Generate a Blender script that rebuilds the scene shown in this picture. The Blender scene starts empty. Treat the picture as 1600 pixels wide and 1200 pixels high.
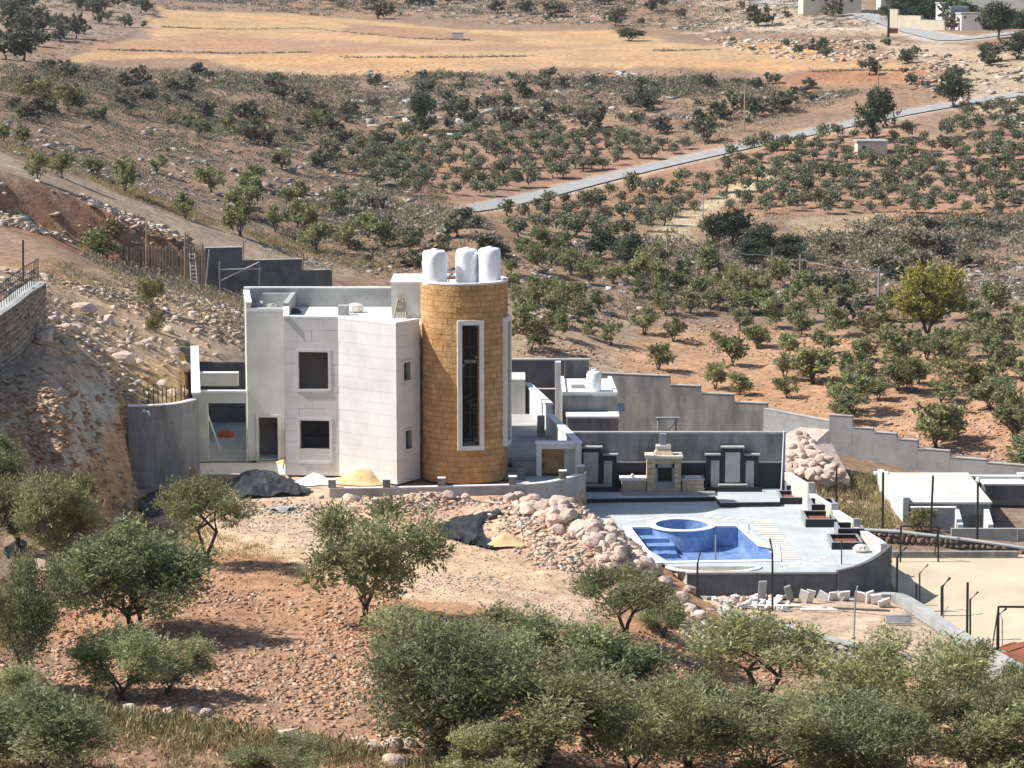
import bpy, bmesh, math, random
import numpy as np
from mathutils import Vector, Matrix
random.seed(7); rng = np.random.default_rng(11)
S = bpy.context.scene
R = math.radians
C = S.collection

# ------------------------------------------------------------------ camera
CAMZ, PITCH, FPX = 25.0, R(8.7), 4115.0
cam = bpy.data.cameras.new('camera'); cam_ob = bpy.data.objects.new('camera', cam); C.objects.link(cam_ob)
cam.sensor_width = 36.0; cam.lens = FPX / 1600.0 * 36.0
cam.clip_start = 1.0; cam.clip_end = 20000.0
cam_ob.location = (0, 0, CAMZ); cam_ob.rotation_euler = (R(90) - PITCH, 0, 0)
S.camera = cam_ob

# ------------------------------------------------------------------ sky, sun, exposure
SUN_BACK, SUN_EL = R(-2), R(47)          # the sun stands to the left of the view
sun_dir = Vector((-math.cos(SUN_BACK) * math.cos(SUN_EL), math.sin(SUN_BACK) * math.cos(SUN_EL), math.sin(SUN_EL)))
W = bpy.data.worlds.new('World'); S.world = W; W.use_nodes = True
nt = W.node_tree; nt.nodes.clear()
sky = nt.nodes.new('ShaderNodeTexSky'); sky.sky_type = 'NISHITA'; sky.sun_disc = False
sky.sun_elevation = SUN_EL; sky.sun_rotation = math.atan2(sun_dir.x, sun_dir.y)
sky.air_density = 1.0; sky.dust_density = 1.2; sky.ozone_density = 1.0
bg = nt.nodes.new('ShaderNodeBackground'); bg.inputs['Strength'].default_value = 0.095
wo = nt.nodes.new('ShaderNodeOutputWorld')
nt.links.new(sky.outputs[0], bg.inputs[0]); nt.links.new(bg.outputs[0], wo.inputs[0])
sl = bpy.data.lights.new('sun', 'SUN'); sl.energy = 5.0; sl.angle = R(0.5); sl.color = (1.0, 0.962, 0.905)
so = bpy.data.objects.new('sun', sl); C.objects.link(so)
so.rotation_euler = (-sun_dir).to_track_quat('-Z', 'Y').to_euler(); so.location = (-60, 140, 80)
S.view_settings.view_transform = 'Standard'; S.view_settings.look = 'None'
S.view_settings.exposure = 0.46; S.view_settings.gamma = 1.0; S.view_settings.use_curve_mapping = False
S.render.engine = 'CYCLES'
S.cycles.max_bounces = 6; S.cycles.diffuse_bounces = 3; S.cycles.glossy_bounces = 2
S.cycles.transmission_bounces = 3; S.cycles.transparent_max_bounces = 4
S.cycles.caustics_reflective = False; S.cycles.caustics_refractive = False
S.cycles.use_denoising = True

# ------------------------------------------------------------------ measuring: a pixel of the 1600x1200 photograph to a ray in the world
cp, sp = math.cos(PITCH), math.sin(PITCH)
def ray(px, py):
    a, b = (px - 800.0) / FPX, (600.0 - py) / FPX
    return Vector((a, cp + b * sp, -sp + b * cp))
def at_y(px, py, Y):
    d = ray(px, py); t = Y / d.y
    return Vector((d.x * t, Y, CAMZ + d.z * t))
def at_z(px, py, z):
    d = ray(px, py); t = (z - CAMZ) / d.z
    return Vector((d.x * t, d.y * t, z))
def proj(x, y, z):
    dz = z - CAMZ
    f = y * cp - dz * sp; u = y * sp + dz * cp
    return 800 + FPX * x / f, 600 - FPX * u / f
def zy(py, Y): return at_y(800, py, Y).z
def xa(px, Y, z=0.0):
    f = Y * cp - (z - CAMZ) * sp
    return (px - 800.0) / FPX * f

# ------------------------------------------------------------------ materials
MATS = {}
def mat(name, col, rough=0.8, var=0.0, scale=3.0, col2=None, bump=0.0, bscale=20.0, rnd=0.0, spec=0.3, stretch=None, coord='Object', detail=5.0, island=0.0, form=0.0):
    if name in MATS: return MATS[name]
    m = bpy.data.materials.new(name); m.use_nodes = True; t = m.node_tree; n = t.nodes; l = t.links
    p = n['Principled BSDF']; p.inputs['Roughness'].default_value = rough
    p.inputs['Specular IOR Level'].default_value = spec
    tc = n.new('ShaderNodeTexCoord'); src = tc.outputs[coord]
    if coord == 'World':
        src = None
    if stretch:
        mp = n.new('ShaderNodeMapping'); mp.inputs['Scale'].default_value = stretch
        l.new(src, mp.inputs[0]); src = mp.outputs[0]
    cur = None
    if col2 is not None or var > 0:
        nz = n.new('ShaderNodeTexNoise'); nz.inputs['Scale'].default_value = scale; nz.inputs['Detail'].default_value = detail
        nz.inputs['Roughness'].default_value = 0.62
        l.new(src, nz.inputs['Vector'])
        mx = n.new('ShaderNodeMix'); mx.data_type = 'RGBA'
        c2 = col2 if col2 is not None else tuple(c * (1 - var) for c in col)
        mx.inputs['A'].default_value = (*col, 1); mx.inputs['B'].default_value = (*c2, 1)
        rp = n.new('ShaderNodeMapRange'); rp.inputs['From Min'].default_value = 0.36; rp.inputs['From Max'].default_value = 0.66
        l.new(nz.outputs['Fac'], rp.inputs['Value']); l.new(rp.outputs[0], mx.inputs['Factor']); cur = mx.outputs['Result']
    else:
        rgb = n.new('ShaderNodeRGB'); rgb.outputs[0].default_value = (*col, 1); cur = rgb.outputs[0]
    if rnd > 0:
        oi = n.new('ShaderNodeObjectInfo'); hs = n.new('ShaderNodeHueSaturation')
        mr = n.new('ShaderNodeMapRange'); mr.inputs['To Min'].default_value = 1 - rnd; mr.inputs['To Max'].default_value = 1 + rnd
        l.new(oi.outputs['Random'], mr.inputs['Value']); l.new(mr.outputs[0], hs.inputs['Value']); l.new(cur, hs.inputs['Color']); cur = hs.outputs[0]
    if form > 0:
        gf = n.new('ShaderNodeNewGeometry'); sf = n.new('ShaderNodeSeparateXYZ'); cf = n.new('ShaderNodeCombineXYZ'); af = n.new('ShaderNodeMath'); af.operation = 'MULTIPLY_ADD'; af.inputs[1].default_value = 0.35
        l.new(gf.outputs['Position'], sf.inputs[0]); l.new(sf.outputs['Y'], af.inputs[0]); l.new(sf.outputs['X'], af.inputs[2]); l.new(af.outputs[0], cf.inputs['X']); l.new(sf.outputs['Z'], cf.inputs['Y'])
        bf = n.new('ShaderNodeTexBrick'); bf.offset = 0.5; bf.inputs['Scale'].default_value = 1.0; bf.inputs['Brick Width'].default_value = 1.22; bf.inputs['Row Height'].default_value = 0.85; bf.inputs['Mortar Size'].default_value = 0.02; bf.inputs['Mortar Smooth'].default_value = 0.6
        bf.inputs['Color1'].default_value = (1,1,1,1); bf.inputs['Color2'].default_value = (1-form*0.55,)*3+(1,); bf.inputs['Mortar'].default_value = (1-form,)*3+(1,); l.new(cf.outputs[0], bf.inputs['Vector'])
        mf = n.new('ShaderNodeMix'); mf.data_type = 'RGBA'; mf.blend_type = 'MULTIPLY'; mf.inputs['Factor'].default_value = 1.0; l.new(cur, mf.inputs['A']); l.new(bf.outputs['Color'], mf.inputs['B']); cur = mf.outputs['Result']
    if island > 0:
        gi = n.new('ShaderNodeNewGeometry'); h2 = n.new('ShaderNodeHueSaturation'); m2 = n.new('ShaderNodeMapRange'); m2.inputs['To Min'].default_value = 1-island; m2.inputs['To Max'].default_value = 1+island
        l.new(gi.outputs['Random Per Island'], m2.inputs['Value']); l.new(m2.outputs[0], h2.inputs['Value']); l.new(cur, h2.inputs['Color']); cur = h2.outputs[0]
    l.new(cur, p.inputs['Base Color'])
    if bump > 0:
        nb = n.new('ShaderNodeTexNoise'); nb.inputs['Scale'].default_value = bscale; nb.inputs['Detail'].default_value = 4
        l.new(tc.outputs['Object'], nb.inputs['Vector'])
        bp = n.new('ShaderNodeBump'); bp.inputs['Strength'].default_value = bump; bp.inputs['Distance'].default_value = 0.05
        l.new(nb.outputs['Fac'], bp.inputs['Height']); l.new(bp.outputs[0], p.inputs['Normal'])
    MATS[name] = m; return m

M_white = mat('white limestone', (0.72, 0.715, 0.695), 0.7, 0.15, 0.8, rnd=0.02, bump=0.1, bscale=30)
M_plaster = mat('pale plaster', (0.64, 0.63, 0.57), 0.85, 0.20, 0.7, bump=0.1)
M_whitep = mat('white coping', (0.82, 0.81, 0.78), 0.7, 0.08, 2.0)
M_conc = mat('grey concrete', (0.32, 0.32, 0.31), 0.9, 0.45, 1.1, bump=0.15, bscale=8, stretch=(1.2, 1.2, 0.35), form=0.22)
M_concl = mat('light concrete', (0.44, 0.44, 0.42), 0.9, 0.28, 0.9, bump=0.15, bscale=8)
M_concd = mat('dark concrete', (0.17, 0.175, 0.18), 0.9, 0.35, 1.2, bump=0.2, bscale=8, form=0.22)
M_gold = mat('golden stone', (0.55, 0.33, 0.14), 0.85, col2=(0.36,0.20,0.085), scale=1.6, rnd=0.09, bump=0.7, bscale=9, island=0.14, detail=8.0)
M_mortar = mat('mortar', (0.34, 0.20, 0.085), 0.95, 0.2, 6.0)
M_black = mat('black granite', (0.012, 0.013, 0.016), 0.45, spec=0.4)
M_grey = mat('grey granite', (0.30, 0.31, 0.33), 0.5, 0.15, 6.0)
M_deck = None
M_cream = mat('cream paver', (0.70, 0.64, 0.54), 0.7, 0.1, 2.0, rnd=0.05)
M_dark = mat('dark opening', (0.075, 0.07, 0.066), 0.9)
M_inner = mat('raw interior', (0.30, 0.28, 0.25), 0.95, 0.3, 1.5)
M_metal = mat('black metal', (0.015, 0.015, 0.017), 0.5, spec=0.5)
M_gmetal = mat('grey metal', (0.32, 0.33, 0.34), 0.5, 0.2, 3.0)
M_wood = mat('weathered wood', (0.46, 0.35, 0.24), 0.9, 0.35, 5.0, rnd=0.2)
M_plastic = mat('white wrap', (0.86, 0.87, 0.90), 0.38, 0.05, 3.0, spec=0.5)
M_tarp = mat('black sheeting', (0.018, 0.020, 0.024), 0.5, col2=(0.035, 0.038, 0.044), scale=2.0, spec=0.4)
M_rock = mat('pink limestone', (0.66, 0.51, 0.42), 0.95, 0.35, 2.6, rnd=0.14, bump=0.7, bscale=6)
M_rockw = mat('grey limestone', (0.46, 0.43, 0.40), 0.95, 0.45, 1.6, rnd=0.2, bump=0.7, bscale=4)
M_asph = mat('asphalt', (0.37, 0.36, 0.345), 0.9, 0.2, 0.6)
M_sand = mat('court sand', (0.62, 0.51, 0.36), 0.95, 0.22, 0.25, bump=0.2, bscale=3)
M_brown = mat('sand heap', (0.66, 0.47, 0.25), 0.95, 0.2, 1.5, bump=0.6, bscale=6)
M_red = mat('red earth', (0.27, 0.10, 0.05), 0.95, 0.3, 2.0, bump=0.6, bscale=5)
M_bark = mat('olive bark', (0.10, 0.08, 0.065), 0.95, 0.4, 6.0)

def tile_material():
    m = bpy.data.materials.new('deck tile'); m.use_nodes = True; n = m.node_tree.nodes; l = m.node_tree.links
    p = n['Principled BSDF']; p.inputs['Roughness'].default_value = 0.55; g = n.new('ShaderNodeNewGeometry')
    b = n.new('ShaderNodeTexBrick'); b.offset = 0.0; b.inputs['Scale'].default_value = 1.0; b.inputs['Brick Width'].default_value = 0.6; b.inputs['Row Height'].default_value = 0.6; b.inputs['Mortar Size'].default_value = 0.012
    b.inputs['Color1'].default_value = (0.54,0.575,0.57,1); b.inputs['Color2'].default_value = (0.50,0.535,0.535,1); b.inputs['Mortar'].default_value = (0.44,0.46,0.46,1); l.new(g.outputs['Position'], b.inputs['Vector'])
    nz = n.new('ShaderNodeTexNoise'); nz.inputs['Scale'].default_value = 0.7; nz.inputs['Detail'].default_value = 7; l.new(g.outputs['Position'], nz.inputs['Vector'])
    mr = n.new('ShaderNodeMapRange'); mr.inputs['From Min'].default_value = 0.35; mr.inputs['From Max'].default_value = 0.7; mr.inputs['To Min'].default_value = 1.04; mr.inputs['To Max'].default_value = 0.84; l.new(nz.outputs['Fac'], mr.inputs['Value'])
    hs = n.new('ShaderNodeHueSaturation'); l.new(b.outputs['Color'], hs.inputs['Color']); l.new(mr.outputs[0], hs.inputs['Value']); l.new(hs.outputs[0], p.inputs['Base Color']); return m
M_deck = tile_material()
def pool_material():
    m = bpy.data.materials.new('blue mosaic'); m.use_nodes = True; n = m.node_tree.nodes; l = m.node_tree.links
    p = n['Principled BSDF']; p.inputs['Roughness'].default_value = 0.3
    g = n.new('ShaderNodeTexCoord'); b = n.new('ShaderNodeTexVoronoi'); b.inputs['Scale'].default_value = 5.0; b.distance = 'CHEBYCHEV'; b.inputs['Randomness'].default_value = 0.05
    l.new(g.outputs['Object'], b.inputs['Vector'])
    r = n.new('ShaderNodeValToRGB'); e = r.color_ramp.elements
    e[0].color = (0.12, 0.21, 0.42, 1); e[1].color = (0.23, 0.35, 0.58, 1)
    sx = n.new('ShaderNodeSeparateColor'); l.new(b.outputs['Color'], sx.inputs[0]); l.new(sx.outputs[0], r.inputs[0])
    nz = n.new('ShaderNodeTexNoise'); nz.inputs['Scale'].default_value = 0.9; l.new(g.outputs['Object'], nz.inputs['Vector'])
    mx = n.new('ShaderNodeMix'); mx.data_type = 'RGBA'; mx.inputs['B'].default_value = (0.34, 0.46, 0.66, 1)
    mr = n.new('ShaderNodeMapRange'); mr.inputs['From Min'].default_value = 0.45; mr.inputs['From Max'].default_value = 0.75; mr.inputs['To Max'].default_value = 0.6
    l.new(nz.outputs['Fac'], mr.inputs['Value']); l.new(mr.outputs[0], mx.inputs['Factor']); l.new(r.outputs[0], mx.inputs['A'])
    l.new(mx.outputs['Result'], p.inputs['Base Color']); return m
M_pool = pool_material()

def leaf_material(name, dark, light, rough=0.55, trans=0.25):
    m = bpy.data.materials.new(name); m.use_nodes = True; n = m.node_tree.nodes; l = m.node_tree.links
    p = n['Principled BSDF']; p.inputs['Roughness'].default_value = rough; p.inputs['Specular IOR Level'].default_value = 0.35
    at = n.new('ShaderNodeAttribute'); at.attribute_name = 'tint'
    mx = n.new('ShaderNodeMix'); mx.data_type = 'RGBA'; mx.inputs['A'].default_value = (*dark, 1); mx.inputs['B'].default_value = (*light, 1)
    l.new(at.outputs['Fac'], mx.inputs['Factor'])
    oi = n.new('ShaderNodeObjectInfo'); hs = n.new('ShaderNodeHueSaturation')
    mr = n.new('ShaderNodeMapRange'); mr.inputs['To Min'].default_value = 0.78; mr.inputs['To Max'].default_value = 1.25
    l.new(oi.outputs['Random'], mr.inputs['Value']); l.new(mr.outputs[0], hs.inputs['Value'])
    mh = n.new('ShaderNodeMapRange'); mh.inputs['To Min'].default_value = 0.485; mh.inputs['To Max'].default_value = 0.512
    ml = n.new('ShaderNodeMath'); ml.operation = 'MULTIPLY'; ml.inputs[1].default_value = 7.31; fr = n.new('ShaderNodeMath'); fr.operation = 'FRACT'
    l.new(oi.outputs['Random'], ml.inputs[0]); l.new(ml.outputs[0], fr.inputs[0]); l.new(fr.outputs[0], mh.inputs['Value']); l.new(mh.outputs[0], hs.inputs['Hue'])
    l.new(mx.outputs['Result'], hs.inputs['Color']); l.new(hs.outputs[0], p.inputs['Base Color'])
    tr = n.new('ShaderNodeBsdfTranslucent'); l.new(hs.outputs[0], tr.inputs['Color'])
    ms = n.new('ShaderNodeMixShader'); ms.inputs[0].default_value = trans
    out = n['Material Output']; l.new(p.outputs[0], ms.inputs[1]); l.new(tr.outputs[0], ms.inputs[2]); l.new(ms.outputs[0], out.inputs['Surface'])
    return m
M_olive = leaf_material('olive foliage', (0.13, 0.145, 0.052), (0.49, 0.50, 0.26), trans=0.42)
M_olived = leaf_material('dark olive foliage', (0.105, 0.12, 0.046), (0.40, 0.42, 0.22), trans=0.4)
M_pine = leaf_material('pine foliage', (0.030, 0.046, 0.024), (0.105, 0.13, 0.065))
M_bush = leaf_material('evergreen bush foliage', (0.072, 0.077, 0.046), (0.24, 0.238, 0.155), trans=0.3)
M_farol = leaf_material('far olive foliage', (0.11, 0.12, 0.068), (0.35, 0.36, 0.235), trans=0.35)
M_yellow = leaf_material('yellowing foliage', (0.15, 0.15, 0.03), (0.44, 0.38, 0.10), trans=0.35)
M_scrub = leaf_material('grey scrub', (0.13, 0.115, 0.080), (0.30, 0.27, 0.19))
M_dry = leaf_material('dry grass', (0.30, 0.22, 0.10), (0.55, 0.43, 0.22))
M_greeng = leaf_material('green weeds', (0.10, 0.10, 0.035), (0.34, 0.30, 0.14))

# ------------------------------------------------------------------ mesh helpers
class MB:
    def __init__(s): s.v = []; s.f = []
    def add(s, vs, fs):
        o = len(s.v); s.v += [tuple(v) for v in vs]; s.f += [tuple(i + o for i in f) for f in fs]; return s
    def box(s, x0, x1, y0, y1, z0, z1):
        return s.add([(x0,y0,z0),(x1,y0,z0),(x1,y1,z0),(x0,y1,z0),(x0,y0,z1),(x1,y0,z1),(x1,y1,z1),(x0,y1,z1)],
                     [(0,3,2,1),(4,5,6,7),(0,1,5,4),(1,2,6,5),(2,3,7,6),(3,0,4,7)])
    def obox(s, p0, d, s0, s1, t0, t1, z0, z1):
        """box in a wall's frame: along d from p0, t outward (to the right-hand side of -d), z up"""
        n = (d[1], -d[0])
        P = lambda a, b, z: (p0[0] + d[0]*a + n[0]*b, p0[1] + d[1]*a + n[1]*b, z)
        return s.add([P(s0,t1,z0),P(s1,t1,z0),P(s1,t0,z0),P(s0,t0,z0),P(s0,t1,z1),P(s1,t1,z1),P(s1,t0,z1),P(s0,t0,z1)],
                     [(0,3,2,1),(4,5,6,7),(0,1,5,4),(1,2,6,5),(2,3,7,6),(3,0,4,7)])
    def prism(s, poly, z0, z1):
        a = sum(poly[i][0]*poly[(i+1)%len(poly)][1] - poly[(i+1)%len(poly)][0]*poly[i][1] for i in range(len(poly)))
        if a < 0: poly = poly[::-1]
        n = len(poly)
        zt = z1 if isinstance(z1, (list, tuple)) else [z1]*n
        return s.add([(p[0],p[1],z0) for p in poly] + [(p[0],p[1],z) for p, z in zip(poly, zt)],
                     [tuple(range(n-1,-1,-1)), tuple(range(n,2*n))] + [(i,(i+1)%n,n+(i+1)%n,n+i) for i in range(n)])
    def wall(s, pts, th, z0, z1):
        """a wall along a plan polyline; z0 / z1 numbers or lists per point"""
        n = len(pts); Z0 = z0 if isinstance(z0,(list,tuple)) else [z0]*n; Z1 = z1 if isinstance(z1,(list,tuple)) else [z1]*n
        L = []
        for i in range(n):
            a = Vector(pts[max(i-1,0)][:2]); b = Vector(pts[min(i+1,n-1)][:2]); d = (b-a).normalized(); q = Vector((-d.y, d.x))*th/2
            p = Vector(pts[i][:2]); l, r = p+q, p-q
            L.append([(l.x,l.y,Z0[i]),(r.x,r.y,Z0[i]),(r.x,r.y,Z1[i]),(l.x,l.y,Z1[i])])
        vs = [v for q in L for v in q]; fs = [(0,1,2,3)]
        for i in range(n-1):
            a, b = 4*i, 4*i+4
            for k in range(4): fs.append((a+k, b+k, b+(k+1)%4, a+(k+1)%4))
        e = 4*(n-1); fs.append((e+3,e+2,e+1,e)); return s.add(vs, fs)
    def tube(s, pts, rad, seg=6):
        pts = [Vector(p) for p in pts]; n = len(pts); rr = rad if isinstance(rad,(list,tuple)) else [rad]*n
        vs = []; fs = []
        for i in range(n):
            d = (pts[min(i+1,n-1)] - pts[max(i-1,0)]).normalized()
            u = d.cross(Vector((0,0,1)) if abs(d.z) < 0.9 else Vector((1,0,0))).normalized(); w = d.cross(u)
            for k in range(seg):
                a = 2*math.pi*k/seg; vs.append(pts[i] + (u*math.cos(a) + w*math.sin(a))*rr[i])
        for i in range(n-1):
            for k in range(seg):
                fs.append((i*seg+k, i*seg+(k+1)%seg, (i+1)*seg+(k+1)%seg, (i+1)*seg+k))
        fs.append(tuple(range(seg-1,-1,-1))); fs.append(tuple(range((n-1)*seg, n*seg))); return s.add(vs, fs)
    def lathe(s, prof, c, seg=24, wob=0.0, sd=0, caps=True):
        r_ = random.Random(sd); vs = []; fs = []; n = len(prof)
        for i,(r,z) in enumerate(prof):
            for k in range(seg):
                a = 2*math.pi*k/seg; q = r*(1+wob*r_.uniform(-1,1)); vs.append((c[0]+q*math.cos(a), c[1]+q*math.sin(a), c[2]+z))
        for i in range(n-1):
            for k in range(seg): fs.append((i*seg+k, i*seg+(k+1)%seg, (i+1)*seg+(k+1)%seg, (i+1)*seg+k))
        if caps: fs.append(tuple(range(seg-1,-1,-1))); fs.append(tuple(range((n-1)*seg, n*seg)))
        return s.add(vs, fs)
    def mesh(s, name, m, origin=(0,0,0), smooth=False):
        me = bpy.data.meshes.new(name); ox, oy, oz = origin
        me.from_pydata([(v[0]-ox, v[1]-oy, v[2]-oz) for v in s.v], [], s.f)
        me.materials.append(m)
        if smooth: me.polygons.foreach_set('use_smooth', [True]*len(me.polygons))
        return me
    def build(s, name, m, parent=None, origin=None, smooth=False, bevel=0.0):
        if origin is None:
            if parent is not None: origin = world_loc(parent)
            else:
                a = np.array(s.v); origin = ((a[:,0].min()+a[:,0].max())/2, (a[:,1].min()+a[:,1].max())/2, a[:,2].min())
        o = bpy.data.objects.new(name, s.mesh(name, m, origin, smooth)); C.objects.link(o)
        if parent is not None:
            o.parent = parent; pl = world_loc(parent); o.location = tuple(origin[i]-pl[i] for i in range(3))
        else: o.location = origin
        WL[o.name] = tuple(origin)
        if bevel > 0:
            b = o.modifiers.new('bevel', 'BEVEL'); b.width = bevel; b.segments = 1; b.limit_method = 'ANGLE'
        return o
WL = {}
def world_loc(o): return WL.get(o.name, tuple(o.location))
def tag(o, label=None, cat=None, group=None, kind=None):
    if label: o['label'] = label
    if cat: o['category'] = cat
    if group: o['group'] = group
    if kind: o['kind'] = kind
    return o
def empty(name, loc, label, cat, group=None):
    o = bpy.data.objects.new(name, None); C.objects.link(o); o.location = loc; o.empty_display_size = 0.3; WL[o.name] = tuple(loc)
    return tag(o, label, cat, group)
def inst(name, me, loc, rz=0.0, sc=(1,1,1), parent=None, rot=None):
    o = bpy.data.objects.new(name, me); C.objects.link(o); o.location = loc
    o.rotation_euler = rot if rot is not None else (0,0,rz); o.scale = sc if not isinstance(sc,(int,float)) else (sc,sc,sc)
    if parent is not None: o.parent = parent
    WL[o.name] = tuple(loc); return o
def unit(a, b):
    d = Vector((b[0]-a[0], b[1]-a[1])); return (d.normalized().x, d.normalized().y), d.length
def smooth01(x): x = np.clip(x, 0, 1); return x*x*(3-2*x)

# ------------------------------------------------------------------ value noise
_perm = rng.random((256, 256))
def vnoise(x, y):
    xi = np.floor(x).astype(int); yi = np.floor(y).astype(int); fx = x-xi; fy = y-yi
    fx = fx*fx*(3-2*fx); fy = fy*fy*(3-2*fy)
    g = lambda a, b: _perm[a % 256, b % 256]
    return (g(xi,yi)*(1-fx)+g(xi+1,yi)*fx)*(1-fy)+(g(xi,yi+1)*(1-fx)+g(xi+1,yi+1)*fx)*fy
def fbm(x, y, oct=4, rough=0.5):
    s = 0; a = 1; t = 0
    for i in range(oct):
        s = s + a*(vnoise(x*2**i+17.3*i, y*2**i+5.1*i)-0.5); t += a; a *= rough
    return s/t
def inpoly(x, y, poly):
    x = np.asarray(x, float); y = np.asarray(y, float); r = np.zeros(x.shape, bool); n = len(poly)
    for i in range(n):
        x0, y0 = poly[i][:2]; x1, y1 = poly[(i+1)%n][:2]
        if y0 == y1: continue
        c = ((y0 > y) != (y1 > y)) & (x < (x1-x0)*(y-y0)/(y1-y0)+x0); r ^= c
    return r
def pdist(x, y, poly, closed=True):
    d = np.full(np.shape(x), 1e9); n = len(poly)
    for i in range(n if closed else n-1):
        x0, y0 = poly[i][:2]; x1, y1 = poly[(i+1)%n][:2]; dx, dy = x1-x0, y1-y0; L = dx*dx+dy*dy
        t = np.clip(((x-x0)*dx+(y-y0)*dy)/L, 0, 1); d = np.minimum(d, np.hypot(x-x0-t*dx, y-y0-t*dy))
    return d

# ------------------------------------------------------------------ the lie of the land
BANK = [at_y(-250,280,188), at_y(0,330,196), at_y(190,378,198), at_y(320,430,200), at_y(520,470,203)]
def bank(x, y):
    x = np.asarray(x, float); y = np.asarray(y, float)
    d = pdist(x, y, BANK, closed=False)
    yl = np.interp(x, [p.x for p in BANK], [p.y for p in BANK])
    sd = np.where(y > yl, d, -d)
    xe = BANK[-1].x
    H = 3.2*(1-smooth01((x-xe+2)/8.0))
    return H*smooth01((sd-0.3)/1.4)*(1-smooth01((sd-8)/50.0))
CT = []
def cz(py, *pz):
    for px, z in pz: p = at_z(px, py, z); CT.append((p.x, p.y, p.z))
def cy(py, *pY):
    for px, Y in pY: p = at_y(px, py, Y); CT.append((p.x, p.y, p.z))
cz(1500, (-500,5.6),(0,5.2),(800,3.4),(1600,0.6),(2100,-0.6))
cz(1200, (-500,3.6),(0,2.8),(200,2.3),(600,1.2),(1000,-0.3),(1400,-2.2),(1600,-3.2),(2100,-4.6))
cz(1050, (-400,2.6),(0,1.9),(200,1.3),(600,0.6),(1000,-1.2),(1300,-3.7),(1600,-4.6),(2000,-5.0))
cz(1005, (1180,-3.3)); cz(950, (-400,2.6),(0,1.7),(200,0.7),(400,0.25),(600,0.1),(800,-0.2),(1000,-1.3))
cz(880, (0,1.7),(100,1.0),(200,0.5),(322,0.2),(450,0.0),(620,-0.1),(800,-0.5),(900,-0.8))
cz(800, (-300,3.9),(0,2.8),(100,1.6),(180,0.5),(260,0.0),(450,0.0),(600,-0.1))
cz(735, (-300,5.6),(0,4.4),(100,3.4),(180,1.7))
cz(690, (0,5.1),(100,4.3),(180,2.9))
cz(640, (-300,7.2),(0,5.8),(100,5.4),(180,4.1))
cz(580, (-300,8.4),(100,6.3),(200,4.9),(255,4.4))
cz(500, (100,7.2),(200,5.4),(300,4.3),(380,3.6))
cz(0+450, (-200,10.2),(0,9.5))
cy(507,(66,131.5)); cy(540,(45,128.0)); cy(566,(20,125.4)); cy(594,(-20,122.4)); cy(612,(-60,120.5)); cy(650,(-150,117))
cy(400, (-200,168),(0,172),(100,174))
cy(440, (200,182)); cy(458, (300,190)); cy(480, (400,196)); cy(500,(520,200))
cy(345, (-200,190),(0,190)); cy(258,(0,204)); cy(235,(-200,204)); cy(338,(200,206)); cy(395,(400,213)); cy(418,(520,220)); cy(440,(620,216))
cy(540,(850,186)); cy(450,(850,213)); cy(380,(850,241)); cy(350,(740,238)); cy(560,(700,180)); cy(600,(500,165))
cy(200,(0,246),(-250,246)); cy(280,(200,236)); cy(330,(400,241)); cy(368,(600,242))
cy(140,(0,300),(-250,300)); cy(200,(200,286)); cy(250,(400,281)); cy(300,(600,277))
cy(100,(0,346),(-250,346)); cy(130,(200,340)); cy(170,(400,335)); cy(220,(600,322))
cy(300,(800,288),(1000,290),(1200,290),(1400,290),(1600,285),(1900,280),(2150,280))
cy(430,(1000,226),(1200,230),(1400,232),(1600,230),(1900,228),(2150,226))
cy(520,(860,191),(1000,200),(1200,203),(1400,203),(1600,200),(1900,195),(2150,194))
cy(600,(1000,180),(1200,182),(1400,180),(1600,178),(1900,172),(2150,170))
cy(672,(1000,167),(1250,166),(1400,167),(1600,165),(1900,160),(2150,158))
cy(728,(1600,157),(1900,152)); cy(745,(1450,153)); cy(720,(1250,150)); cy(800,(1330,138)); cy(845,(1450,133)); cy(850,(1700,134),(2000,132))
cz(760,(700,-0.2),(900,-1.8)); cz(720,(900,-1.8)); cz(690,(600,-0.3),(450,-0.2)); cz(700,(1100,-1.8))
cy(240,(800,318),(1000,318),(1200,315),(1400,312),(1600,305),(1900,300),(2150,300))
cy(150,(600,366),(800,365),(1000,362),(1200,358),(1400,352),(1600,345),(1900,340),(2150,340))
cy(100,(200,386),(400,392),(600,395),(800,395),(1000,392),(1200,388),(1400,385),(1600,378),(1900,370),(2150,370))
cy(50,(-250,440),(0,440),(400,480),(800,480),(1200,470),(1400,455),(1600,430))
cy(0,(-250,540),(0,540),(400,590),(800,590),(1200,570),(1400,545))
for px, Y, z in ((1600,520,13.0),(1600,640,6.0),(1900,430,14.0),(1900,560,10.0),(2150,480,13.0),(1450,660,16.0),(0,760,36.0),(600,800,38.0),(1000,800,37.0),(1250,760,30.0),(-300,760,38.0),(1700,800,-4.0),(2100,800,-2.0),(1400,860,14.0),(400,1000,48.0),(1000,1000,46.0),(1700,1000,-8)):
    CT.append((xa(px, Y, z), Y, z))
CT = np.array(CT)
CT[:,2] -= bank(CT[:,0], CT[:,1])
def uv_of(x, y): return 6.0*x/y, 2.2*np.log(y)
def tps_fit(P, z, lam=2e-4):
    n = len(P); d2 = ((P[:,None]-P[None])**2).sum(-1); K = np.where(d2 > 0, 0.5*d2*np.log(d2+1e-20), 0) + lam*np.eye(n)
    A = np.zeros((n+3,n+3)); A[:n,:n] = K; A[:n,n] = 1; A[:n,n+1:] = P; A[n,:n] = 1; A[n+1:,:n] = P.T
    return np.linalg.solve(A, np.concatenate([z, [0,0,0]]))
PU = np.stack(uv_of(CT[:,0], CT[:,1]), 1); TW = tps_fit(PU, CT[:,2])
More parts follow.
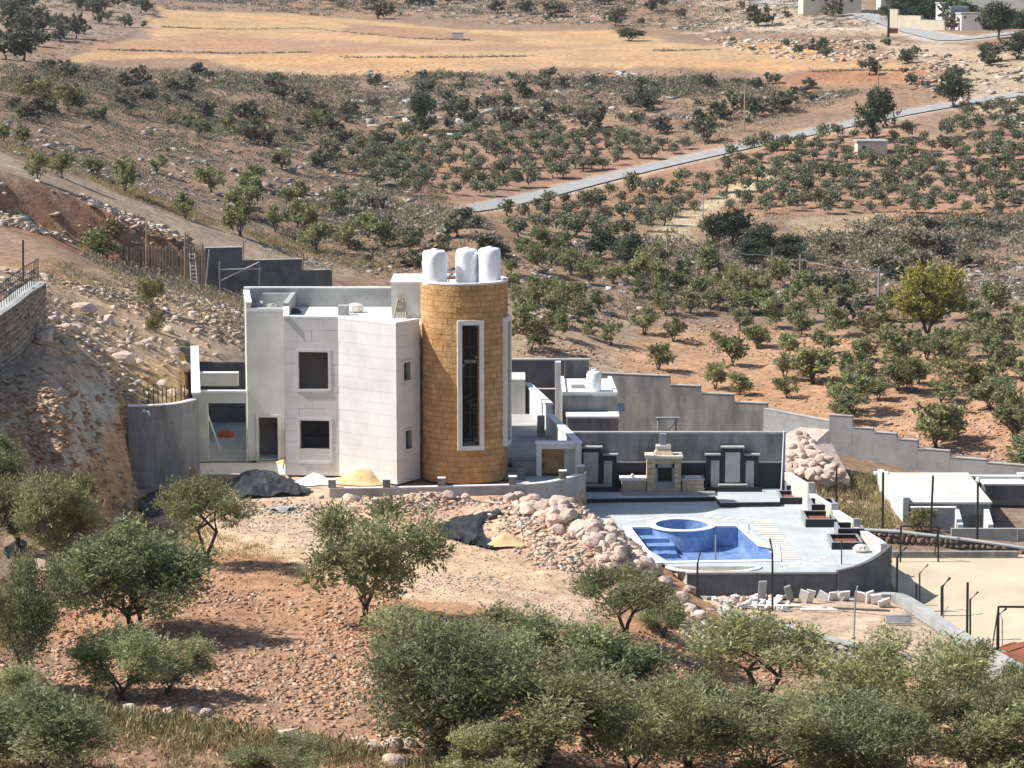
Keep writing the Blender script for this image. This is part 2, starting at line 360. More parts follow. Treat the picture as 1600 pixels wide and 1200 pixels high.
def tps(x, y):
    u, v = uv_of(x, y); u = u.ravel(); v = v.ravel(); out = np.zeros(u.shape)
    for i in range(0, len(u), 20000):
        a = u[i:i+20000]; b = v[i:i+20000]
        d2 = (a[:,None]-PU[:,0])**2 + (b[:,None]-PU[:,1])**2 + 1e-20
        out[i:i+20000] = (0.5*d2*np.log(d2)) @ TW[:-3] + TW[-3] + TW[-2]*a + TW[-1]*b
    return out.reshape(np.shape(x))
# ------------------------------------------------------------------ plan of what people have built (metres)
def pz(z, *pts): return [tuple(at_z(a, b, z))[:2] for a, b in pts]
YARD = [tuple(at_z(236,800,0))[:2],tuple(at_z(214,790,0))[:2],tuple(at_z(207,762,0))[:2],(-16.2,132.1),(-18.3,150.0),(3.0,150.0),(3.6,131.0),(0.0,127.5),(-4.0,126.9),(-9.0,127.2),(-12,126.5)]
DECKZ = -1.6
DECK = [(3.55,131.2),(3.2,136.2),(14.4,136.2),(17.6,120.8),(16.4,118.6),(14.75,117.2),(8.0,117.0),(5.4,125.5)]
COURTZ = -3.6
COURT = pz(COURTZ, (1372,868),(1700,866),(2000,864),(2000,1046),(1640,1046),(1545,1030),(1475,985),(1400,925))
TERRZ = -2.75
TERR = pz(TERRZ, (1086,928),(1200,918),(1300,914),(1395,934),(1470,984),(1540,1030),(1500,1030),(1330,1004),(1200,968),(1090,944))

# ------------------------------------------------------------------ terrain
AZ = np.tan(np.radians(np.concatenate([np.linspace(-24,-12.5,50)[:-1], np.linspace(-12.5,12.5,390), np.linspace(12.5,24,50)[1:]])))
YS = np.exp(np.concatenate([np.arange(math.log(30), math.log(62), 0.02), np.arange(math.log(62), math.log(160), 0.0028), np.arange(math.log(160), math.log(640), 0.0038), np.arange(math.log(640), math.log(1000), 0.02)]))
GA, GY = np.meshgrid(AZ, YS); GX = GA*GY
ZS = tps(GX, GY) + bank(GX, GY)
def bump_at(px, py, z, h, r, rx=None):
    p = at_z(px, py, z); return h*np.exp(-(((GX-p.x)/(rx or r))**2 + ((GY-p.y)/r)**2))
ZS += bump_at(630,806,0,0.9,1.9,2.8) + bump_at(705,797,0,0.6,1.3,2.0) + bump_at(840,832,-0.4,1.6,2.9,3.0) + bump_at(905,862,-0.9,1.3,2.6,1.8) + bump_at(958,892,-1.3,0.7,1.8,1.4) + bump_at(770,815,-0.2,0.35,1.2,1.2)
LZ = np.log(YS)
def grid_h(Z, x, y):
    x = np.asarray(x, float); y = np.asarray(y, float)
    i = np.interp(np.log(np.maximum(y, 30.1)), LZ, np.arange(len(YS))); j = np.interp(x/y, AZ, np.arange(len(AZ)))
    i0 = np.clip(i.astype(int), 0, len(YS)-2); j0 = np.clip(j.astype(int), 0, len(AZ)-2); fi = i-i0; fj = j-j0
    return (Z[i0,j0]*(1-fj)+Z[i0,j0+1]*fj)*(1-fi)+(Z[i0+1,j0]*(1-fj)+Z[i0+1,j0+1]*fj)*fi
YT = np.exp(np.linspace(math.log(50), math.log(950), 3500))
def hit(px, py, Z=None):
    Z = ZF if Z is None else Z
    d = ray(px, py); t = YT/d.y; x = d.x*t; z = CAMZ + d.z*t
    g = grid_h(Z, x, YT); b = np.nonzero(z <= g)[0]
    if len(b) == 0: return None
    k = max(b[0], 1); a0 = z[k-1]-g[k-1]; a1 = g[k]-z[k]; f = a0/(a0+a1+1e-9); Y = YT[k-1]*(1-f)+YT[k]*f
    return Vector((d.x*Y/d.y, Y, CAMZ+d.z*Y/d.y))
def dense(pts, step):
    out = []
    for a, b in zip(pts[:-1], pts[1:]):
        n = max(1, int(((b[0]-a[0])**2+(b[1]-a[1])**2)**0.5/step))
        out += [tuple(a[i]+(b[i]-a[i])*k/n for i in range(len(a))) for k in range(n)]
    return out + [pts[-1]]
def smooth_line(pts, it=3):
    pts = [tuple(p) for p in pts]
    for _ in range(it):
        pts = [pts[0]] + [tuple((pts[i-1][k]+2*pts[i][k]+pts[i+1][k])/4 for k in range(len(pts[0]))) for i in range(1, len(pts)-1)] + [pts[-1]]
    return pts
def drape_px(pxs): return [tuple(hit(a, b, ZS))[:2] for a, b in pxs]
ROAD1 = smooth_line(dense(drape_px([(722,330),(735,327),(780,318),(850,302),(920,284),(1000,264),(1080,246),(1160,230),(1230,214),(1300,200),(1345,190),(1400,178),(1470,165),(1550,157)])+[(75,352),(110,350)], 3.0), 14)
ROAD2 = smooth_line(dense(drape_px([(1180,3),(1260,6),(1310,14),(1350,24),(1395,38),(1440,52),(1490,66)])+[(86,432),(100,420)], 3.0), 8)
TRACK = smooth_line(dense(drape_px([(1010,395),(1030,372),(1070,345),(1110,320),(1150,300),(1190,280),(1225,258)]), 3.0), 6)
TRACK2 = smooth_line(dense(drape_px([(1085,52),(1130,46),(1200,42),(1300,46),(1385,48)]), 3.0), 6)

ZF = ZS.copy()
rough = (0.55*fbm(GX/7, GY/7, 4, 0.6)+0.30*fbm(GX/2.6+3, GY/2.6, 3, 0.6))*smooth01((GY-135)/60) + 0.22*fbm(GX/2.2, GY/2.2, 4, 0.6)*smooth01((150-GY)/20) + 1.6*fbm(GX/40+9, GY/40, 2)*smooth01((GY-250)/100)
PXG, PYG = proj(GX, GY, ZS)
rubble = inpoly(PXG, PYG, [(-400,420),(60,420),(300,450),(640,480),(420,560),(300,560),(230,600),(210,790),(150,800),(-400,800)])
rough += np.where(rubble, 0.5*fbm(GX/3.1, GY/3.1, 4, 0.6), 0)
dirt = inpoly(PXG, PYG, [(-100,575),(70,560),(165,560),(165,605),(125,665),(95,720),(40,745),(-100,760)])
rough = np.where(dirt, rough*0.35, rough)
farfield = inpoly(PXG, PYG, [(90,95),(200,60),(260,12),(400,14),(720,45),(960,45),(1100,70),(1180,60),(1450,105),(1300,140),(1000,100),(700,112),(480,118),(250,85)])
rough = np.where(farfield, rough*0.25, rough)
for L, w in ((ROAD1,5),(ROAD2,6),(TRACK,2),(TRACK2,2.5)):
    m = np.ones(GX.shape); xs = [p[0] for p in L]; ys = [p[1] for p in L]
    sel = (GX > min(xs)-15) & (GX < max(xs)+15) & (GY > min(ys)-15) & (GY < max(ys)+15)
    d = pdist(GX[sel], GY[sel], L, closed=False); m[sel] = smooth01((d-w)/6.0); rough = rough*m
rough += np.where(inpoly(PXG, PYG, [(540,760),(930,775),(1010,890),(930,905),(800,870),(740,830),(560,815)]), 0.55*fbm(GX/1.6+8, GY/1.6, 4, 0.6), 0)
ZF += rough
CLR = pz(0.0, (240,775),(480,735),(640,760),(900,790),(985,880),(960,950),(760,950),(640,935),(470,900),(420,862),(330,850),(240,810))
inside = inpoly(GX, GY, CLR); d = pdist(GX, GY, CLR); ZF = np.where(inside, ZF-rough*0.7*smooth01(d/2), ZF)
def flatten(Z, poly, z, win, wout):
    ins = inpoly(GX, GY, poly); d = pdist(GX, GY, poly); sd = np.where(ins, d, -d)
    w = smooth01((sd+wout)/(win+wout)); return Z*(1-w)+z*w
ZF = flatten(ZF, YARD, -0.10, 0.3, 0.7)
ZF = flatten(ZF, TERR, TERRZ, 0.2, 0.2)
ZF = flatten(ZF, COURT, COURTZ-0.12, 0.1, 0.8)
ZF = flatten(ZF, DECK, -4.3, 0.5, 0.0)
# what the ground is made of, plus one sunlit strip painted in
PXG, PYG = proj(GX, GY, ZS)
jx = 60*fbm(GX/9, GY/9, 4, 0.6); jy = 34*fbm(GX/9+40, GY/9, 4, 0.6)
QX, QY = PXG+jx, PYG+jy*np.clip(1.3-GY/500, 0.35, 1)
COL = np.zeros(GX.shape+(3,)); COL[:] = (0.285, 0.19, 0.13)
def paint(poly, c, soft=0.0):
    m = inpoly(QX, QY, poly); COL[m] = c
near = GY < 119
COL[near] = (0.42, 0.25, 0.155)
paint([(-500,380),(300,440),(640,470),(640,600),(300,600),(210,800),(120,900),(-500,900)], (0.43,0.315,0.225))
paint([(60,700),(180,640),(215,640),(215,800),(120,830)], (0.50,0.32,0.19))
paint([(150,560),(300,540),(300,640),(190,650)], (0.50,0.345,0.19))
paint([(-60,560),(60,570),(160,560),(165,600),(125,665),(95,720),(40,745),(-100,760)], (0.42,0.34,0.26))
paint([(235,770),(470,735),(640,760),(900,785),(1010,890),(960,960),(880,985),(760,950),(640,935),(470,900),(420,865),(330,852),(235,815)], (0.57,0.425,0.30))
paint([(530,765),(700,765),(930,775),(1010,890),(930,900),(840,890),(760,850),(740,815),(560,815)], (0.58,0.385,0.28))
paint([(-100,240),(60,285),(320,390),(500,440),(560,430),(420,380),(240,325),(100,270),(-100,210)], (0.37,0.28,0.20))
paint([(-100,262),(60,292),(330,398),(330,445),(180,408),(0,350),(-100,335)], (0.36,0.19,0.115))
paint([(790,600),(830,480),(1000,520),(1180,505),(1650,560),(1900,560),(1900,760),(1200,660),(960,600)], (0.44,0.265,0.16))
paint([(790,430),(1000,490),(960,600),(790,600)], (0.36,0.26,0.18))
paint([(640,300),(560,240),(900,215),(1100,225),(1240,205),(1350,195),(1600,240),(1800,260),(1800,330),(1300,345),(1130,335),(900,335),(700,335)], (0.33,0.20,0.135))
paint([(990,420),(1010,370),(1100,320),(1160,285),(1235,245),(1215,275),(1140,325),(1080,365),(1060,410)], (0.42,0.32,0.20))
paint([(1230,345),(1400,335),(1430,370),(1260,385)], (0.40,0.30,0.19))
paint([(790,345),(900,335),(1000,360),(1000,400),(830,420)], (0.33,0.215,0.15))
paint([(85,98),(200,62),(255,16),(420,18),(720,45),(960,48),(1100,72),(1180,62),(1330,88),(1455,106),(1300,114),(1000,103),(700,114),(480,120),(250,88)], (0.48,0.305,0.165))
paint([(150,70),(330,52),(640,72),(700,66),(960,72),(700,80),(400,84),(200,82)], (0.40,0.245,0.15))
paint([(530,36),(800,56),(820,62),(640,60),(530,52)], (0.38,0.225,0.135))
paint([(1190,120),(1280,112),(1452,109),(1442,132),(1330,140),(1200,134)], (0.37,0.195,0.115))
paint([(-300,-40),(240,-40),(230,60),(-300,100)], (0.30,0.215,0.16))
paint([(1080,-50),(1250,-50),(1420,60),(1200,55),(1100,40)], (0.42,0.31,0.22))
paint([(1350,60),(1480,70),(1700,110),(1700,240),(1500,160),(1480,110),(1400,90)], (0.44,0.33,0.23))
for L, w, c in ((ROAD1,2.3,(0.48,0.40,0.31)),(ROAD2,4.0,(0.46,0.40,0.33)),(TRACK,1.4,(0.52,0.41,0.27)),(TRACK2,1.8,(0.56,0.46,0.36))):
    xs = [p[0] for p in L]; ys = [p[1] for p in L]; sel = (GX > min(xs)-9) & (GX < max(xs)+9) & (GY > min(ys)-9) & (GY < max(ys)+9)
    d = pdist(GX[sel], GY[sel], L, closed=False); t = COL[sel]; t[d < w] = c; COL[sel] = t
m = inpoly(GX, GY, TERR); COL[m] = (0.55,0.40,0.28)
m_ = inpoly(QX*0.5+PXG*0.5, QY*0.5+PYG*0.5, [(115,600),(190,588),(178,650),(135,720),(85,742),(100,690)]); COL[m_] = (0.50,0.45,0.37)  # sunlit strip of the pale dirt track, its light painted into the soil colour
m_ = inpoly(QX*0.4+PXG*0.6, QY*0.4+PYG*0.6, [(780,800),(840,770),(930,790),(1000,880),(940,900),(850,892),(790,850)]); COL[m_] = (0.62,0.40,0.30)
# blur the edges a little and break the colour up
for _ in range(2):
    COL[1:-1,1:-1] = (COL[1:-1,1:-1]*2+COL[:-2,1:-1]+COL[2:,1:-1]+COL[1:-1,:-2]+COL[1:-1,2:])/6
COL *= (1+0.55*fbm(GX/5, GY/5, 5, 0.65))[...,None]*np.array([1,1,1])
warm = fbm(GX/16+3, GY/16, 3)[...,None]; COL *= 1+warm*np.array([0.25,0.05,-0.2])

def ground_material():
    m = bpy.data.materials.new('stony earth'); m.use_nodes = True; n = m.node_tree.nodes; l = m.node_tree.links
    p = n['Principled BSDF']; p.inputs['Roughness'].default_value = 0.95; p.inputs['Specular IOR Level'].default_value = 0.1
    at = n.new('ShaderNodeAttribute'); at.attribute_name = 'soil'; g = n.new('ShaderNodeNewGeometry')
    n1 = n.new('ShaderNodeTexNoise'); n1.inputs['Scale'].default_value = 1.3; n1.inputs['Detail'].default_value = 8; n1.inputs['Roughness'].default_value = 0.7
    l.new(g.outputs['Position'], n1.inputs['Vector'])
    mr = n.new('ShaderNodeMapRange'); mr.inputs['From Min'].default_value = 0.3; mr.inputs['From Max'].default_value = 0.7; mr.inputs['To Min'].default_value = 0.52; mr.inputs['To Max'].default_value = 1.42
    l.new(n1.outputs['Fac'], mr.inputs['Value'])
    hs = n.new('ShaderNodeHueSaturation'); l.new(at.outputs['Color'], hs.inputs['Color']); l.new(mr.outputs[0], hs.inputs['Value'])
    v = n.new('ShaderNodeTexVoronoi'); v.inputs['Scale'].default_value = 4.5; l.new(g.outputs['Position'], v.inputs['Vector'])
    mv = n.new('ShaderNodeMapRange'); mv.inputs['From Min'].default_value = 0.05; mv.inputs['From Max'].default_value = 0.28; mv.inputs['To Min'].default_value = 0.55; mv.inputs['To Max'].default_value = 0.0
    l.new(v.outputs['Distance'], mv.inputs['Value'])
    n3 = n.new('ShaderNodeTexNoise'); n3.inputs['Scale'].default_value = 0.5; l.new(g.outputs['Position'], n3.inputs['Vector'])
    m3 = n.new('ShaderNodeMapRange'); m3.inputs['From Min'].default_value = 0.45; m3.inputs['From Max'].default_value = 0.6; l.new(n3.outputs['Fac'], m3.inputs['Value'])
    mm = n.new('ShaderNodeMath'); mm.operation = 'MULTIPLY'; l.new(mv.outputs[0], mm.inputs[0]); l.new(m3.outputs[0], mm.inputs[1])
    mx = n.new('ShaderNodeMix'); mx.data_type = 'RGBA'; mx.inputs['B'].default_value = (0.52,0.41,0.32,1); l.new(mm.outputs[0], mx.inputs['Factor']); l.new(hs.outputs[0], mx.inputs['A'])
    l.new(mx.outputs['Result'], p.inputs['Base Color'])
    n2 = n.new('ShaderNodeTexNoise'); n2.inputs['Scale'].default_value = 4.0; n2.inputs['Detail'].default_value = 6; n2.inputs['Roughness'].default_value = 0.7; l.new(g.outputs['Position'], n2.inputs['Vector'])
    b = n.new('ShaderNodeBump'); b.inputs['Strength'].default_value = 0.9; b.inputs['Distance'].default_value = 0.12
    l.new(n2.outputs['Fac'], b.inputs['Height']); l.new(b.outputs[0], p.inputs['Normal']); return m
M_ground = ground_material()
nr, nc = GX.shape
V = np.stack([GX, GY, ZF], -1).reshape(-1, 3)
idx = np.arange(nr*nc).reshape(nr, nc)
F = np.stack([idx[:-1,:-1], idx[:-1,1:], idx[1:,1:], idx[1:,:-1]], -1).reshape(-1, 4)
def np_mesh(name, V, F, m, smooth=True):
    me = bpy.data.meshes.new(name); k = F.shape[1]
    me.vertices.add(len(V)); me.vertices.foreach_set('co', V.astype(np.float32).ravel())
    me.loops.add(F.size); me.loops.foreach_set('vertex_index', F.astype(np.int32).ravel())
    me.polygons.add(len(F)); me.polygons.foreach_set('loop_start', np.arange(0, F.size, k, dtype=np.int32)); me.polygons.foreach_set('loop_total', np.full(len(F), k, np.int32))
    if smooth: me.polygons.foreach_set('use_smooth', np.ones(len(F), bool))
    me.materials.append(m); me.update(calc_edges=True); return me
gme = np_mesh('ground', V, F, M_ground)
ca = gme.attributes.new('soil', 'FLOAT_COLOR', 'POINT'); c4 = np.ones((len(V), 4), np.float32); c4[:,:3] = np.clip(COL.reshape(-1,3), 0.02, 0.9); ca.data.foreach_set('color', c4.ravel())
go = bpy.data.objects.new('ground', gme); C.objects.link(go); tag(go, 'stony hillside soil in tan, brown and red', kind='structure')

# the far plain and hills beyond the ridge
hv = []; hf = []
n1, n2 = 70, 26
for j in range(n2):
    Y = 1000*math.exp(j/(n2-1)*math.log(5.0))
    for i in range(n1):
        a = math.tan(R(-40+80*i/(n1-1))); x = a*Y
        q = float(fbm(np.array(x/700.0+2), np.array(Y/700.0), 4, 0.5)); rise = max(0, (Y-1300)/3700.0)
        z = -30 + 110*rise**0.9*(0.75+1.0*q) + (40*q if Y > 1200 else 0)
        if a < math.tan(R(6)) and Y < 1100: z = min(z, 20)
        hv.append((x, Y, z))
for j in range(n2-1):
    for i in range(n1-1): a = j*n1+i; hf.append((a, a+1, a+n1+1, a+n1))
M_hill = mat('distant hills', (0.24,0.20,0.15), 0.95, col2=(0.10,0.11,0.07), scale=0.02, detail=8)
mb = MB(); mb.add(hv, hf); tag(mb.build('hills', M_hill, smooth=True, origin=(0,0,0)), 'distant hazy hills beyond the ridge', kind='structure')

def ribbon(name, L, w, m, label, lift=0.05):
    vs = []; fs = []
    for i, p in enumerate(L):
        a = Vector(L[max(i-1,0)][:2]); b = Vector(L[min(i+1,len(L)-1)][:2]); d = (b-a).normalized(); q = Vector((-d.y, d.x))
        for s in (-1, -0.33, 0.33, 1):
            x, y = p[0]+q.x*w*s, p[1]+q.y*w*s; vs.append((x, y, float(grid_h(ZF, x, y))+lift))
    for i in range(len(L)-1):
        for k in range(3): fs.append((i*4+k, i*4+k+1, i*4+k+5, i*4+k+4))
    mb = MB(); mb.add(vs, fs); return tag(mb.build(name, m, smooth=True), label, kind='structure')
ribbon('road', ROAD1, 1.55, M_asph, 'narrow grey asphalt road climbing the valley side', 0.13)
ribbon('road', ROAD2, 2.2, M_asph, 'asphalt road bending past the houses on the ridge', 0.13)

cm = MB(); cm.prism(COURT, COURTZ-0.1, COURTZ)
tag(cm.build('sand_court', M_sand), 'pale levelled sand court', kind='structure')
# ------------------------------------------------------------------ walls with openings and stone facing
def wall_open(mb, p0, p1, z0, z1, th, opens=()):
    """solid wall with rectangular holes; th is set inward from the line p0-p1"""
    d, L = unit(p0, p1)
    ss = sorted({0.0, L} | {o[0] for o in opens} | {o[1] for o in opens})
    for a, b in zip(ss[:-1], ss[1:]):
        m = (a+b)/2; zz = [(z0, z1)]
        for o in opens:
            if o[0] < m < o[1]:
                nz = []
                for q in zz:
                    if o[2] > q[0]: nz.append((q[0], min(o[2], q[1])))
                    if o[3] < q[1]: nz.append((max(o[3], q[0]), q[1]))
                zz = nz
        for q in zz:
            if q[1]-q[0] > 0.01: mb.obox(p0, d, a, b, -th, 0, q[0], q[1])
    return mb
def cut_rects(r, opens):
    out = [r]
    for o in opens:
        nx = []
        for (a, b, c, e) in out:
            if o[0] >= b or o[1] <= a or o[2] >= e or o[3] <= c: nx.append((a, b, c, e)); continue
            if o[2] > c: nx.append((a, b, c, o[2]))
            if o[3] < e: nx.append((a, b, o[3], e))
            c2, e2 = max(c, o[2]), min(e, o[3])
            if o[0] > a: nx.append((a, o[0], c2, e2))
            if o[1] < b: nx.append((o[1], b, c2, e2))
        out = nx
    return [q for q in out if q[1]-q[0] > 0.04 and q[3]-q[2] > 0.04]
def clad(parent, name, p0, p1, z0, z1, rh, cw, opens, m, th=0.03, gap=0.006, sd=0):
    d, L = unit(p0, p1); r_ = random.Random(sd); nrow = max(1, round((z1-z0)/rh)); h = (z1-z0)/nrow
    for i in range(nrow):
        off = (i % 2)*cw*0.5; ss = [0.0]; s = cw-off
        while s < L-0.25: ss.append(s); s += cw*r_.uniform(0.9, 1.1)
        ss.append(L)
        for a, b in zip(ss[:-1], ss[1:]):
            for (q0, q1, c, e) in cut_rects((a+gap/2, b-gap/2, z0+i*h+gap/2, z0+(i+1)*h-gap/2), opens):
                mb = MB(); mb.obox(p0, d, q0, q1, 0.001, th+r_.uniform(-0.004, 0.006), c, e); mb.build(name, m, parent)
def frame(parent, name, p0, d, o, w, m, t0=-0.02, t1=0.055, sill=None):
    a, b, c, e = o; mb = MB()
    mb.obox(p0, d, a-w, a, t0, t1, c-w, e+w); mb.obox(p0, d, b, b+w, t0, t1, c-w, e+w)
    mb.obox(p0, d, a, b, t0, t1, e, e+w); mb.obox(p0, d, a, b, t0, t1+0.03, c-w, c); return mb.build(name, m, parent)

# ------------------------------------------------------------------ villa
VZ = 8.2
villa = empty('villa', (-6.0, 134.0, 0.0), 'two storey white stone villa with golden round tower, still under construction', 'house')
A0 = (xa(447,132.62), 132.62); B0 = (xa(531,132.35), 132.35); C0 = tuple(at_z(621,757,0))[:2]; C1 = (xa(656,131.6), 131.6)
def sx(p0, d, px):     # distance along a wall where the pixel column px meets it
    t = ray(px, 600); k = t.x/t.y
    return (k*p0[1]-p0[0])/(d[0]-k*d[1])
dA, LA = unit(A0, B0); dB, LB = unit(B0, C0); dC, LC = unit(C0, C1)
def opn(p0, d, x0, x1, y0, y1):
    Y = p0[1]+d[1]*sx(p0, d, (x0+x1)/2); return (sx(p0,d,x0), sx(p0,d,x1), zy(y1, Y), zy(y0, Y))
oA = [opn(A0,dA,467,513,550,608), opn(A0,dA,468,514,657,701)]
oC = [opn(C0,dC,630,641,566,594), opn(C0,dC,632,642.5,672,701)]
mb = MB(); wall_open(mb, A0, B0, 0, VZ-0.12, 0.3, oA); wall_open(mb, B0, C0, 0, VZ-0.12, 0.3, []); wall_open(mb, C0, C1, 0, VZ-0.12, 0.3, oC); mb.build('front_wall', M_concl, villa)
fr = 0.14
grow = lambda o: (o[0]-fr, o[1]+fr, o[2]-fr, o[3]+fr)
oAl = (oA[1][0], oA[1][1], oA[1][2]-0.62, oA[1][3])
clad(villa, 'stone_panel', A0, B0, 0.0, VZ-0.12, 0.56, 1.4, [grow(oA[0]), grow(oAl)], M_white, sd=1)
clad(villa, 'stone_panel', B0, C0, 0.0, VZ-0.12, 0.56, 1.85, [], M_white, sd=2)
clad(villa, 'stone_panel', C0, C1, 0.0, VZ-0.12, 0.56, 0.85, [grow(o) for o in oC], M_white, sd=3)
def window(p0, d, o, w, parent=villa, back=0.24, m=M_white):
    f = frame(parent, 'window_frame', p0, d, o, w, m)
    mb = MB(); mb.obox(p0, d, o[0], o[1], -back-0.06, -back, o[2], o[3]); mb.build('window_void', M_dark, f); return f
window(A0, dA, oA[0], fr); 
f = frame(villa, 'window_frame', A0, dA, oAl, fr, M_white)
mb = MB(); mb.obox(A0, dA, oA[1][0], oA[1][1], -0.25, 0.05, oAl[2], oA[1][2]); mb.build('sill_panel', M_plaster, f)
for o in oC: window(C0, dC, o, 0.11)
# left-hand, recessed block
D0 = (xa(388,136.6), 136.6); D1 = (xa(447,136.6), 136.6); dD, LD = unit(D0, D1); BK = 142.4
oD = [opn(D0, dD, 403, 433, 652, 721)]; oD = [(oD[0][0], oD[0][1], 0.0, oD[0][3])]
DL = (xa(383,142.8,8.0), BK)
mb = MB(); wall_open(mb, D0, (D1[0]-0.02, D1[1]), 0, 7.9, 0.28, oD); mb.build('entrance_wall', M_plaster, villa)
mb = MB(); wall_open(mb, DL, D0, 0, 8.35, 0.28, []); mb.build('side_wall', M_plaster, villa)
mb = MB(); wall_open(mb, (D1[0], D1[1]), A0, 0, VZ-0.12, 0.25, []); mb.build('return_wall', M_white, villa)
f = frame(villa, 'door_frame', D0, dD, oD[0], 0.13, M_plaster)
# inside of the door and of the ground floor room
mb = MB(); mb.box(D0[0]+0.3, B0[0]+0.4, 138.6, 138.8, 0.02, 7.0); mb.box(A0[0]-0.05, A0[0]+0.03, 132.8, 136.2, 0.02, 3.4); mb.build('inner_wall', M_inner, villa)
mb = MB(); mb.box(A0[0]+0.3, B0[0], 133.0, 138.5, 3.35, 3.6); mb.box(D0[0]+0.3, A0[0]+0.28, 136.95, 138.5, 3.35, 3.6); mb.build('floor_slab', M_inner, villa)
mb = MB(); mb.box(D0[0]+0.3, D1[0]-0.3, 136.9, 138.5, -0.02, 0.03); mb.build('hall_floor', M_plaster, villa)
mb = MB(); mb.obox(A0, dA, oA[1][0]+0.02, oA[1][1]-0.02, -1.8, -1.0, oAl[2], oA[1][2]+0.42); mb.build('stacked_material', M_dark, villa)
# roof slab, parapets, rear
BR = (xa(614,142.4), BK)
TX, TY, TR = -2.42, 132.35, 2.2
roofpoly = [(D0[0]+0.29,136.9),(A0[0]+0.30,136.9),(A0[0]+0.30,132.95),(B0[0],132.66),(C0[0]-0.05,130.45),(C1[0]-0.1,131.9),(C1[0]+0.1,BK-0.3),(DL[0]+0.3,BK-0.3)]
mb = MB(); mb.prism(roofpoly, 7.2, 7.5); mb.build('roof', M_whitep, villa)
mb = MB(); wall_open(mb, (C1[0]+2.0,BK), DL, 0, 8.5, 0.26, []); mb.build('rear_wall', M_concl, villa)
mb = MB(); wall_open(mb, D1, D0, 7.92, 8.1, -0.28, []); mb.build('coping', M_whitep, villa)
def coping(pts, th, z0, z1, parent, m=M_whitep, name='coping'):
    mb = MB(); mb.wall(pts, th, z0, z1); return mb.build(name, m, parent)
cw = [Vector(A0)+Vector((0.12,0.14)), Vector(B0)+Vector((0.05,0.13)), Vector(C0)+Vector((0,0.16)), Vector(C1)+Vector((-0.1,0.1))]
coping([tuple(p) for p in cw], 0.36, VZ-0.115, VZ, villa)
coping([(D1[0]+0.12,136.55),(A0[0]+0.12,132.45)], 0.3, VZ-0.11, VZ+0.01, villa)
coping([(DL[0]+0.12,BK-0.14),(D0[0]+0.14,136.62)], 0.34, 8.352, 8.42, villa)
coping([(DL[0],BK-0.13),(C1[0]+2.0,BK-0.13)], 0.34, 8.502, 8.57, villa)
mb = MB(); mb.box(D0[0]+1.9, D0[0]+2.15, 137.2, BK-0.3, 7.5, 8.3); mb.box(D0[0]+0.4, D0[0]+1.9, BK-0.9, BK-0.6, 7.5, 8.3); mb.build('roof_upstand', M_concl, villa)
# stair head behind the tower
mb = MB(); mb.box(xa(613,137.2), -0.9, 137.2, 141.0, 7.5, 9.35); mb.build('stair_head', M_plaster, villa)
mb = MB(); mb.box(xa(613,137.2)-0.04, -0.86, 137.16, 141.04, 9.352, 9.43); mb.build('coping', M_whitep, villa)

# ---- round tower: inner shell, golden stones laid in courses, two tall windows
TH = 10.05
GAPS = [(R(9.2), 0.43, 1.95, 8.05), (R(79), 0.40, 1.95, 8.05)]       # angle from the camera side, half width in metres, sill, head
gaps = [(g[0]-g[1]/TR, g[0]+g[1]/TR, g[2], g[3]) for g in GAPS]
def tp(phi, r, z): return (TX+r*math.sin(phi), TY-r*math.cos(phi), z)
def arc_block(mb, a0, a1, r0, r1, z0, z1, n=1):
    vs = []; fs = []
    for i in range(n+1):
        a = a0+(a1-a0)*i/n; vs += [tp(a,r0,z0), tp(a,r1,z0), tp(a,r1,z1), tp(a,r0,z1)]
    fs.append((0,3,2,1))
    for i in range(n):
        q = 4*i
        for k in range(4): fs.append((q+k, q+(k+1)%4, q+4+(k+1)%4, q+4+k))
    e = 4*n; fs.append((e,e+1,e+2,e+3)); mb.add(vs, fs)
sh = MB(); lim = sorted([-math.pi, math.pi]+[x for g in gaps for x in g[:2]])
for a, b in zip(lim[:-1], lim[1:]):
    n = max(1, int((b-a)/0.13)); m_ = (a+b)/2; g = [q for q in gaps if q[0] < m_ < q[1]]
    for (z0, z1) in ([(0, 1.95), (8.05, TH)] if g else [(0, TH)]): arc_block(sh, a, b, TR-0.22, TR-0.035, z0, z1, n)
tower_wall = sh.build('tower_shell', M_mortar, villa)
cour = 36; ch = TH/cour; r_ = random.Random(5); rest = MB(); count = 0; stones = []
for i in range(cour):
    a = -math.pi + r_.uniform(0, 0.2)
    while a < math.pi:
        w = r_.uniform(0.17, 0.30); stones.append((a, min(a+w, math.pi+0.1), i*ch, (i+1)*ch)); a += w
vis = []; hid = []
for (a, b, z0, z1) in stones:
    for q in cut_rects((a+0.003, b-0.003, z0+0.007, z1-0.007), gaps):
        (vis if -1.62 < (q[0]+q[1])/2 < 1.45 else hid).append(q)
vis.sort(key=lambda q: -(q[1]-q[0])*math.cos((q[0]+q[1])/2))
for k, q in enumerate(vis + hid):
    rr = TR+r_.uniform(-0.006, 0.022)
    if k < 296:
        mb = MB(); arc_block(mb, q[0], q[1], TR-0.06, rr, q[2], q[3], 2); o = mb.build('tower_stone', M_gold, tower_wall)
    else: arc_block(rest, q[0], q[1], TR-0.06, rr, q[2], q[3], 2)
tag(rest.build('tower_stonework', M_gold, tower_wall), kind='stuff')
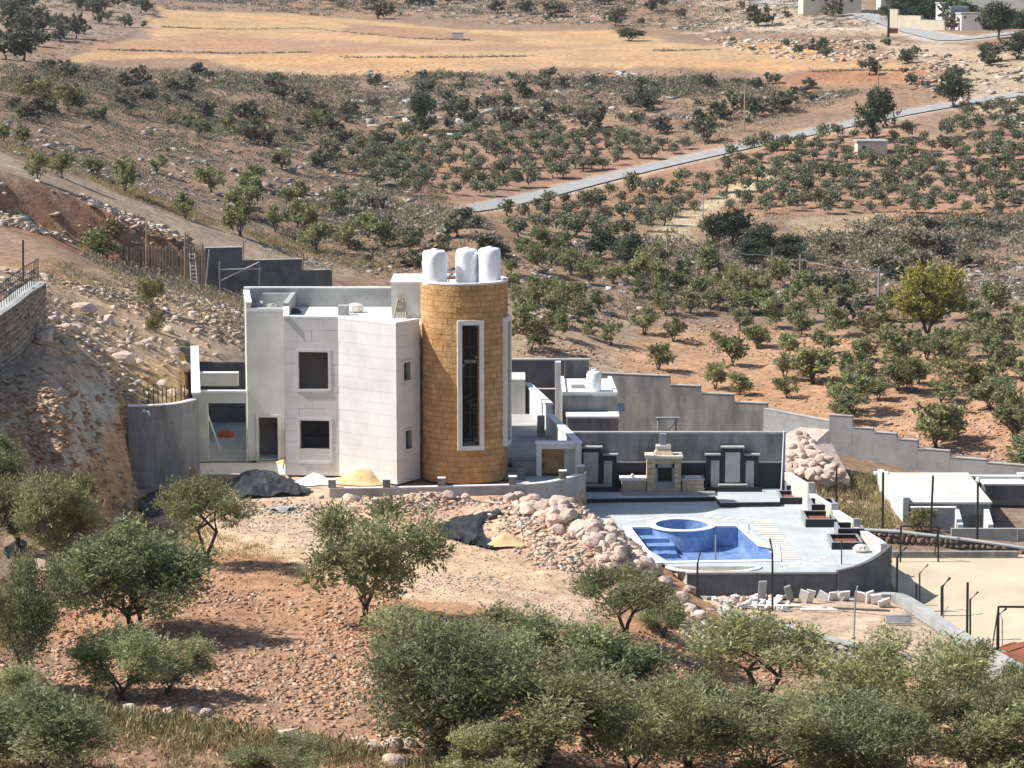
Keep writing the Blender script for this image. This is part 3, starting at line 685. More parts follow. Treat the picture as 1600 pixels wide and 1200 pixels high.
for g in GAPS:
    ph = g[0]; c = tp(ph, TR*math.cos(g[1]/TR), 0); dd = (math.cos(ph), math.sin(ph)); hw = g[1]*1.02; p0 = (c[0]-dd[0]*hw, c[1]-dd[1]*hw)
    f = frame(villa, 'tower_window_frame', p0, dd, (0, 2*hw, g[2], g[3]), 0.23, M_white, t0=-0.2, t1=0.16)
    mb = MB()
    for z in (3.6, 5.4, 6.9): mb.obox(p0, dd, 0, 2*hw, -0.14, -0.10, z, z+0.05)
    mb.obox(p0, dd, hw-0.02, hw+0.02, -0.14, -0.10, g[2], g[3]); mb.build('mullion', M_metal, f)
# stair inside the tower
mb = MB()
for k in range(44):
    a = -2.4+k*0.30; z = 0.3+k*0.2; arc_block(mb, a, a+0.31, 0.5, TR-0.24, z, z+0.16, 1)
mb.build('spiral_stair', M_inner, villa)
mb = MB(); mb.lathe([(0.0,0),(TR-0.2,0),(TR-0.2,0.2),(0,0.2)], (TX,TY,TH-0.35), 40); mb.build('tower_roof', M_whitep, villa)
mb = MB(); mb.lathe([(TR-0.22,0),(TR+0.03,0),(TR+0.03,0.09),(TR-0.22,0.09),(TR-0.22,0)], (TX,TY,TH+0.002), 56, caps=False); mb.build('coping', M_whitep, villa)

# ---- garage court on the left
g0 = (xa(303,136.3), 136.3); g1 = (D0[0]+0.0, 136.3); gd, gl = unit(g0, g1)
go_ = (sx(g0,gd,324), gl-0.06, 0.0, zy(630,136.3))
mb = MB(); wall_open(mb, g0, (g1[0]-0.03,g1[1]), 0, zy(613,136.3), 0.3, [go_]); mb.build('garage_front', M_plaster, villa)
coping([(g0[0],136.44),(g1[0]-0.03,136.44)], 0.36, zy(613,136.3)+0.002, zy(610.5,136.3), villa)
mb = MB(); mb.box(g0[0]-0.6, DL[0]-0.3, 141.4, 141.75, 3.25, zy(584,141.4)); mb.build('garage_rear_beam', M_plaster, villa)
coping([(g0[0]-0.6,141.57),(DL[0]-0.3,141.57)], 0.4, zy(584,141.4)+0.002, zy(582,141.4), villa)
mb = MB(); mb.box(g0[0]-1.9, DL[0]+0.4, 149.2, 149.5, -0.1, zy(566,149.2)); mb.build('garage_back_wall', M_concd, villa)
mb = MB(); mb.box(g0[0]-2.0, D0[0]+0.2, 136.7, 149.0, -0.09, -0.02); mb.build('garage_floor', M_concl, villa)
mb = MB(); mb.box(g0[0], A0[0]+0.5, 132.9, 136.2, -0.09, -0.035); mb.build('yard_slab', M_cream, villa)

# ---- low wing and roof terrace to the right of the tower
w0 = (xa(838,132.4), 132.4); w1 = (3.38, 132.2); w2 = (2.05, 141.0); w3 = (0.85, 148.6)
mb = MB(); mb.prism([(-0.6,133.2),(w1[0]-0.1,132.9),w2,w3,(-0.6,148.6)], 0.45, 0.85); mb.build('terrace_floor', M_concl, villa)
mb = MB(); mb.wall([w1,w2], 0.32, -0.05, 1.70); mb.build('terrace_wall', M_white, villa)
mb = MB(); mb.wall([w2,w3], 0.32, -0.05, 2.25); mb.build('terrace_wall', M_white, villa)
coping([w1,w2], 0.42, 1.702, 1.80, villa); coping([w2,w3], 0.42, 2.252, 2.35, villa)
ov = opn((w0[0],w0[1]), (1.0,0.0), 848, 903, 702, 737)
mb = MB(); mb.box(w0[0], w1[0]-0.17, 132.2, 132.52, 1.42, 1.70); mb.box(w0[0], w0[0]+0.27, 132.2, 132.52, 0, 1.42); mb.build('porch_beam', M_white, villa)
coping([(w0[0]-0.05,132.36),(w1[0]-0.22,132.36)], 0.42, 1.702, 1.797, villa)
gw = MB(); gw.box(w0[0]+0.27, w1[0]-0.17, 132.9, 133.1, 0, 1.42); gwo = gw.build('golden_wall', M_mortar, villa)
for i in range(5):
    x = w0[0]+0.28+(0.12 if i % 2 else 0)
    while x < w1[0]-0.3:
        b = min(x+0.42, w1[0]-0.2); mb = MB(); mb.box(x, b-0.012, 132.86+r_.uniform(-0.01,0.01), 132.9, 0.02+i*0.28, 0.285+i*0.28); mb.build('wall_stone', M_gold, gwo); x = b
mb = MB(); mb.box(w1[0]-0.7, w1[0]-0.17, 132.55, 132.86, 0, 1.42); mb.build('porch_pier', M_plaster, villa)
mb = MB(); mb.box(-0.25, 0.75, 146.6, 149.4, 0.85, zy(593,146.6)); mb.build('roof_box', M_plaster, villa)
mb = MB(); mb.box(1.35, 1.75, 139.0, 139.5, 0.85, 1.95); mb.build('terrace_pier', M_conc, villa)
mb = MB()
for k in range(3): mb.box(xa(792,131.6)-0.1, xa(822,131.6), 131.3+0.35*k, 131.65+0.35*k, -0.02, 0.15*(k+1))
mb.box(xa(800,131.6), xa(838,131.6), 132.4, 132.9, -0.02, 0.7); mb.build('entrance_step', M_conc, villa)
PATIO = [tuple(at_z(a,b,0.0))[:2] for a,b in ((792,764),(840,761),(875,754),(898,747))]
mb = MB(); mb.prism(PATIO+[(w1[0]-0.2,132.1),(-0.1,133.0)], -0.09, -0.02); mb.build('patio_slab', M_deck, villa)
# black band under the parapet corner, next to the deck
mb = MB(); mb.box(w1[0]-0.16, w1[0]+0.14, 132.0, 132.4, -1.6, 1.7); mb.build('corner_pier', M_plaster, villa)

# ------------------------------------------------------------------ water tanks on the tower
def tank(px, Y, r, h, lab, sd):
    x = xa(px, Y, 10.0); t = empty('water_tank', (x, Y, TH-0.15), lab, 'water tank', 'wrapped water tanks on the tower roof')
    r_ = random.Random(sd); prof = [(0.9,0),(0.98,0.06),(1.0,0.2),(0.985,0.4),(1.0,0.6),(0.99,0.78),(0.97,0.86),(0.9,0.93),(0.74,0.97),(0.4,0.985),(0.12,0.99)]
    vs = []; fs = []; seg = 36
    for i, (q, z) in enumerate(prof):
        for k in range(seg):
            a = 2*math.pi*k/seg; fold = 0.035*math.sin(4*a+11*z+sd)+0.03*math.sin(7*a-17*z+2*sd)+0.012*r_.uniform(-1,1); puff = 0.03*max(0,math.cos(6*a+sd)) if 0.85 < z < 0.96 else 0
            rr = r*(q+fold*(0.4+0.6*z)); vs.append((x+rr*math.cos(a), Y+rr*math.sin(a), TH-0.15+h*(z+puff)))
    for i in range(len(prof)-1):
        for k in range(seg): fs.append((i*seg+k, i*seg+(k+1)%seg, (i+1)*seg+(k+1)%seg, (i+1)*seg+k))
    e = (len(prof)-1)*seg; fs.append(tuple(range(e, e+seg)))
    mb = MB(); mb.add(vs, fs); mb.build('wrapped_body', M_plastic, t, smooth=True)
    mb = MB(); mb.lathe([(r*0.3,0),(r*0.3,0.05),(r*0.1,0.07)], (x,Y,TH-0.15+h*0.985), 14); mb.build('lid', M_plastic, t, smooth=True)
    return t
tank(679.5, 131.55, 0.63, 1.80, 'leftmost white wrapped water tank on the tower roof, standing apart', 1)
tank(729.5, 132.3, 0.575, 1.80, 'middle white wrapped water tank on the tower roof', 2)
tank(765, 132.0, 0.58, 1.88, 'rightmost and tallest white wrapped water tank on the tower roof', 3)
mb = MB(); mb.tube([(xa(702,131.6),131.6,TH),(xa(704,131.6),131.6,TH+0.35),(xa(709,131.7),131.7,TH+0.4)], 0.05); tag(mb.build('tank_pipe', M_gmetal), 'short grey pipe between the water tanks on the tower', 'pipe')

# small things on the flat roof
def roof_at(px, py): return at_z(px, py, 7.5)
t = empty('step_trestle', tuple(roof_at(626,497)), 'small grey timber trestle standing on the flat roof by the tower', 'trestle'); p = roof_at(626,497)
for s in (-1, 1):
    for q in (-1, 1):
        mb = MB(); mb.tube([(p.x+s*0.35,p.y+q*0.3,7.5),(p.x+s*0.12,p.y+q*0.05,8.55)], 0.05, 4); mb.build('leg', M_wood, t)
for z in (7.85, 8.2, 8.5):
    mb = MB(); mb.box(p.x-0.36+0.25*(z-7.5)/1.05, p.x+0.36-0.25*(z-7.5)/1.05, p.y-0.24, p.y-0.14, z, z+0.1); mb.build('tread', M_wood, t)
p = roof_at(537,492); mb = MB(); mb.box(p.x-0.28,p.x+0.28,p.y-0.3,p.y+0.3,7.5,8.02); mb.box(p.x-0.18,p.x+0.18,p.y-0.33,p.y-0.3,7.6,7.92); tag(mb.build('roof_box', M_concl), 'small pale box unit on the flat roof above the white facade', 'box')
p = roof_at(555,488); mb = MB(); mb.lathe([(0.35,0),(0.5,0.15),(0.42,0.4),(0.15,0.5)],(p.x,p.y,7.5),10,0.12,4); tag(mb.build('cement_sack', M_cream), 'slumped beige cement sack on the flat roof beside the box unit', 'sack')
p = roof_at(460,489); mb = MB(); mb.lathe([(0.45,0),(0.4,0.12),(0.2,0.22),(0.03,0.28)],(p.x,p.y,7.5),12,0.2,4); tag(mb.build('dark_bag', M_tarp), 'black plastic bag lying on the roof beside the left parapet', 'bag')
for k,(px,w) in enumerate(((405,0.5),(424,0.6))):
    p = at_z(px, 455, 8.43); mb = MB(); mb.lathe([(w*0.9,0),(w,0.1),(w*0.9,0.25),(w*0.4,0.33)],(p.x,BK-0.45,7.5),12,0.1,k); tag(mb.build('sack', M_concl), ('left' if k == 0 else 'right')+' grey sack behind the left parapet of the roof', 'sack')

# ------------------------------------------------------------------ retaining walls around the villa
t = empty('retaining_wall', (-17.6,131,0), 'tall dark curved concrete retaining wall left of the garage', 'wall')
pts = [at_z(203,763,-0.05), at_z(228,764,-0.05), at_z(255,761,-0.05), at_z(282,753,-0.05), at_z(304,742,-0.05)]
pl = [(p.x,p.y) for p in pts]; ztop = [zy(y, p.y) for p, y in zip(pts, (633,633,632,629,623))]
pz_ = smooth_line(dense([(a[0],a[1],z) for a,z in zip(pl,ztop)],0.25),14); plz = [p[:2] for p in pz_]; zz_ = [p[2] for p in pz_]
mb = MB(); mb.wall(plz, 0.3, -0.3, [z-0.06 for z in zz_]); mb.build('wall_body', M_conc, t, smooth=False)
mb = MB(); mb.wall(plz, 0.34, [z-0.058 for z in zz_], zz_); mb.build('coping', M_whitep, t)
p = pts[1]; mb = MB(); zz = zy(640,p.y); mb.tube([(p.x+0.0,p.y-0.15,zz),(p.x,p.y-0.5,zz),(p.x+0.3,p.y-0.6,zz-0.02),(p.x+0.34,p.y-0.62,zz-0.2)],0.05); mb.build('drain_spout', M_whitep, t)
t = empty('boundary_wall', (-17,140,0), 'long boundary wall with white top running back from the retaining wall', 'wall')
a = (pl[-1][0]+0.12, pl[-1][1]+0.2); b = (xa(304,150.5,4.1), 150.5)
mb = MB(); mb.wall([a,b], 0.3, -0.3, 4.1); mb.build('wall_body', M_plaster, t)
mb = MB(); mb.wall([a,b], 0.46, 4.102, 4.2); mb.build('coping', M_whitep, t)
mb = MB(); mb.box(b[0]-0.95, b[0]-0.18, 150.2, 150.5, 0, 4.15); mb.build('end_return', M_concd, t)
for k in range(11):
    px = 226+k*7; Y = 132.6; x = xa(px,Y,4); h = random.uniform(0.45,0.75); mb = MB(); mb.tube([(x,Y,2.6),(x+random.uniform(-0.05,0.05),Y,4.05+h)],0.025,4)
    tag(mb.build('rebar_stub', M_metal), 'thin dark reinforcing bar sticking up behind the curved retaining wall', 'bar', 'bars behind the retaining wall')

# curved garden wall with stub posts in front of the tower
t = empty('garden_wall', (-4,127,-0.6), 'low curved plastered garden wall with stub posts in front of the tower', 'wall')
tops = [(515,762),(560,762),(604,761.6),(650,760.6),(690,759.6),(740,758.6),(800,757.3),(845,755),(880,748),(905,741),(912,737)]
gp = [at_z(a,b,0.38) for a,b in tops]; gpl = smooth_line(dense([(p.x,p.y) for p in gp],0.5),2)
mb = MB(); mb.wall(gpl, 0.24, -1.75, 0.34); mb.build('wall_body', M_concl, t)
mb = MB(); mb.wall(gpl, 0.28, 0.342, 0.40); mb.build('coping', M_whitep, t)
for px in (519,604,690,801,879,907):
    b = np.interp(px,[q[0] for q in tops],[q[1] for q in tops]); p = at_z(px,float(b),0.38); mb = MB(); mb.box(p.x-0.18,p.x+0.18,p.y-0.18,p.y+0.18,0.401,0.78); pp = mb.build('stub_post', M_conc, t)
    mb = MB(); mb.box(p.x-0.2,p.x+0.2,p.y-0.2,p.y+0.2,0.781,0.82); mb.build('post_cap', M_whitep, pp)
# ------------------------------------------------------------------ pool deck
POOLZ = DECKZ+0.0
pool_px = [(984,825),(1153,822.5),(1186,852),(1209,856.5),(1210,876),(1025,879)]
POOL = [tuple(at_z(a,b,DECKZ))[:2] for a,b in pool_px]
jc = at_z(1065.5,821,DECKZ); JR = 1.32
def circ(c, r, n=40, a0=0, a1=2*math.pi): return [(c[0]+r*math.cos(a0+(a1-a0)*i/n), c[1]+r*math.sin(a0+(a1-a0)*i/n)) for i in range(n)]
def fill(outer, holes, z, name, m, parent=None, z_side=None):
    bm = bmesh.new(); loops = []
    for lp in [outer]+holes:
        vs = [bm.verts.new((p[0],p[1],z)) for p in lp]; loops.append(vs)
        for i in range(len(vs)): bm.edges.new((vs[i], vs[(i+1)%len(vs)]))
    bmesh.ops.triangle_fill(bm, use_beauty=True, use_dissolve=False, edges=bm.edges[:])
    bm.normal_update()
    for f in bm.faces:
        if f.normal.z < 0: f.normal_flip()
    if z_side is not None:
        for lp in loops:
            lo = [bm.verts.new((v.co.x,v.co.y,z_side)) for v in lp]
            for i in range(len(lp)): bm.faces.new((lp[i], lp[(i+1)%len(lp)], lo[(i+1)%len(lp)], lo[i]))
    me = bpy.data.meshes.new(name); bm.to_mesh(me); bm.free(); me.materials.append(m)
    o = bpy.data.objects.new(name, me); C.objects.link(o)
    if parent is not None: o.parent = parent; o.location = tuple(-x for x in world_loc(parent))
    return o
# union of pool polygon and whirlpool circle as one hole in the deck
def clip_union(poly, c, r):
    out = []; n = len(poly); P = dense(poly+[poly[0]], 0.08)[:-1]
    ins = [((p[0]-c[0])**2+(p[1]-c[1])**2)**0.5 < r for p in P]
    keep = [p for p, q in zip(P, ins) if not q]
    first = next(i for i in range(len(P)) if ins[i] and not ins[i-1]); last = next(i for i in range(len(P)) if ins[i] and not ins[(i+1)%len(P)])
    a0 = math.atan2(P[first][1]-c[1], P[first][0]-c[0]); a1 = math.atan2(P[last][1]-c[1], P[last][0]-c[0])
    if a1 > a0: a1 -= 2*math.pi
    arc = [(c[0]+r*math.cos(a0+(a1-a0)*i/40), c[1]+r*math.sin(a0+(a1-a0)*i/40)) for i in range(41)]
    return P[:first]+arc+P[last+1:] if last >= first else arc+P[last+1:first]
HOLE = clip_union(POOL, (jc.x,jc.y), JR+0.30)
deck = fill(DECK, [HOLE], DECKZ, 'pool_deck', M_deck, None, -4.4); tag(deck, 'pale grey tiled pool deck', kind='structure')

pool = empty('swimming_pool', (sum(p[0] for p in POOL)/6, sum(p[1] for p in POOL)/6, -3.2), 'empty blue mosaic swimming pool with round whirlpool on the pale deck', 'pool')
fl = MB(); PF = [(p[0],p[1]) for p in HOLE]
def offs(poly, d):
    n = len(poly); a = sum(poly[i][0]*poly[(i+1)%n][1]-poly[(i+1)%n][0]*poly[i][1] for i in range(n)); s = 1 if a > 0 else -1; out = []
    for i in range(n):
        p = Vector(poly[i]); u = (p-Vector(poly[i-1])).normalized(); v = (Vector(poly[(i+1)%n])-p).normalized()
        n1 = Vector((u.y,-u.x))*s; n2 = Vector((v.y,-v.x))*s; b = (n1+n2); b = b/max(b.length_squared*0.5, 0.5)
        out.append((p.x+b.x*d, p.y+b.y*d))
    return out
IN = offs(PF, -0.004)
bz = [(p[0],p[1],DECKZ-0.02) for p in IN]+[(p[0],p[1],-2.62) for p in IN]; n = len(IN)
mb = MB(); mb.add(bz, [(i,(i+1)%n,n+(i+1)%n,n+i) for i in range(n)]); mb.build('basin_wall', M_pool, pool)
fill(IN, [], -2.62, 'basin_floor', M_pool, pool)
# steps in the back left corner
p = Vector(POOL[0]); u = (Vector(POOL[1])-p).normalized(); v = (Vector(POOL[5])-p).normalized()
for k in range(3):
    a = p+v*0.06+u*0.06; q = [a, a+u*1.9, a+u*1.9+v*(0.9+0.75*(2-k)), a+v*(0.9+0.75*(2-k))]
    mb = MB(); mb.prism([(x.x,x.y) for x in q], -2.61+0.0*k, -2.38+0.22*k-0.003*k); mb.build('pool_step', M_pool, pool)
# whirlpool
mb = MB(); mb.lathe([(JR-0.001,-1.0),(JR+0.28,-1.0),(JR+0.28,-1.0+0.86),(JR-0.001,-0.14)], (jc.x,jc.y,DECKZ+0.0), 48); 
mb = MB(); mb.lathe([(JR+0.285,-1.02),(JR+0.285,0.02),(JR,0.02),(JR,-0.7),(0.02,-0.7)], (jc.x,jc.y,DECKZ), 48, caps=False); mb.build('whirlpool_tub', M_pool, pool, smooth=False)
mb = MB(); mb.lathe([(JR-0.02,0),(JR+0.36,0),(JR+0.36,0.05),(JR-0.02,0.05),(JR-0.02,0)], (jc.x,jc.y,DECKZ+0.021), 56, caps=False); mb.build('whirlpool_coping', M_whitep, pool)
CO = offs(PF, 0.30); CI = offs(PF, -0.06)
ol = [i for i in range(n) if math.hypot(PF[i][0]-jc.x, PF[i][1]-jc.y) > JR+0.34]
mb = MB()
for i in range(n):
    j = (i+1) % n
    if i in ol and j in ol:
        q = [CI[i],CI[j],CO[j],CO[i]]; mb.prism(q, DECKZ-0.03, DECKZ+0.055)
mb.build('pool_coping', M_whitep, pool)
mb = MB(); b = at_z(1170,836,DECKZ); mb.tube([(b.x,b.y,DECKZ),(b.x,b.y,DECKZ+0.55)],0.03); mb.build('handrail_post', M_gmetal, pool)
# half round planter at the near side
bc = at_z(1115,886,DECKZ)
mb = MB(); arc = [(bc.x+2.1*math.cos(a), bc.y+1.2*math.sin(a)) for a in np.linspace(-math.pi,0,26)]; mb.wall(arc, 0.26, DECKZ, DECKZ+0.06)
pl_ = empty('round_planter_bed', (bc.x,bc.y,DECKZ), 'half round planting bed with white kerb at the near edge of the pool', 'planter'); mb.build('kerb', M_whitep, pl_)
mb = MB(); mb.prism([(bc.x+1.95*math.cos(a), bc.y+1.05*math.sin(a)) for a in np.linspace(-math.pi,0,26)], DECKZ+0.002, DECKZ+0.03); mb.build('soil', M_inner, pl_)

# cream pavers set in the deck round the pool
r_ = random.Random(4)
def paver(px0, px1, py, dy=0.17):
    a = at_z(px0,py,DECKZ); b = at_z(px1,py,DECKZ); mb = MB(); mb.box(a.x,b.x,a.y-dy,a.y+dy,DECKZ+0.001,DECKZ+0.016+r_.uniform(0,0.004)); o = mb.build('paver', M_cream, deck, origin=((a.x+b.x)/2,a.y,DECKZ)); return o
for k in range(18):
    y = 813+k*3.55; s = k/17.0; paver(1172+36*s+ (6 if k%2 else 0), 1206+44*s, y)
for k in range(7):
    y = 868+k*0.0
for k,(x,y) in enumerate(((1105,808),(1122,809),(1140,810),(1157,811),(1172,805.5),(1015,811),(1000,812.5),(985,813.5),(1225,882),(1245,880),(1262,882),(1240,886),(1222,889),(1275,876),(1285,872),(1180,888),(1196,886))):
    paver(x-5, x+6, y, 0.2)

# raised terraces with black risers along the back wall
tr = empty('raised_terrace', (9,134,DECKZ), 'raised terrace with black riser under the back wall of the pool deck', 'terrace')
TZ = DECKZ+0.26
L1 = [at_z(912,778.5,TZ), at_z(1118,775.5,TZ)]; L2 = [at_z(1126,785,TZ), at_z(1219,784,TZ)]
mb = MB(); mb.prism([(3.7,L1[0].y),(L1[1].x,L1[1].y),(L2[0].x,L2[0].y),(L2[1].x,L2[1].y),(14.1,135.95),(3.4,135.95)], DECKZ+0.002, TZ-0.04); mb.build('riser', M_black, tr)
mb = MB(); mb.prism([(3.7,L1[0].y+0.03),(L1[1].x,L1[1].y+0.03),(L2[0].x,L2[0].y+0.03),(L2[1].x-0.02,L2[1].y+0.03),(14.1,135.95),(3.4,135.95)], TZ-0.039, TZ); mb.build('terrace_tile', M_deck, tr)
# back wall
bw = empty('deck_back_wall', (8.8,136.2,DECKZ), 'grey plastered back wall of the pool deck with black lower band', 'wall')
mb = MB(); mb.box(3.15,14.35,136.1,136.35,-4,zy(677.5,136.1)); mb.build('wall_body', M_conc, bw)
mb = MB(); mb.box(3.1,14.4,136.06,136.4,zy(677.5,136.1)+0.002,zy(675,136.1)); mb.build('coping', M_concl, bw)
mb = MB(); mb.box(3.4,14.2,136.0,136.099,TZ,0.0); mb.build('black_band', M_black, bw)
mb = MB(); mb.box(3.4,14.2,135.97,136.098,0.001,0.05); mb.build('band_cap', M_grey, bw)
mb = MB(); q = at_y(1221,735,135.4); mb.tube([(q.x,135.4,TZ),(q.x+0.15,135.9,1.75)],0.035); mb.build('stay_pipe', M_whitep, bw)

# two black stone wall fountains
def fountain(cx, lab):
    t = empty('wall_fountain', (cx,135.7,TZ), lab, 'fountain', 'black stone wall fountains')
    Y0, Y1 = 135.55, 135.97
    zc, zs = zy(700,135.6), zy(712,135.6); w = 0.52
    mb = MB(); mb.box(cx-w,cx+w,Y0,Y1,TZ,zc); mb.box(cx-1.36,cx-w,Y0+0.12,Y1,TZ,zs); mb.box(cx+w,cx+1.36,Y0+0.12,Y1,TZ,zs); mb.build('black_cladding', M_black, t)
    mb = MB(); mb.box(cx-w-0.09,cx+w+0.09,Y0-0.06,Y1+0.01,zc+0.001,zc+0.07); mb.build('cap', M_concl, t)
    for s in (-1,1):
        mb = MB(); a, b = sorted((cx+s*(w+0.095), cx+s*1.44)); mb.box(a,b,Y0+0.07,Y1+0.01,zs+0.001,zs+0.07); mb.build('cap', M_concl, t)
        mb = MB(); a, b = sorted((cx+s*(w+0.17), cx+s*(w+0.60))); mb.box(a,b,Y0+0.06,Y0+0.119,TZ+0.12,zs-0.28); mb.build('side_panel', M_concl, t)
    mb = MB(); mb.box(cx-w+0.14,cx+w-0.14,Y0-0.06,Y0-0.001,TZ+0.40,zc-0.22); mb.build('centre_panel', M_concl, t)
    mb = MB(); mb.box(cx-0.75,cx+0.75,Y0-0.42,Y0-0.06,TZ+0.24,TZ+0.33); mb.build('spout_shelf', M_concl, t)
    b_ = MB(); b_.box(cx-1.5,cx+1.5,Y0-0.62,Y0-0.50,TZ,TZ+0.2); b_.box(cx-1.5,cx+1.5,Y0-0.63,Y0-0.49,TZ+0.201,TZ+0.24); b_.build('basin_kerb', M_black, t)
fountain(xa(1144.5,135.6,-0.5), 'black stone wall fountain right of the barbecue on the pool deck')
fountain(xa(923,135.6,-0.5), 'black stone wall fountain half hidden left of the barbecue')

# barbecue
bq = empty('barbecue', (xa(1037,134.7,-1), 134.9, TZ), 'stone barbecue fireplace with chimney and side counters on the pool deck', 'barbecue')
x0, x1 = xa(1011,134.7,-0.5), xa(1064,134.7,-0.5); yb = 134.62; zt = zy(716,yb)
M_bq = mat('barbecue stone', (0.60,0.46,0.32), 0.85, 0.3, 4.0, rnd=0.12, bump=0.4, bscale=14)
oo = (xa(1024,yb,-0.5)-x0, xa(1054,yb,-0.5)-x0, zy(763,yb), zy(725,yb))
mb = MB(); wall_open(mb, (x0,yb), (x1,yb), TZ, zt, 0.25, [oo]); mb.box(x0,x0+0.22,yb+0.25,135.6,TZ,zt); mb.box(x1-0.22,x1,yb+0.25,135.6,TZ,zt); body = mb.build('body', M_bq, bq)
for s in (0, 1):
    xc = x0+oo[0]/2 if s == 0 else x1-(x1-x0-oo[1])/2
    for k in range(7):
        w_ = 0.5*(oo[0] if s == 0 else (x1-x0-oo[1])); h_ = (zt-TZ)/7; mb = MB(); mb.box(xc-w_-0.01,xc+w_-0.02,yb-0.04-0.02*(k%2),yb-0.001,TZ+k*h_+0.01,TZ+(k+1)*h_-0.01); mb.build('stone_block', M_bq, body)
mb = MB(); mb.box(x0+oo[0],x0+oo[1],yb+0.05,yb+0.6,oo[2],oo[2]+0.32); mb.box(x0+oo[0],x0+oo[0]+0.12,yb+0.05,yb+0.6,oo[2]+0.32,oo[3]); mb.box(x0+oo[1]-0.12,x0+oo[1],yb+0.05,yb+0.6,oo[2]+0.32,oo[3]); mb.box(x0+oo[0],x0+oo[1],yb+0.05,yb+0.6,oo[3]-0.2,oo[3]); mb.build('fire_surround', M_grey, bq)
mb = MB(); mb.box(x0+oo[0],x0+oo[1],yb+0.7,yb+0.78,TZ,zt-0.02); mb.build('firebox', M_dark, bq)
mb = MB(); mb.box(x0-0.09,x1+0.09,yb-0.14,135.7,zt+0.001,zt+0.13); mb.build('mantel_slab', M_cream, bq)
c0, c1 = xa(1025,135,0.7), xa(1048,135,0.7); zc = zy(696,135)
mb = MB(); mb.add([(c0-0.12,134.7,zt+0.131),(c1+0.12,134.7,zt+0.131),(c1+0.12,135.5,zt+0.131),(c0-0.12,135.5,zt+0.131),(c0+0.05,134.85,zc-0.15),(c1-0.05,134.85,zc-0.15),(c1-0.05,135.35,zc-0.15),(c0+0.05,135.35,zc-0.15)],[(0,1,5,4),(1,2,6,5),(2,3,7,6),(3,0,4,7),(4,5,6,7)]); mb.build('hood', M_bq, bq)
mb = MB(); mb.box(c0,c1,134.8,135.4,zc-0.149,zc); mb.build('chimney_cap', M_cream, bq)
mb = MB(); mb.box(xa(1031,135,1.2),xa(1041,135,1.2),134.95,135.25,zc+0.001,zy(678,135)); mb.build('flue', M_grey, bq)
for (a, b, nm) in ((972,1010,'left_counter'),(1066,1100,'right_counter')):
    xa0, xa1 = xa(a,134.6,-1), xa(b,134.6,-1); cb = MB(); cb.box(xa0,xa1-0.02,134.62,135.5,TZ,TZ+0.68); cbo = cb.build('counter', M_mortar if False else M_bq, bq)
    for k in range(3):
        mb = MB(); mb.box(xa0+0.01,xa1-0.03,134.58,134.619,TZ+0.02+k*0.22,TZ+0.215+k*0.22); mb.build('stone_block', M_bq, cbo)
    mb = MB(); mb.box(xa0-0.12,xa1+0.02,134.5,135.6,TZ+0.681,TZ+0.76); mb.build('counter_top', M_whitep if a < 1000 else M_concl, bq)
q = xa(1083,134.9,-0.5); mb = MB(); mb.box(q-0.42,q+0.42,134.75,135.4,TZ+0.761,TZ+0.80); mb.build('work_board', M_whitep, bq)
mb = MB(); mb.box(xa(973,134,-1),xa(1118,134,-1),133.9,134.55,TZ+0.002,TZ+0.13); mb.build('plinth', M_grey, bq)
mb = MB(); mb.lathe([(0.09,0),(0.11,0.08),(0.05,0.2)],(xa(988,135,-0.6),135.0,TZ+0.761),10); tag(mb.build('small_pot', M_cream), 'small pale pot standing on the left barbecue counter', 'pot')

# stepped side wall of the deck
sw = empty('deck_side_wall', (16,128,DECKZ), 'low pale stepped wall along the right edge of the pool deck', 'wall')
E0 = Vector((14.45,136.0)); E1 = Vector((17.45,121.1)); ed, eL = unit(E0, E1)
segs = [(0,4.2,1.05),(4.2,8.0,0.72),(8.0,11.4,0.62),(11.4,eL,0.45)]
for k,(a,b,h) in enumerate(segs):
    p0 = E0+Vector(ed)*a; p1 = E0+Vector(ed)*b; mb = MB(); mb.wall([tuple(p0),tuple(p1)],0.28,-4.2,DECKZ+h); mb.build('wall_section', M_plaster, sw)
    mb = MB(); mb.wall([tuple(p0+Vector(ed)*0.03),tuple(p1-Vector(ed)*0.03)],0.34,DECKZ+h+0.001,DECKZ+h+0.05); mb.build('coping', M_whitep, sw)
    if k < 3:
        mb = MB(); q = p1-Vector(ed)*0.22; mb.wall([tuple(q),tuple(p1+Vector(ed)*0.02)],0.36,DECKZ,DECKZ+h+0.28); mb.build('end_pier', M_concl, sw)
# near retaining walls of the deck
fw = empty('deck_front_wall', (12,117.5,-3), 'dark concrete retaining wall along the near edge of the pool deck', 'wall')
mb = MB(); mb.wall([(7.95,116.95),(14.75,117.12)],0.16,-4,DECKZ-0.03); mb.build('wall_body', M_concd, fw)
mb = MB(); mb.wall([(7.9,116.95),(14.75,117.12)],0.3,DECKZ-0.029,DECKZ+0.06); mb.build('coping', M_concl, fw)
cv = smooth_line(dense([(14.78,117.05),(15.6,117.5),(16.4,118.4),(17.1,119.6),(17.75,121.1)],0.3),4); zc_ = [DECKZ+0.12+0.32*i/(len(cv)-1) for i in range(len(cv))]
mb = MB(); mb.wall(cv,0.2,-4.1,zc_); mb.build('curved_wall', M_concd, fw)

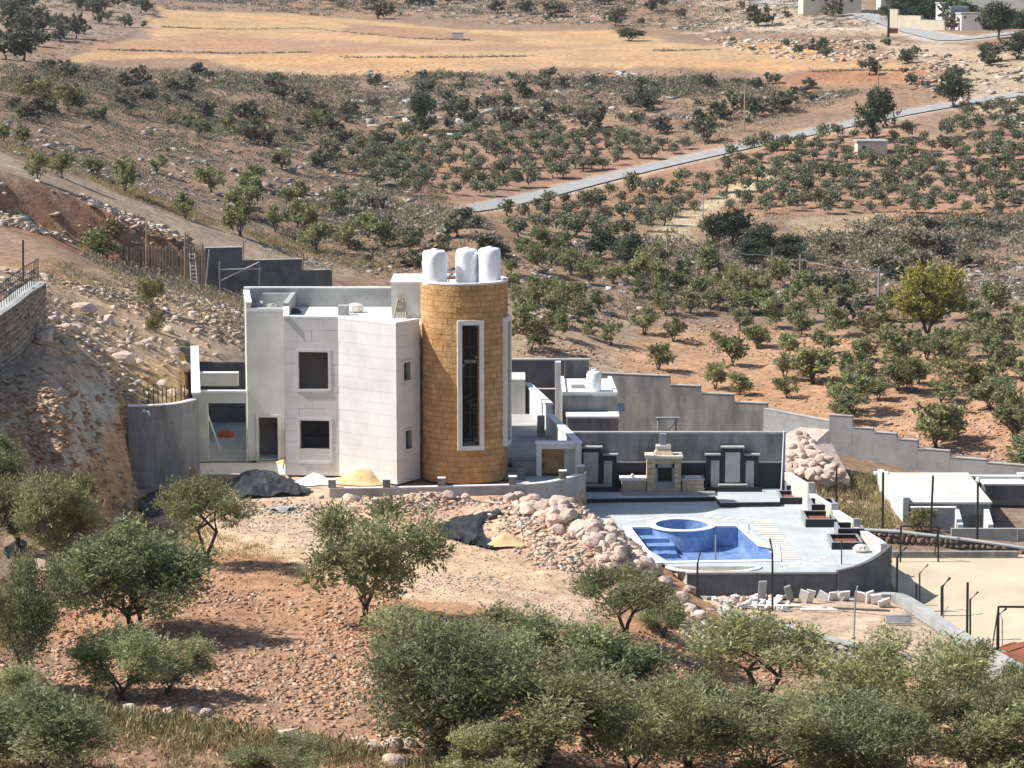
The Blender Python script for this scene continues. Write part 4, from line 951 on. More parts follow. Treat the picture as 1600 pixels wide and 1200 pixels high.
# planters of black granite
def planter(px, py, w, l, h, lab, upper=True):
    p = at_z(px,py,DECKZ); t = empty('planter', (p.x,p.y,DECKZ), lab, 'planter', 'black granite planters on the pool deck')
    d = Vector(ed)
    def tub(cx, cy, w, l, z0, h, nm):
        th = 0.11; mb = MB()
        mb.box(cx-w/2,cx+w/2,cy-l/2,cy-l/2+th,z0,z0+h); mb.box(cx-w/2,cx+w/2,cy+l/2-th,cy+l/2,z0,z0+h); mb.box(cx-w/2,cx-w/2+th,cy-l/2+th,cy+l/2-th,z0,z0+h); mb.box(cx+w/2-th,cx+w/2,cy-l/2+th,cy+l/2-th,z0,z0+h)
        mb.box(cx-w/2+th,cx+w/2-th,cy-l/2+th,cy+l/2-th,z0,z0+h*0.35); o = mb.build(nm, M_black, t)
        mb = MB(); e = 0.02
        mb.box(cx-w/2-e,cx+w/2+e,cy-l/2-e,cy-l/2+th,z0+h+0.001,z0+h+0.03); mb.box(cx-w/2-e,cx+w/2+e,cy+l/2-th,cy+l/2+e,z0+h+0.001,z0+h+0.03); mb.box(cx-w/2-e,cx-w/2+th,cy-l/2+th,cy+l/2-th,z0+h+0.001,z0+h+0.03); mb.box(cx+w/2-th,cx+w/2+e,cy-l/2+th,cy+l/2-th,z0+h+0.001,z0+h+0.03); mb.build('rim', M_grey, o)
        mb = MB(); mb.box(cx-w/2-0.015,cx-w/2-0.001,cy-l/2,cy+l/2,z0,z0+h); mb.build('side_facing', M_grey, o)
        mb = MB(); mb.box(cx-w/2+th,cx+w/2-th,cy-l/2+th,cy+l/2-th,z0+h*0.35+0.001,z0+h*0.45); mb.build('soil', M_red, o)
    tub(p.x-0.15,p.y+0.1,w,l,DECKZ,h,'lower_tub')
    if upper: tub(p.x+0.28,p.y+l/2+0.1+l*0.42,w*0.85,l*0.8,DECKZ,h*1.75,'upper_tub')
planter(1240,783,1.25,1.9,0.34,'black planter pair farthest along the deck side wall, empty')
planter(1283,818,1.45,2.1,0.40,'middle black planter pair beside the deck side wall, with brown soil')
planter(1325,853,1.45,1.9,0.34,'nearest black planter pair beside the deck side wall')
planter(1205,757,1.25,0.8,0.55,'low black planter at the right foot of the back wall',False)
p = at_z(1345,862,DECKZ); mb = MB(); mb.lathe([(0.3,0),(0.42,0.12),(0.3,0.3),(0.1,0.36)],(p.x,p.y,DECKZ+0.002),10,0.15,9); tag(mb.build('cement_sack', M_cream), 'pale sack lying at the near corner of the pool deck', 'sack')
# ------------------------------------------------------------------ boulders and stones (shapes shared by all)
def rock_mesh(name, sd, m, sub=2, cuts=7):
    r_ = random.Random(sd); bm = bmesh.new(); bmesh.ops.create_icosphere(bm, subdivisions=sub, radius=1.0)
    pl = [(Vector((r_.gauss(0,1),r_.gauss(0,1),r_.gauss(0,1))).normalized(), r_.uniform(0.5,0.8)) for _ in range(cuts)]
    for v in bm.verts:
        for n_, d_ in pl:
            k = v.co.dot(n_)
            if k > d_: v.co -= n_*(k-d_)
        v.co *= 1+r_.uniform(-0.05,0.05)
    me = bpy.data.meshes.new(name); bm.to_mesh(me); bm.free(); me.materials.append(m); return me
ROCKS = [rock_mesh('boulder', 30+k, M_rock) for k in range(7)]
ROCKW = [rock_mesh('boulder', 60+k, M_rockw) for k in range(5)]
def gz(x, y): return float(grid_h(ZF, x, y))
rb = random.Random(21)
def boulder(x, y, z, s, lab, grp, name='boulder', lib=ROCKS):
    o = inst(name, rb.choice(lib), (x,y,z), sc=(s*rb.uniform(0.8,1.25), s*rb.uniform(0.8,1.2), s*rb.uniform(0.6,0.95)), rot=(rb.uniform(-0.4,0.4),rb.uniform(-0.4,0.4),rb.uniform(0,6.3)))
    return tag(o, lab, 'boulder', grp)
# heap of quarried boulders between the garden wall and the pool
ridge = [(820,774),(850,782),(880,795),(905,812),(930,832),(955,848),(975,862),(992,872)]
n_ = 0
for k in range(120):
    t = rb.random(); i = min(int(t*(len(ridge)-1)), len(ridge)-2); f = t*(len(ridge)-1)-i
    px = ridge[i][0]+(ridge[i+1][0]-ridge[i][0])*f+rb.gauss(-6,20)-2; py = ridge[i][1]+(ridge[i+1][1]-ridge[i][1])*f+rb.gauss(6,13)
    p = hit(px, py)
    if p is None or inpoly(p.x,p.y,DECK) and pdist(p.x,p.y,DECK) > 0.5: continue
    s = rb.uniform(0.17,0.50); boulder(p.x,p.y,p.z+s*rb.uniform(0.1,0.5),s,'pinkish quarried boulder in the heap sloping down to the pool','boulders heaped beside the pool')
for px, py, s in ((548,782,0.42),(640,772,0.35),(700,778,0.38),(728,781,0.3),(586,788,0.3),(672,775,0.25),(825,768,0.5),(812,776,0.35)):
    p = hit(px,py); boulder(p.x,p.y,p.z+s*0.25,s,'large pink boulder at the foot of the curved garden wall','boulders along the garden wall')
for px, py, s in ((1003,890,0.6),(1025,897,0.5),(1040,915,0.45),(1050,930,0.4),(1065,940,0.5),(1075,955,0.45),(1060,968,0.4),(1078,925,0.35),(1012,905,0.4),(1046,948,0.35),(1090,965,0.4)):
    p = hit(px,py); boulder(p.x,p.y,p.z+s*0.3,s,'rough boulder below the near left corner of the pool deck','boulders below the deck corner')
# heap behind the deck wall
HP = at_y(1262,700,146)
for k in range(105):
    px = rb.gauss(1262,27); py = rb.uniform(672,748)
    if px < 1226 or px > 1226+ (py-655)*1.25: continue
    Y = 150-(py-670)*0.11; p = at_y(px,py,Y); s = rb.uniform(0.16,0.48)
    boulder(p.x,p.y,p.z,s,'pale pink boulder in the heap behind the deck back wall','boulders heaped behind the deck')
hv = [at_y(1224,676,148.5),at_y(1250,664,151),at_y(1296,668,151),at_y(1300,690,149.5),at_y(1328,744,144),at_y(1280,752,142),at_y(1228,745,142)]
c = sum((Vector(v) for v in hv), Vector())/len(hv)
mb = MB(); n = len(hv); top = [v-Vector((0,0,0.12)) for v in hv]; low = [Vector((v.x,v.y,-5)) for v in hv]
mb.add([tuple(v) for v in top+low]+[tuple(c+Vector((0,0.3,0.35)))], [(i,(i+1)%n,2*n) for i in range(n)]+[(i,n+i,n+(i+1)%n,(i+1)%n) for i in range(n)])
tag(mb.build('rubble_heap', M_rock), 'pale pink mound of earth under the boulder heap behind the deck', 'heap')
# boulders strewn on the left-hand slope
for k in range(70):
    px = rb.uniform(60,330); py = rb.uniform(470,600)+ (0 if px < 150 else 20)
    if py > 560 and px < 160: continue
    p = hit(px,py)
    if p is None: continue
    s = abs(rb.gauss(0.10,0.17))+0.10; boulder(p.x,p.y,p.z+s*0.15,s,'pale boulder strewn on the rubble slope left of the villa','boulders on the left slope')
for px,py,s,l in ((130,488,0.75,'large flat tan boulder on the slope above the dirt track'),(190,562,0.6,'orange tinted boulder at the edge of the dirt track'),(170,505,0.55,'pale upright boulder near the top of the dirt track')):
    p = hit(px,py); boulder(p.x,p.y,p.z+s*0.2,s,l,'boulders on the left slope')
for px,py,s in ((610,1170,0.45),(640,1165,0.4),(585,1172,0.38),(560,1163,0.3),(620,1195,0.5),(672,1178,0.35),(450,1152,0.35),(475,1160,0.28),(300,1112,0.3),(320,1122,0.34),(265,1118,0.28),(200,1112,0.3),(60,890,0.5),(88,895,0.4),(110,905,0.3)):
    p = hit(px,py); boulder(p.x,p.y,p.z+s*0.2,s,'pale boulder in a rough row low in the foreground','foreground boulders')

# ------------------------------------------------------------------ stepped boundary walls
def stepped(name, lab, steps, Y0, Y1, zb, m, th=0.3):
    """steps: (px0, px1, py top); runs from depth Y0 at the first to Y1 at the last"""
    p0, p1 = steps[0][0], steps[-1][1]; t = None
    for (a, b, y) in steps:
        Ya = Y0+(Y1-Y0)*(a-p0)/(p1-p0); Yb = Y0+(Y1-Y0)*(b-p0)/(p1-p0); z = zy(y,(Ya+Yb)/2)
        A = (xa(a,Ya,z),Ya); B = (xa(b,Yb,z),Yb)
        if t is None: t = empty(name, (A[0],A[1],zb), lab, 'wall')
        mb = MB(); mb.wall([A,B],th,zb,z-0.05); mb.build('wall_section', m, t)
        mb = MB(); mb.wall([A,B],th+0.06,z-0.049,z); mb.build('coping', M_concl, t)
    return t
M_concm = mat('mid concrete', (0.36,0.36,0.36), 0.9, 0.3, 0.7, bump=0.1, form=0.15)
stepped('stepped_wall','dark grey stepped boundary wall behind the deck, red orchard above it',[(940,1047,584),(1047,1095,601),(1095,1147,614),(1147,1200,628)],166,163,-5,M_conc)
stepped('stepped_wall','long light grey stepped retaining wall falling to the right',[(1297,1333,648),(1333,1365,667.5),(1365,1402,675),(1402,1435,685.5),(1435,1485,701.5),(1485,1542,715),(1542,1640,725),(1640,1760,736)],157,150,-7,M_concm)
stepped('boundary_wall','low grey wall joining the two stepped walls above the rubble heap',[(1196,1299,647)],162,157.3,-5,M_concm)

# ------------------------------------------------------------------ small service building behind the villa
sb = empty('service_building', (5,152,-3), 'small concrete service building with flat white roof behind the villa terrace', 'building')
Y0 = 152.0; zt = zy(613,Y0); Y1 = 158.5; x0, x1 = xa(879,Y0,zt), xa(965,Y0,zt); x2, x3 = xa(874,Y1,zt), xa(955,Y1,zt)
mb = MB(); mb.prism([(x0,Y0),(x1,Y0),(x3,Y1),(x2,Y1)],-4,zt-0.22); mb.build('body', M_conc, sb)
mb = MB(); mb.prism([(x0+.05,Y0+.05),(x1-.05,Y0+.05),(x3-.05,Y1-.05),(x2+.05,Y1-.05)],zt-0.218,zt-0.16); mb.build('roof', M_whitep, sb)
mb = MB(); mb.wall([(x0+.1,Y1-.1),(x0+.1,Y0+.1),(x1-.1,Y0+.1),(x3-.1,Y1-.1)],0.22,zt-0.15,zt); mb.build('parapet', M_whitep, sb)
mb = MB(); Y = 150.2; mb.box(xa(886,Y,-2),xa(966,Y,-2),Y,151.9,-4,zy(650,151)); mb.build('lower_body', M_conc, sb)
mb = MB(); mb.box(xa(886,Y,-2)-0.05,xa(966,Y,-2)+0.05,Y-0.05,151.9,zy(650,151)+0.002,zy(650,151)+0.12); mb.build('lower_roof', M_whitep, sb)
mb = MB(); mb.box(xa(868,151.6,-1),xa(876,151.6,-1),151.6,152.2,-4,zy(566,151.6)); mb.build('white_pier', M_whitep, sb)
mb = MB(); mb.box(xa(795,160,0),xa(866,160,0),160,160.3,-4,zy(563,160)); mb.build('rear_wall', M_concd, sb)
mb = MB(); mb.box(xa(794,160,0),xa(922,160,0),159.9,160.4,zy(563,160)+0.002,zy(561,160)); mb.build('coping', M_concl, sb)
mb = MB(); mb.box(xa(866,160,0)+.02,xa(882,160,0),160.1,160.35,-4,zy(563,160)); mb.box(xa(882,160,0)+0.02,xa(920,160,0),160,160.3,-4,zy(563,160)); mb.build('rear_wall', M_conc, sb)
mb = MB(); mb.box(xa(812,156,-1),xa(870,156,-1),156,156.15,zy(607,156)-0.06,zy(607,156)); mb.build('roof_beam', M_whitep, sb)
mb = MB(); mb.box(xa(958,152.6,-1),xa(975,152.6,-1),151.95,153,zy(640,152.5),zy(632,152.5)); mb.build('blue_hatch', mat('blue sheet',(0.15,0.22,0.30),0.5), sb)
p = at_z(928,611,zt-0.16)
wt = empty('water_tank', (p.x,p.y,zt-0.158), 'white cylindrical water tank on the service building roof', 'water tank')
mb = MB(); mb.lathe([(0.42,0),(0.44,0.06),(0.44,1.02),(0.36,1.16),(0.14,1.22)],(p.x,p.y,zt-0.158),22); mb.build('body', M_plastic, wt, smooth=True)
mb = MB(); mb.lathe([(0.14,0),(0.14,0.07),(0.05,0.08)],(p.x,p.y,zt-0.158+1.22),12); mb.build('lid', M_plastic, wt)
p = at_z(903,606,zt-0.16); mb = MB(); mb.box(p.x-0.4,p.x+0.4,p.y-0.3,p.y+0.3,zt-0.158,zt+0.05); tag(mb.build('roof_hatch', M_concl),'low pale box on the service building roof left of the tank','box')
# steel portal frame above the deck wall
t = empty('timber_frame', tuple(at_y(1043,676,141)), 'pale timber portal frame standing behind the deck back wall', 'frame')
for px in (1029,1056):
    mb = MB(); q = xa(px,141,0.5); mb.tube([(q,141,-3),(q,141,zy(655,141))],0.07,5); mb.build('post', M_concl, t)
mb = MB(); mb.box(xa(1025,141,1.5),xa(1062,141,1.5),140.9,141.1,zy(655,141),zy(652,141)); mb.build('beam', M_concl, t)
mb = MB(); mb.tube([(xa(1056,141,1),141,zy(658,141)),(xa(1044,141,1),141,zy(674,141))],0.03,4); mb.build('brace', M_concl, t)

# ------------------------------------------------------------------ low building on the right
rb_ = empty('low_building', (19,139,-4), 'low white flat roofed building with stepped walls right of the pool deck', 'building')
def rx(px, Y): return xa(px,Y,-3)
zr = zy(786,137.5)
mb = MB(); mb.prism([(rx(1418,137.5),137.5),(rx(1548,137.5),137.5),(rx(1512,146),146),(rx(1385,146),146)],-5.5,zr-0.05); mb.build('body', M_conc, rb_)
mb = MB(); mb.prism([(rx(1418,137.5)-.05,137.42),(rx(1548,137.5)+.05,137.42),(rx(1512,146),146),(rx(1385,146),146)],zr-0.048,zr+0.06); mb.build('roof', M_plaster, rb_)
mb = MB(); mb.wall([(rx(1418,137.3)-0.1,137.3),(rx(1378,145.5)-0.1,145.5)],0.3,-5.5,zr+0.34); mb.build('side_wall', M_white, rb_)
mb = MB(); mb.box(rx(1374,146),rx(1640,146),146.05,146.3,-5.5,zy(746,146)); mb.build('rear_parapet', M_conc, rb_)
mb = MB(); mb.box(rx(1372,146),rx(1640,146),146.0,146.35,zy(746,146)+.002,zy(743.5,146)); mb.build('coping', M_whitep, rb_)
for a,b,y in ((1366,1388,738),(1590,1640,740)):
    mb = MB(); mb.box(rx(a,145.6),rx(b,145.6),145.5,145.95,zr,zy(y,145.6)); mb.build('roof_pier', M_whitep, rb_)
mb = MB(); mb.box(rx(1540,144.6),rx(1680,144.6),144.6,145.9,zy(779,144.6),zy(758,144.6)); mb.build('porch_roof', M_concd, rb_)
mb = MB(); mb.box(rx(1536,144.6),rx(1682,144.6),144.5,145.98,zy(758,144.6)+.002,zy(756,144.6)+.03); mb.build('porch_coping', M_whitep, rb_)
mb = MB(); mb.box(rx(1545,145.5),rx(1680,145.5),145.5,145.7,-6.5,zy(780,144.6)); mb.build('porch_back', M_plaster, rb_)
mb = MB(); mb.box(rx(1549,140),rx(1556,140),140,145.4,-5.5,zy(780,144.6)); mb.build('porch_side', M_concd, rb_)
mb = MB(); mb.box(rx(1425,136.2),rx(1492,136.2),136.2,136.4,-5,zy(794,136.2)); mb.build('screen_wall', M_concl, rb_)
mb = MB(); mb.box(rx(1423,136.2),rx(1494,136.2),136.15,136.45,zy(794,136.2)+.002,zy(792.5,136.2)); mb.build('coping', M_whitep, rb_)
for a,y in ((1494,800),(1541,800)):
    x = rx(a,136.6); mb = MB(); z_ = zy(y,136.6); mb.add([(x,136.0,-5),(x+0.28,136.0,-5),(x+0.28,137.4,-5),(x,137.4,-5),(x,136.0,z_-0.55),(x+0.28,136.0,z_-0.55),(x+0.28,137.4,z_),(x,137.4,z_)],[(0,3,2,1),(4,5,6,7),(0,1,5,4),(1,2,6,5),(2,3,7,6),(3,0,4,7)]); mb.build('stair_cheek', M_white, rb_)
mb = MB(); mb.box(rx(1517,137.4),rx(1541,137.4),137.36,137.45,-5,zy(804,137.4)); mb.build('stair_void', M_dark, rb_)
mb = MB(); mb.box(rx(1487,134.8),rx(1590,134.8),134.8,135.0,-5,zy(826,134.8)); mb.box(rx(1592,134.8),rx(1680,134.8),134.9,135.1,-5,zy(827,134.8)); mb.build('front_wall', M_concl, rb_)

# ------------------------------------------------------------------ rubble stone walls
def stone_wall(name, lab, pts, z0, zt, th=0.4, ss=(0.22,0.45), core=M_concd, lib=None, cap=True, depth=0.16, cat='wall', limit=300):
    """pts plan polyline, z0/zt lists; individual face stones on the side facing the camera"""
    t = empty(name, (pts[0][0],pts[0][1],min(z0)), lab, cat); r_ = random.Random(len(pts)*7+int(pts[0][0]*10)); lib = lib or ROCKW
    mb = MB(); mb.wall(pts,th*0.7,z0,[z-0.08 for z in zt]); core_o = mb.build('wall_core', core, t)
    if cap: mb = MB(); mb.wall(pts,th+0.08,[z-0.079 for z in zt],zt); mb.build('coping', M_concl, t)
    cum = [0]
    for a,b in zip(pts[:-1],pts[1:]): cum.append(cum[-1]+math.hypot(b[0]-a[0],b[1]-a[1]))
    cnt = 0; zrow = 0.0; H = max(b-a for a,b in zip(z0,zt))
    while zrow < H and cnt < limit:
        h = r_.uniform(*ss)*0.8; s = r_.uniform(0,0.2)
        while s < cum[-1] and cnt < limit:
            w = r_.uniform(*ss)*1.15; q = s+w/2
            if q > cum[-1]: break
            i = max(k for k in range(len(cum)-1) if cum[k] <= q); f = (q-cum[i])/(cum[i+1]-cum[i])
            x = pts[i][0]+(pts[i+1][0]-pts[i][0])*f; y = pts[i][1]+(pts[i+1][1]-pts[i][1])*f; zb_ = z0[i]+(z0[i+1]-z0[i])*f; ztp = zt[i]+(zt[i+1]-zt[i])*f
            d = Vector((pts[i+1][0]-pts[i][0],pts[i+1][1]-pts[i][1])).normalized(); nrm = Vector((d.y,-d.x))
            if zb_+zrow+h*0.6 < ztp-0.06:
                o = inst('stone', r_.choice(lib), tuple(Vector((x+nrm.x*th*0.36-world_loc(t)[0], y+nrm.y*th*0.36-world_loc(t)[1], zb_+zrow+h/2-world_loc(t)[2]))), sc=(w*0.62,depth,h*0.66), rz=math.atan2(d.y,d.x), parent=t); cnt += 1
            s += w
        zrow += h
    return t
# retaining wall of the terrace in front of the deck
P = [(1090,946),(1140,955),(1200,969),(1270,989),(1330,1005),(1400,1017),(1480,1030),(1560,1052),(1640,1085)]
w3 = [at_z(a,b,TERRZ+0.05) if a < 1350 else at_z(a,b,TERRZ-0.6*(a-1350)/290) for a,b in P]
stone_wall('terrace_wall','rough stone terrace wall with concrete top below the pool deck',[(p.x,p.y) for p in w3],[min(gz(p.x,p.y-0.9)-0.25,p.z-0.5) for p in w3],[p.z for p in w3],ss=(0.25,0.5))
# curved kerb wall behind the slabs and the path beside the court
P = [(1098,928),(1130,920),(1190,915),(1250,913),(1310,916),(1360,925),(1400,938),(1440,962),(1480,990),(1530,1022),(1600,1060),(1660,1095)]
kz = [at_z(a,b,TERRZ+0.25 if a < 1400 else TERRZ-0.3) for a,b in P]
k_ = empty('kerb_wall', tuple(kz[0]), 'pale curved concrete kerb wall between the stacked slabs and the sand court', 'wall')
mb = MB(); mb.wall(smooth_line(dense([(p.x,p.y) for p in kz],0.5),3),0.5,-4.5,TERRZ+0.12); mb.build('kerb', M_concl, k_)
mb = MB(); pp = [at_z(a,b,COURTZ+0.25) for a,b in ((1400,940),(1440,966),(1480,992),(1530,1024),(1600,1062),(1680,1105))]; mb.wall([(p.x,p.y) for p in pp],1.3,-4.6,COURTZ+0.3); mb.build('path_strip', M_concl, k_)
# brown stone wall at the back of the court
P = [(1345,826),(1400,829),(1470,837),(1540,846),(1600,855),(1680,862)]
w4 = [at_y(a,b,132.2-0.2*i) for i,(a,b) in enumerate(P)]
ROCKB = [rock_mesh('stone', 80+k, mat('brown stone',(0.30,0.22,0.16),0.95,0.4,2.0,rnd=0.3,bump=0.6,bscale=5)) for k in range(4)]
stone_wall('court_wall','brown rubble stone wall with pale top along the back of the sand court',[(p.x,p.y) for p in w4],[-3.9]*6,[p.z for p in w4],ss=(0.2,0.42),lib=ROCKB)
mb = MB(); a = at_z(1394,872,COURTZ); b = at_z(1588,869,COURTZ); mb.box(a.x,b.x,a.y,a.y+0.3,COURTZ,COURTZ+0.32); tag(mb.build('court_kerb', M_conc),'low grey kerb beam along the back edge of the sand court','kerb')
mb = MB(); q = at_z(1600,1035,COURTZ); vs=[]; fs=[]
for i in range(9):
    for j in range(14):
        x = q.x-2.6+5.2*j/13; y = q.y-2.4+4.8*i/8; r = math.hypot((x-q.x)/2.5,(y-q.y)/2.3); vs.append((x,y,COURTZ-0.05+max(0,1-r*r)*(0.7+0.2*math.sin(3*x+y*2))))
for i in range(8):
    for j in range(13): a=i*14+j; fs.append((a,a+1,a+15,a+14))
mb.add(vs,fs); tag(mb.build('earth_heap', M_red, smooth=True),'dark red earth heap at the near right edge of the court','heap')

# ------------------------------------------------------------------ fence posts and goals
def post(pb, pt, z, lab, r=0.05, bend=None, m=M_metal, grp='court fence posts', name='fence_post'):
    """pb base pixel on height z, pt pixel of the top of the straight part, bend pixel of the bent arm's tip"""
    b = at_z(pb[0],pb[1],z); t = at_y(pt[0],pt[1],b.y); pts = [tuple(b),tuple(t)]
    if bend: e = at_y(bend[0],bend[1],b.y+0.35); pts.append(tuple(e))
    mb = MB(); mb.tube(pts,r,6); return tag(mb.build(name, m), lab, 'post', grp)
post((1089,946),(1090,880),TERRZ,'black fence post with bent tip at the left end of the slab terrace',bend=(1094,864))
post((1118,912),(1118,836),TERRZ,'pale grey slim post in front of the pool planting bed',0.04,m=M_gmetal)
post((1207,955),(1207,862),TERRZ,'black bent fence post in front of the pool near the stacked slabs',bend=(1203,842))
post((1315,882),(1315,845),DECKZ,'thin short black post at the near corner of the deck',0.03)
post((1334,1000),(1337,925),TERRZ,'grey bent post standing on the sandy end of the slab terrace',0.04,bend=(1340,916),m=M_gmetal)
post((1401,932),(1402,870),-2.9,'black post with arm bent right at the deck corner',0.06,bend=(1416,855))
post((1432,946),(1432,912),COURTZ,'short straight black post beside the court path',0.05)
post((1437,956),(1437,896),COURTZ,'thin bent post beside the court path, next to a short post',0.04,bend=(1450,882))
post((1472,962),(1472,917),COURTZ,'stout black post with arm bent right at the court edge',0.075,bend=(1484,903))
post((1473,990),(1474,960),COURTZ,'grey short bent post near the court path',0.035,bend=(1481,948),m=M_gmetal)
post((1511,1000),(1512,910),COURTZ,'tall straight black post at the court edge',0.06)
post((1516,1000),(1516,937),COURTZ,'dark bent post touching the tall straight post',0.045,bend=(1528,925))
post((1558,1034),(1559,962),COURTZ,'black bent post at the near goal',0.055,bend=(1572,951))
post((1566,1010),(1566,968),COURTZ,'thin grey bent post behind the near goal',0.03,bend=(1562,958),m=M_gmetal)
post((1307,795),(1307,728),-2.6,'black straight post on the grassy bank behind the deck',0.06)
post((1379,825),(1380,738),-3.0,'tall black post left of the low white building',0.065)
post((1454,833),(1458,743),-3.2,'slightly leaning black post in front of the low building roof',0.06)
post((1527,843),(1528,756),-3.4,'black post with small lamp head before the low building porch',0.06)
p_ = at_y(1528,751,at_z(1527,843,-3.4).y); mb = MB(); mb.lathe([(0.06,0),(0.13,0.1),(0.1,0.26),(0.03,0.3)],(p_.x,p_.y,p_.z-0.1),10); tag(mb.build('lamp_head', M_plastic),'small white lamp head on the post before the porch','lamp')
def goal(pix, Yoff, lab):
    a, b, c, d_ = pix; t = empty('goal_frame', tuple(at_z(*d_,COURTZ)), lab, 'goal')
    B = at_z(*d_,COURTZ); T = at_y(*c,B.y); Lt = at_y(*b,B.y); 
    mb = MB(); mb.tube([tuple(B),tuple(T)],0.05); mb.build('goal_post', M_metal, t)
    mb = MB(); mb.tube([tuple(T),tuple(Lt)],0.05); mb.build('crossbar', M_metal, t)
    mb = MB(); mb.tube([(Lt.x,Lt.y,COURTZ),tuple(Lt)],0.05); mb.build('goal_post', M_metal, t)
    mb = MB(); mb.tube([tuple(T),(T.x,T.y+Yoff,COURTZ)],0.03); mb.build('back_stay', M_metal, t)
goal((None,(1408,822),(1466,823),(1466,878)),1.0,'small black goal frame at the back of the sand court')
goal((None,(1680,949),(1560,948),(1560,1026)),1.2,'black goal frame at the near right side of the sand court')

# ------------------------------------------------------------------ leftover slabs and pipes on the terrace
r_ = random.Random(8)
def slab(px, py, w, h, d_, rot, lab, m=M_white, z=TERRZ):
    p = at_z(px,py,z); mb = MB(); mb.box(-w/2,w/2,-d_/2,d_/2,0,h); o = inst('stone_slab', mb.mesh('stone_slab',m), (p.x,p.y,p.z+0.02), rot=rot); return tag(o, lab, 'slab', 'leftover stone slabs')
slab(1190,938,0.36,0.95,0.08,(0.25,0.0,0.1),'tall pale upright slab leaning above the pile of offcuts',M_concl)
slab(1236,940,0.3,0.85,0.1,(0.3,-0.35,0.2),'grey slab leaning left beside the tall upright slab',M_grey)
for k,(x,y) in enumerate(((1253,942),(1262,942),(1282,940),(1300,938),(1308,938),(1318,938),(1346,940),(1358,942),(1370,944),(1382,948))):
    slab(x,y,r_.uniform(0.35,0.6),r_.uniform(0.4,0.65),0.09,(r_.uniform(0.2,0.6),r_.uniform(-0.4,0.6),r_.uniform(-0.5,0.5)),'white cut stone slab leaning in the row behind the stone terrace wall')
for k in range(60):
    x = r_.gauss(1165,34); y = 944+r_.gauss(0,7)-(x-1165)*0.02
    if x < 1108 or x > 1390: continue
    slab(x,y,r_.uniform(0.2,0.7),r_.uniform(0.08,0.22),r_.uniform(0.1,0.3),(r_.uniform(-0.4,0.4),r_.uniform(-0.5,0.5),r_.uniform(0,3.1)),'broken white stone offcut in the pile on the slab terrace',M_white if k % 3 else M_rock)
for k,(a,b) in enumerate((((1240,952),(1320,955)),((1250,956),(1308,958)),((1180,950),(1250,953)),((1300,954),(1390,963)))):
    p0, p1 = at_z(*a,TERRZ), at_z(*b,TERRZ); mb = MB(); mb.tube([(p0.x,p0.y,TERRZ+0.12),(p1.x,p1.y,TERRZ+0.1+0.05*k)],0.05); tag(mb.build('plastic_pipe', M_whitep if k < 3 else M_metal),('upper white','lower white','left white','long dark')[k]+' pipe lying across the slab terrace','pipe')
for k in range(4):
    p0, p1 = at_z(1384,967+3*k,TERRZ), at_z(1424,966+4*k,TERRZ); mb = MB(); mb.tube([(p0.x,p0.y,TERRZ+0.1),(p1.x,p1.y,TERRZ+0.12)],0.06); tag(mb.build('plastic_pipe', M_gmetal),'short grey pipe in the bundle at the sandy end of the terrace','pipe','bundle of short pipes')

# ------------------------------------------------------------------ black sheeting, sand heaps
def crumple(name, pix, m, lab, cat, h=0.5, sd=0, n=40, wr=0.28):
    """a sheet dropped on the ground, following it, with folds"""
    w = [hit(a,b) for a,b in pix]; xs = [p.x for p in w]; ys = [p.y for p in w]; poly = [(p.x,p.y) for p in w]
    gx = np.linspace(min(xs),max(xs),n*2); gy = np.linspace(min(ys),max(ys),n); X,Y = np.meshgrid(gx,gy); ins = inpoly(X,Y,poly); d = pdist(X,Y,poly)
    f = h*smooth01(d/1.0)*(0.3+1.6*np.abs(fbm(X*0.8+sd,Y*0.5+sd,2)))+wr*2.4*np.abs(fbm(X*1.3+sd*3+1.6*fbm(X*0.7,Y*0.7,2),Y*0.7+sd,3,0.6))+0.03
    Z = grid_h(ZF,X,Y)+f; ids = {}; vs = []; fs = []
    for i in range(n):
        for j in range(2*n):
            if ins[i,j]: ids[(i,j)] = len(vs); vs.append((X[i,j],Y[i,j],Z[i,j]))
    for i in range(n-1):
        for j in range(2*n-1):
            q = [(i,j),(i,j+1),(i+1,j+1),(i+1,j)]
            if all(k in ids for k in q): fs.append(tuple(ids[k] for k in q))
    mb = MB(); mb.add(vs,fs); return tag(mb.build(name,m,smooth=True),lab,cat)
crumple('plastic_sheet',[(352,752),(385,742),(430,740),(466,756),(488,768),(480,776),(430,778),(370,782),(360,765)],M_tarp,'large crumpled black plastic sheet in front of the garage','sheet',0.55,3)
crumple('plastic_sheet',[(212,770),(245,768),(285,775),(272,800),(240,812),(215,800)],M_tarp,'dark plastic sheet in the shade under the curved retaining wall','sheet',0.3,5)
crumple('plastic_sheet',[(672,826),(700,818),(715,806),(780,798),(786,806),(752,822),(760,842),(786,858),(770,862),(715,850),(680,838)],M_tarp,'black plastic sheet trailing down the rubble below the garden wall','sheet',0.22,7,34)
crumple('plastic_sheet',[(415,796),(440,791),(462,796),(440,804)],M_concl,'pale torn plastic scrap on the sandy clearing','sheet',0.15,9,14)
crumple('plastic_sheet',[(262,800),(290,792),(300,800),(280,815)],M_whitep,'white plastic scrap beside the dark sheet under the wall','sheet',0.2,2,14)
crumple('plastic_sheet',[(5,855),(30,840),(46,850),(30,870),(5,872)],M_tarp,'dark plastic sheet under the trees at the left edge','sheet',0.3,4,14)
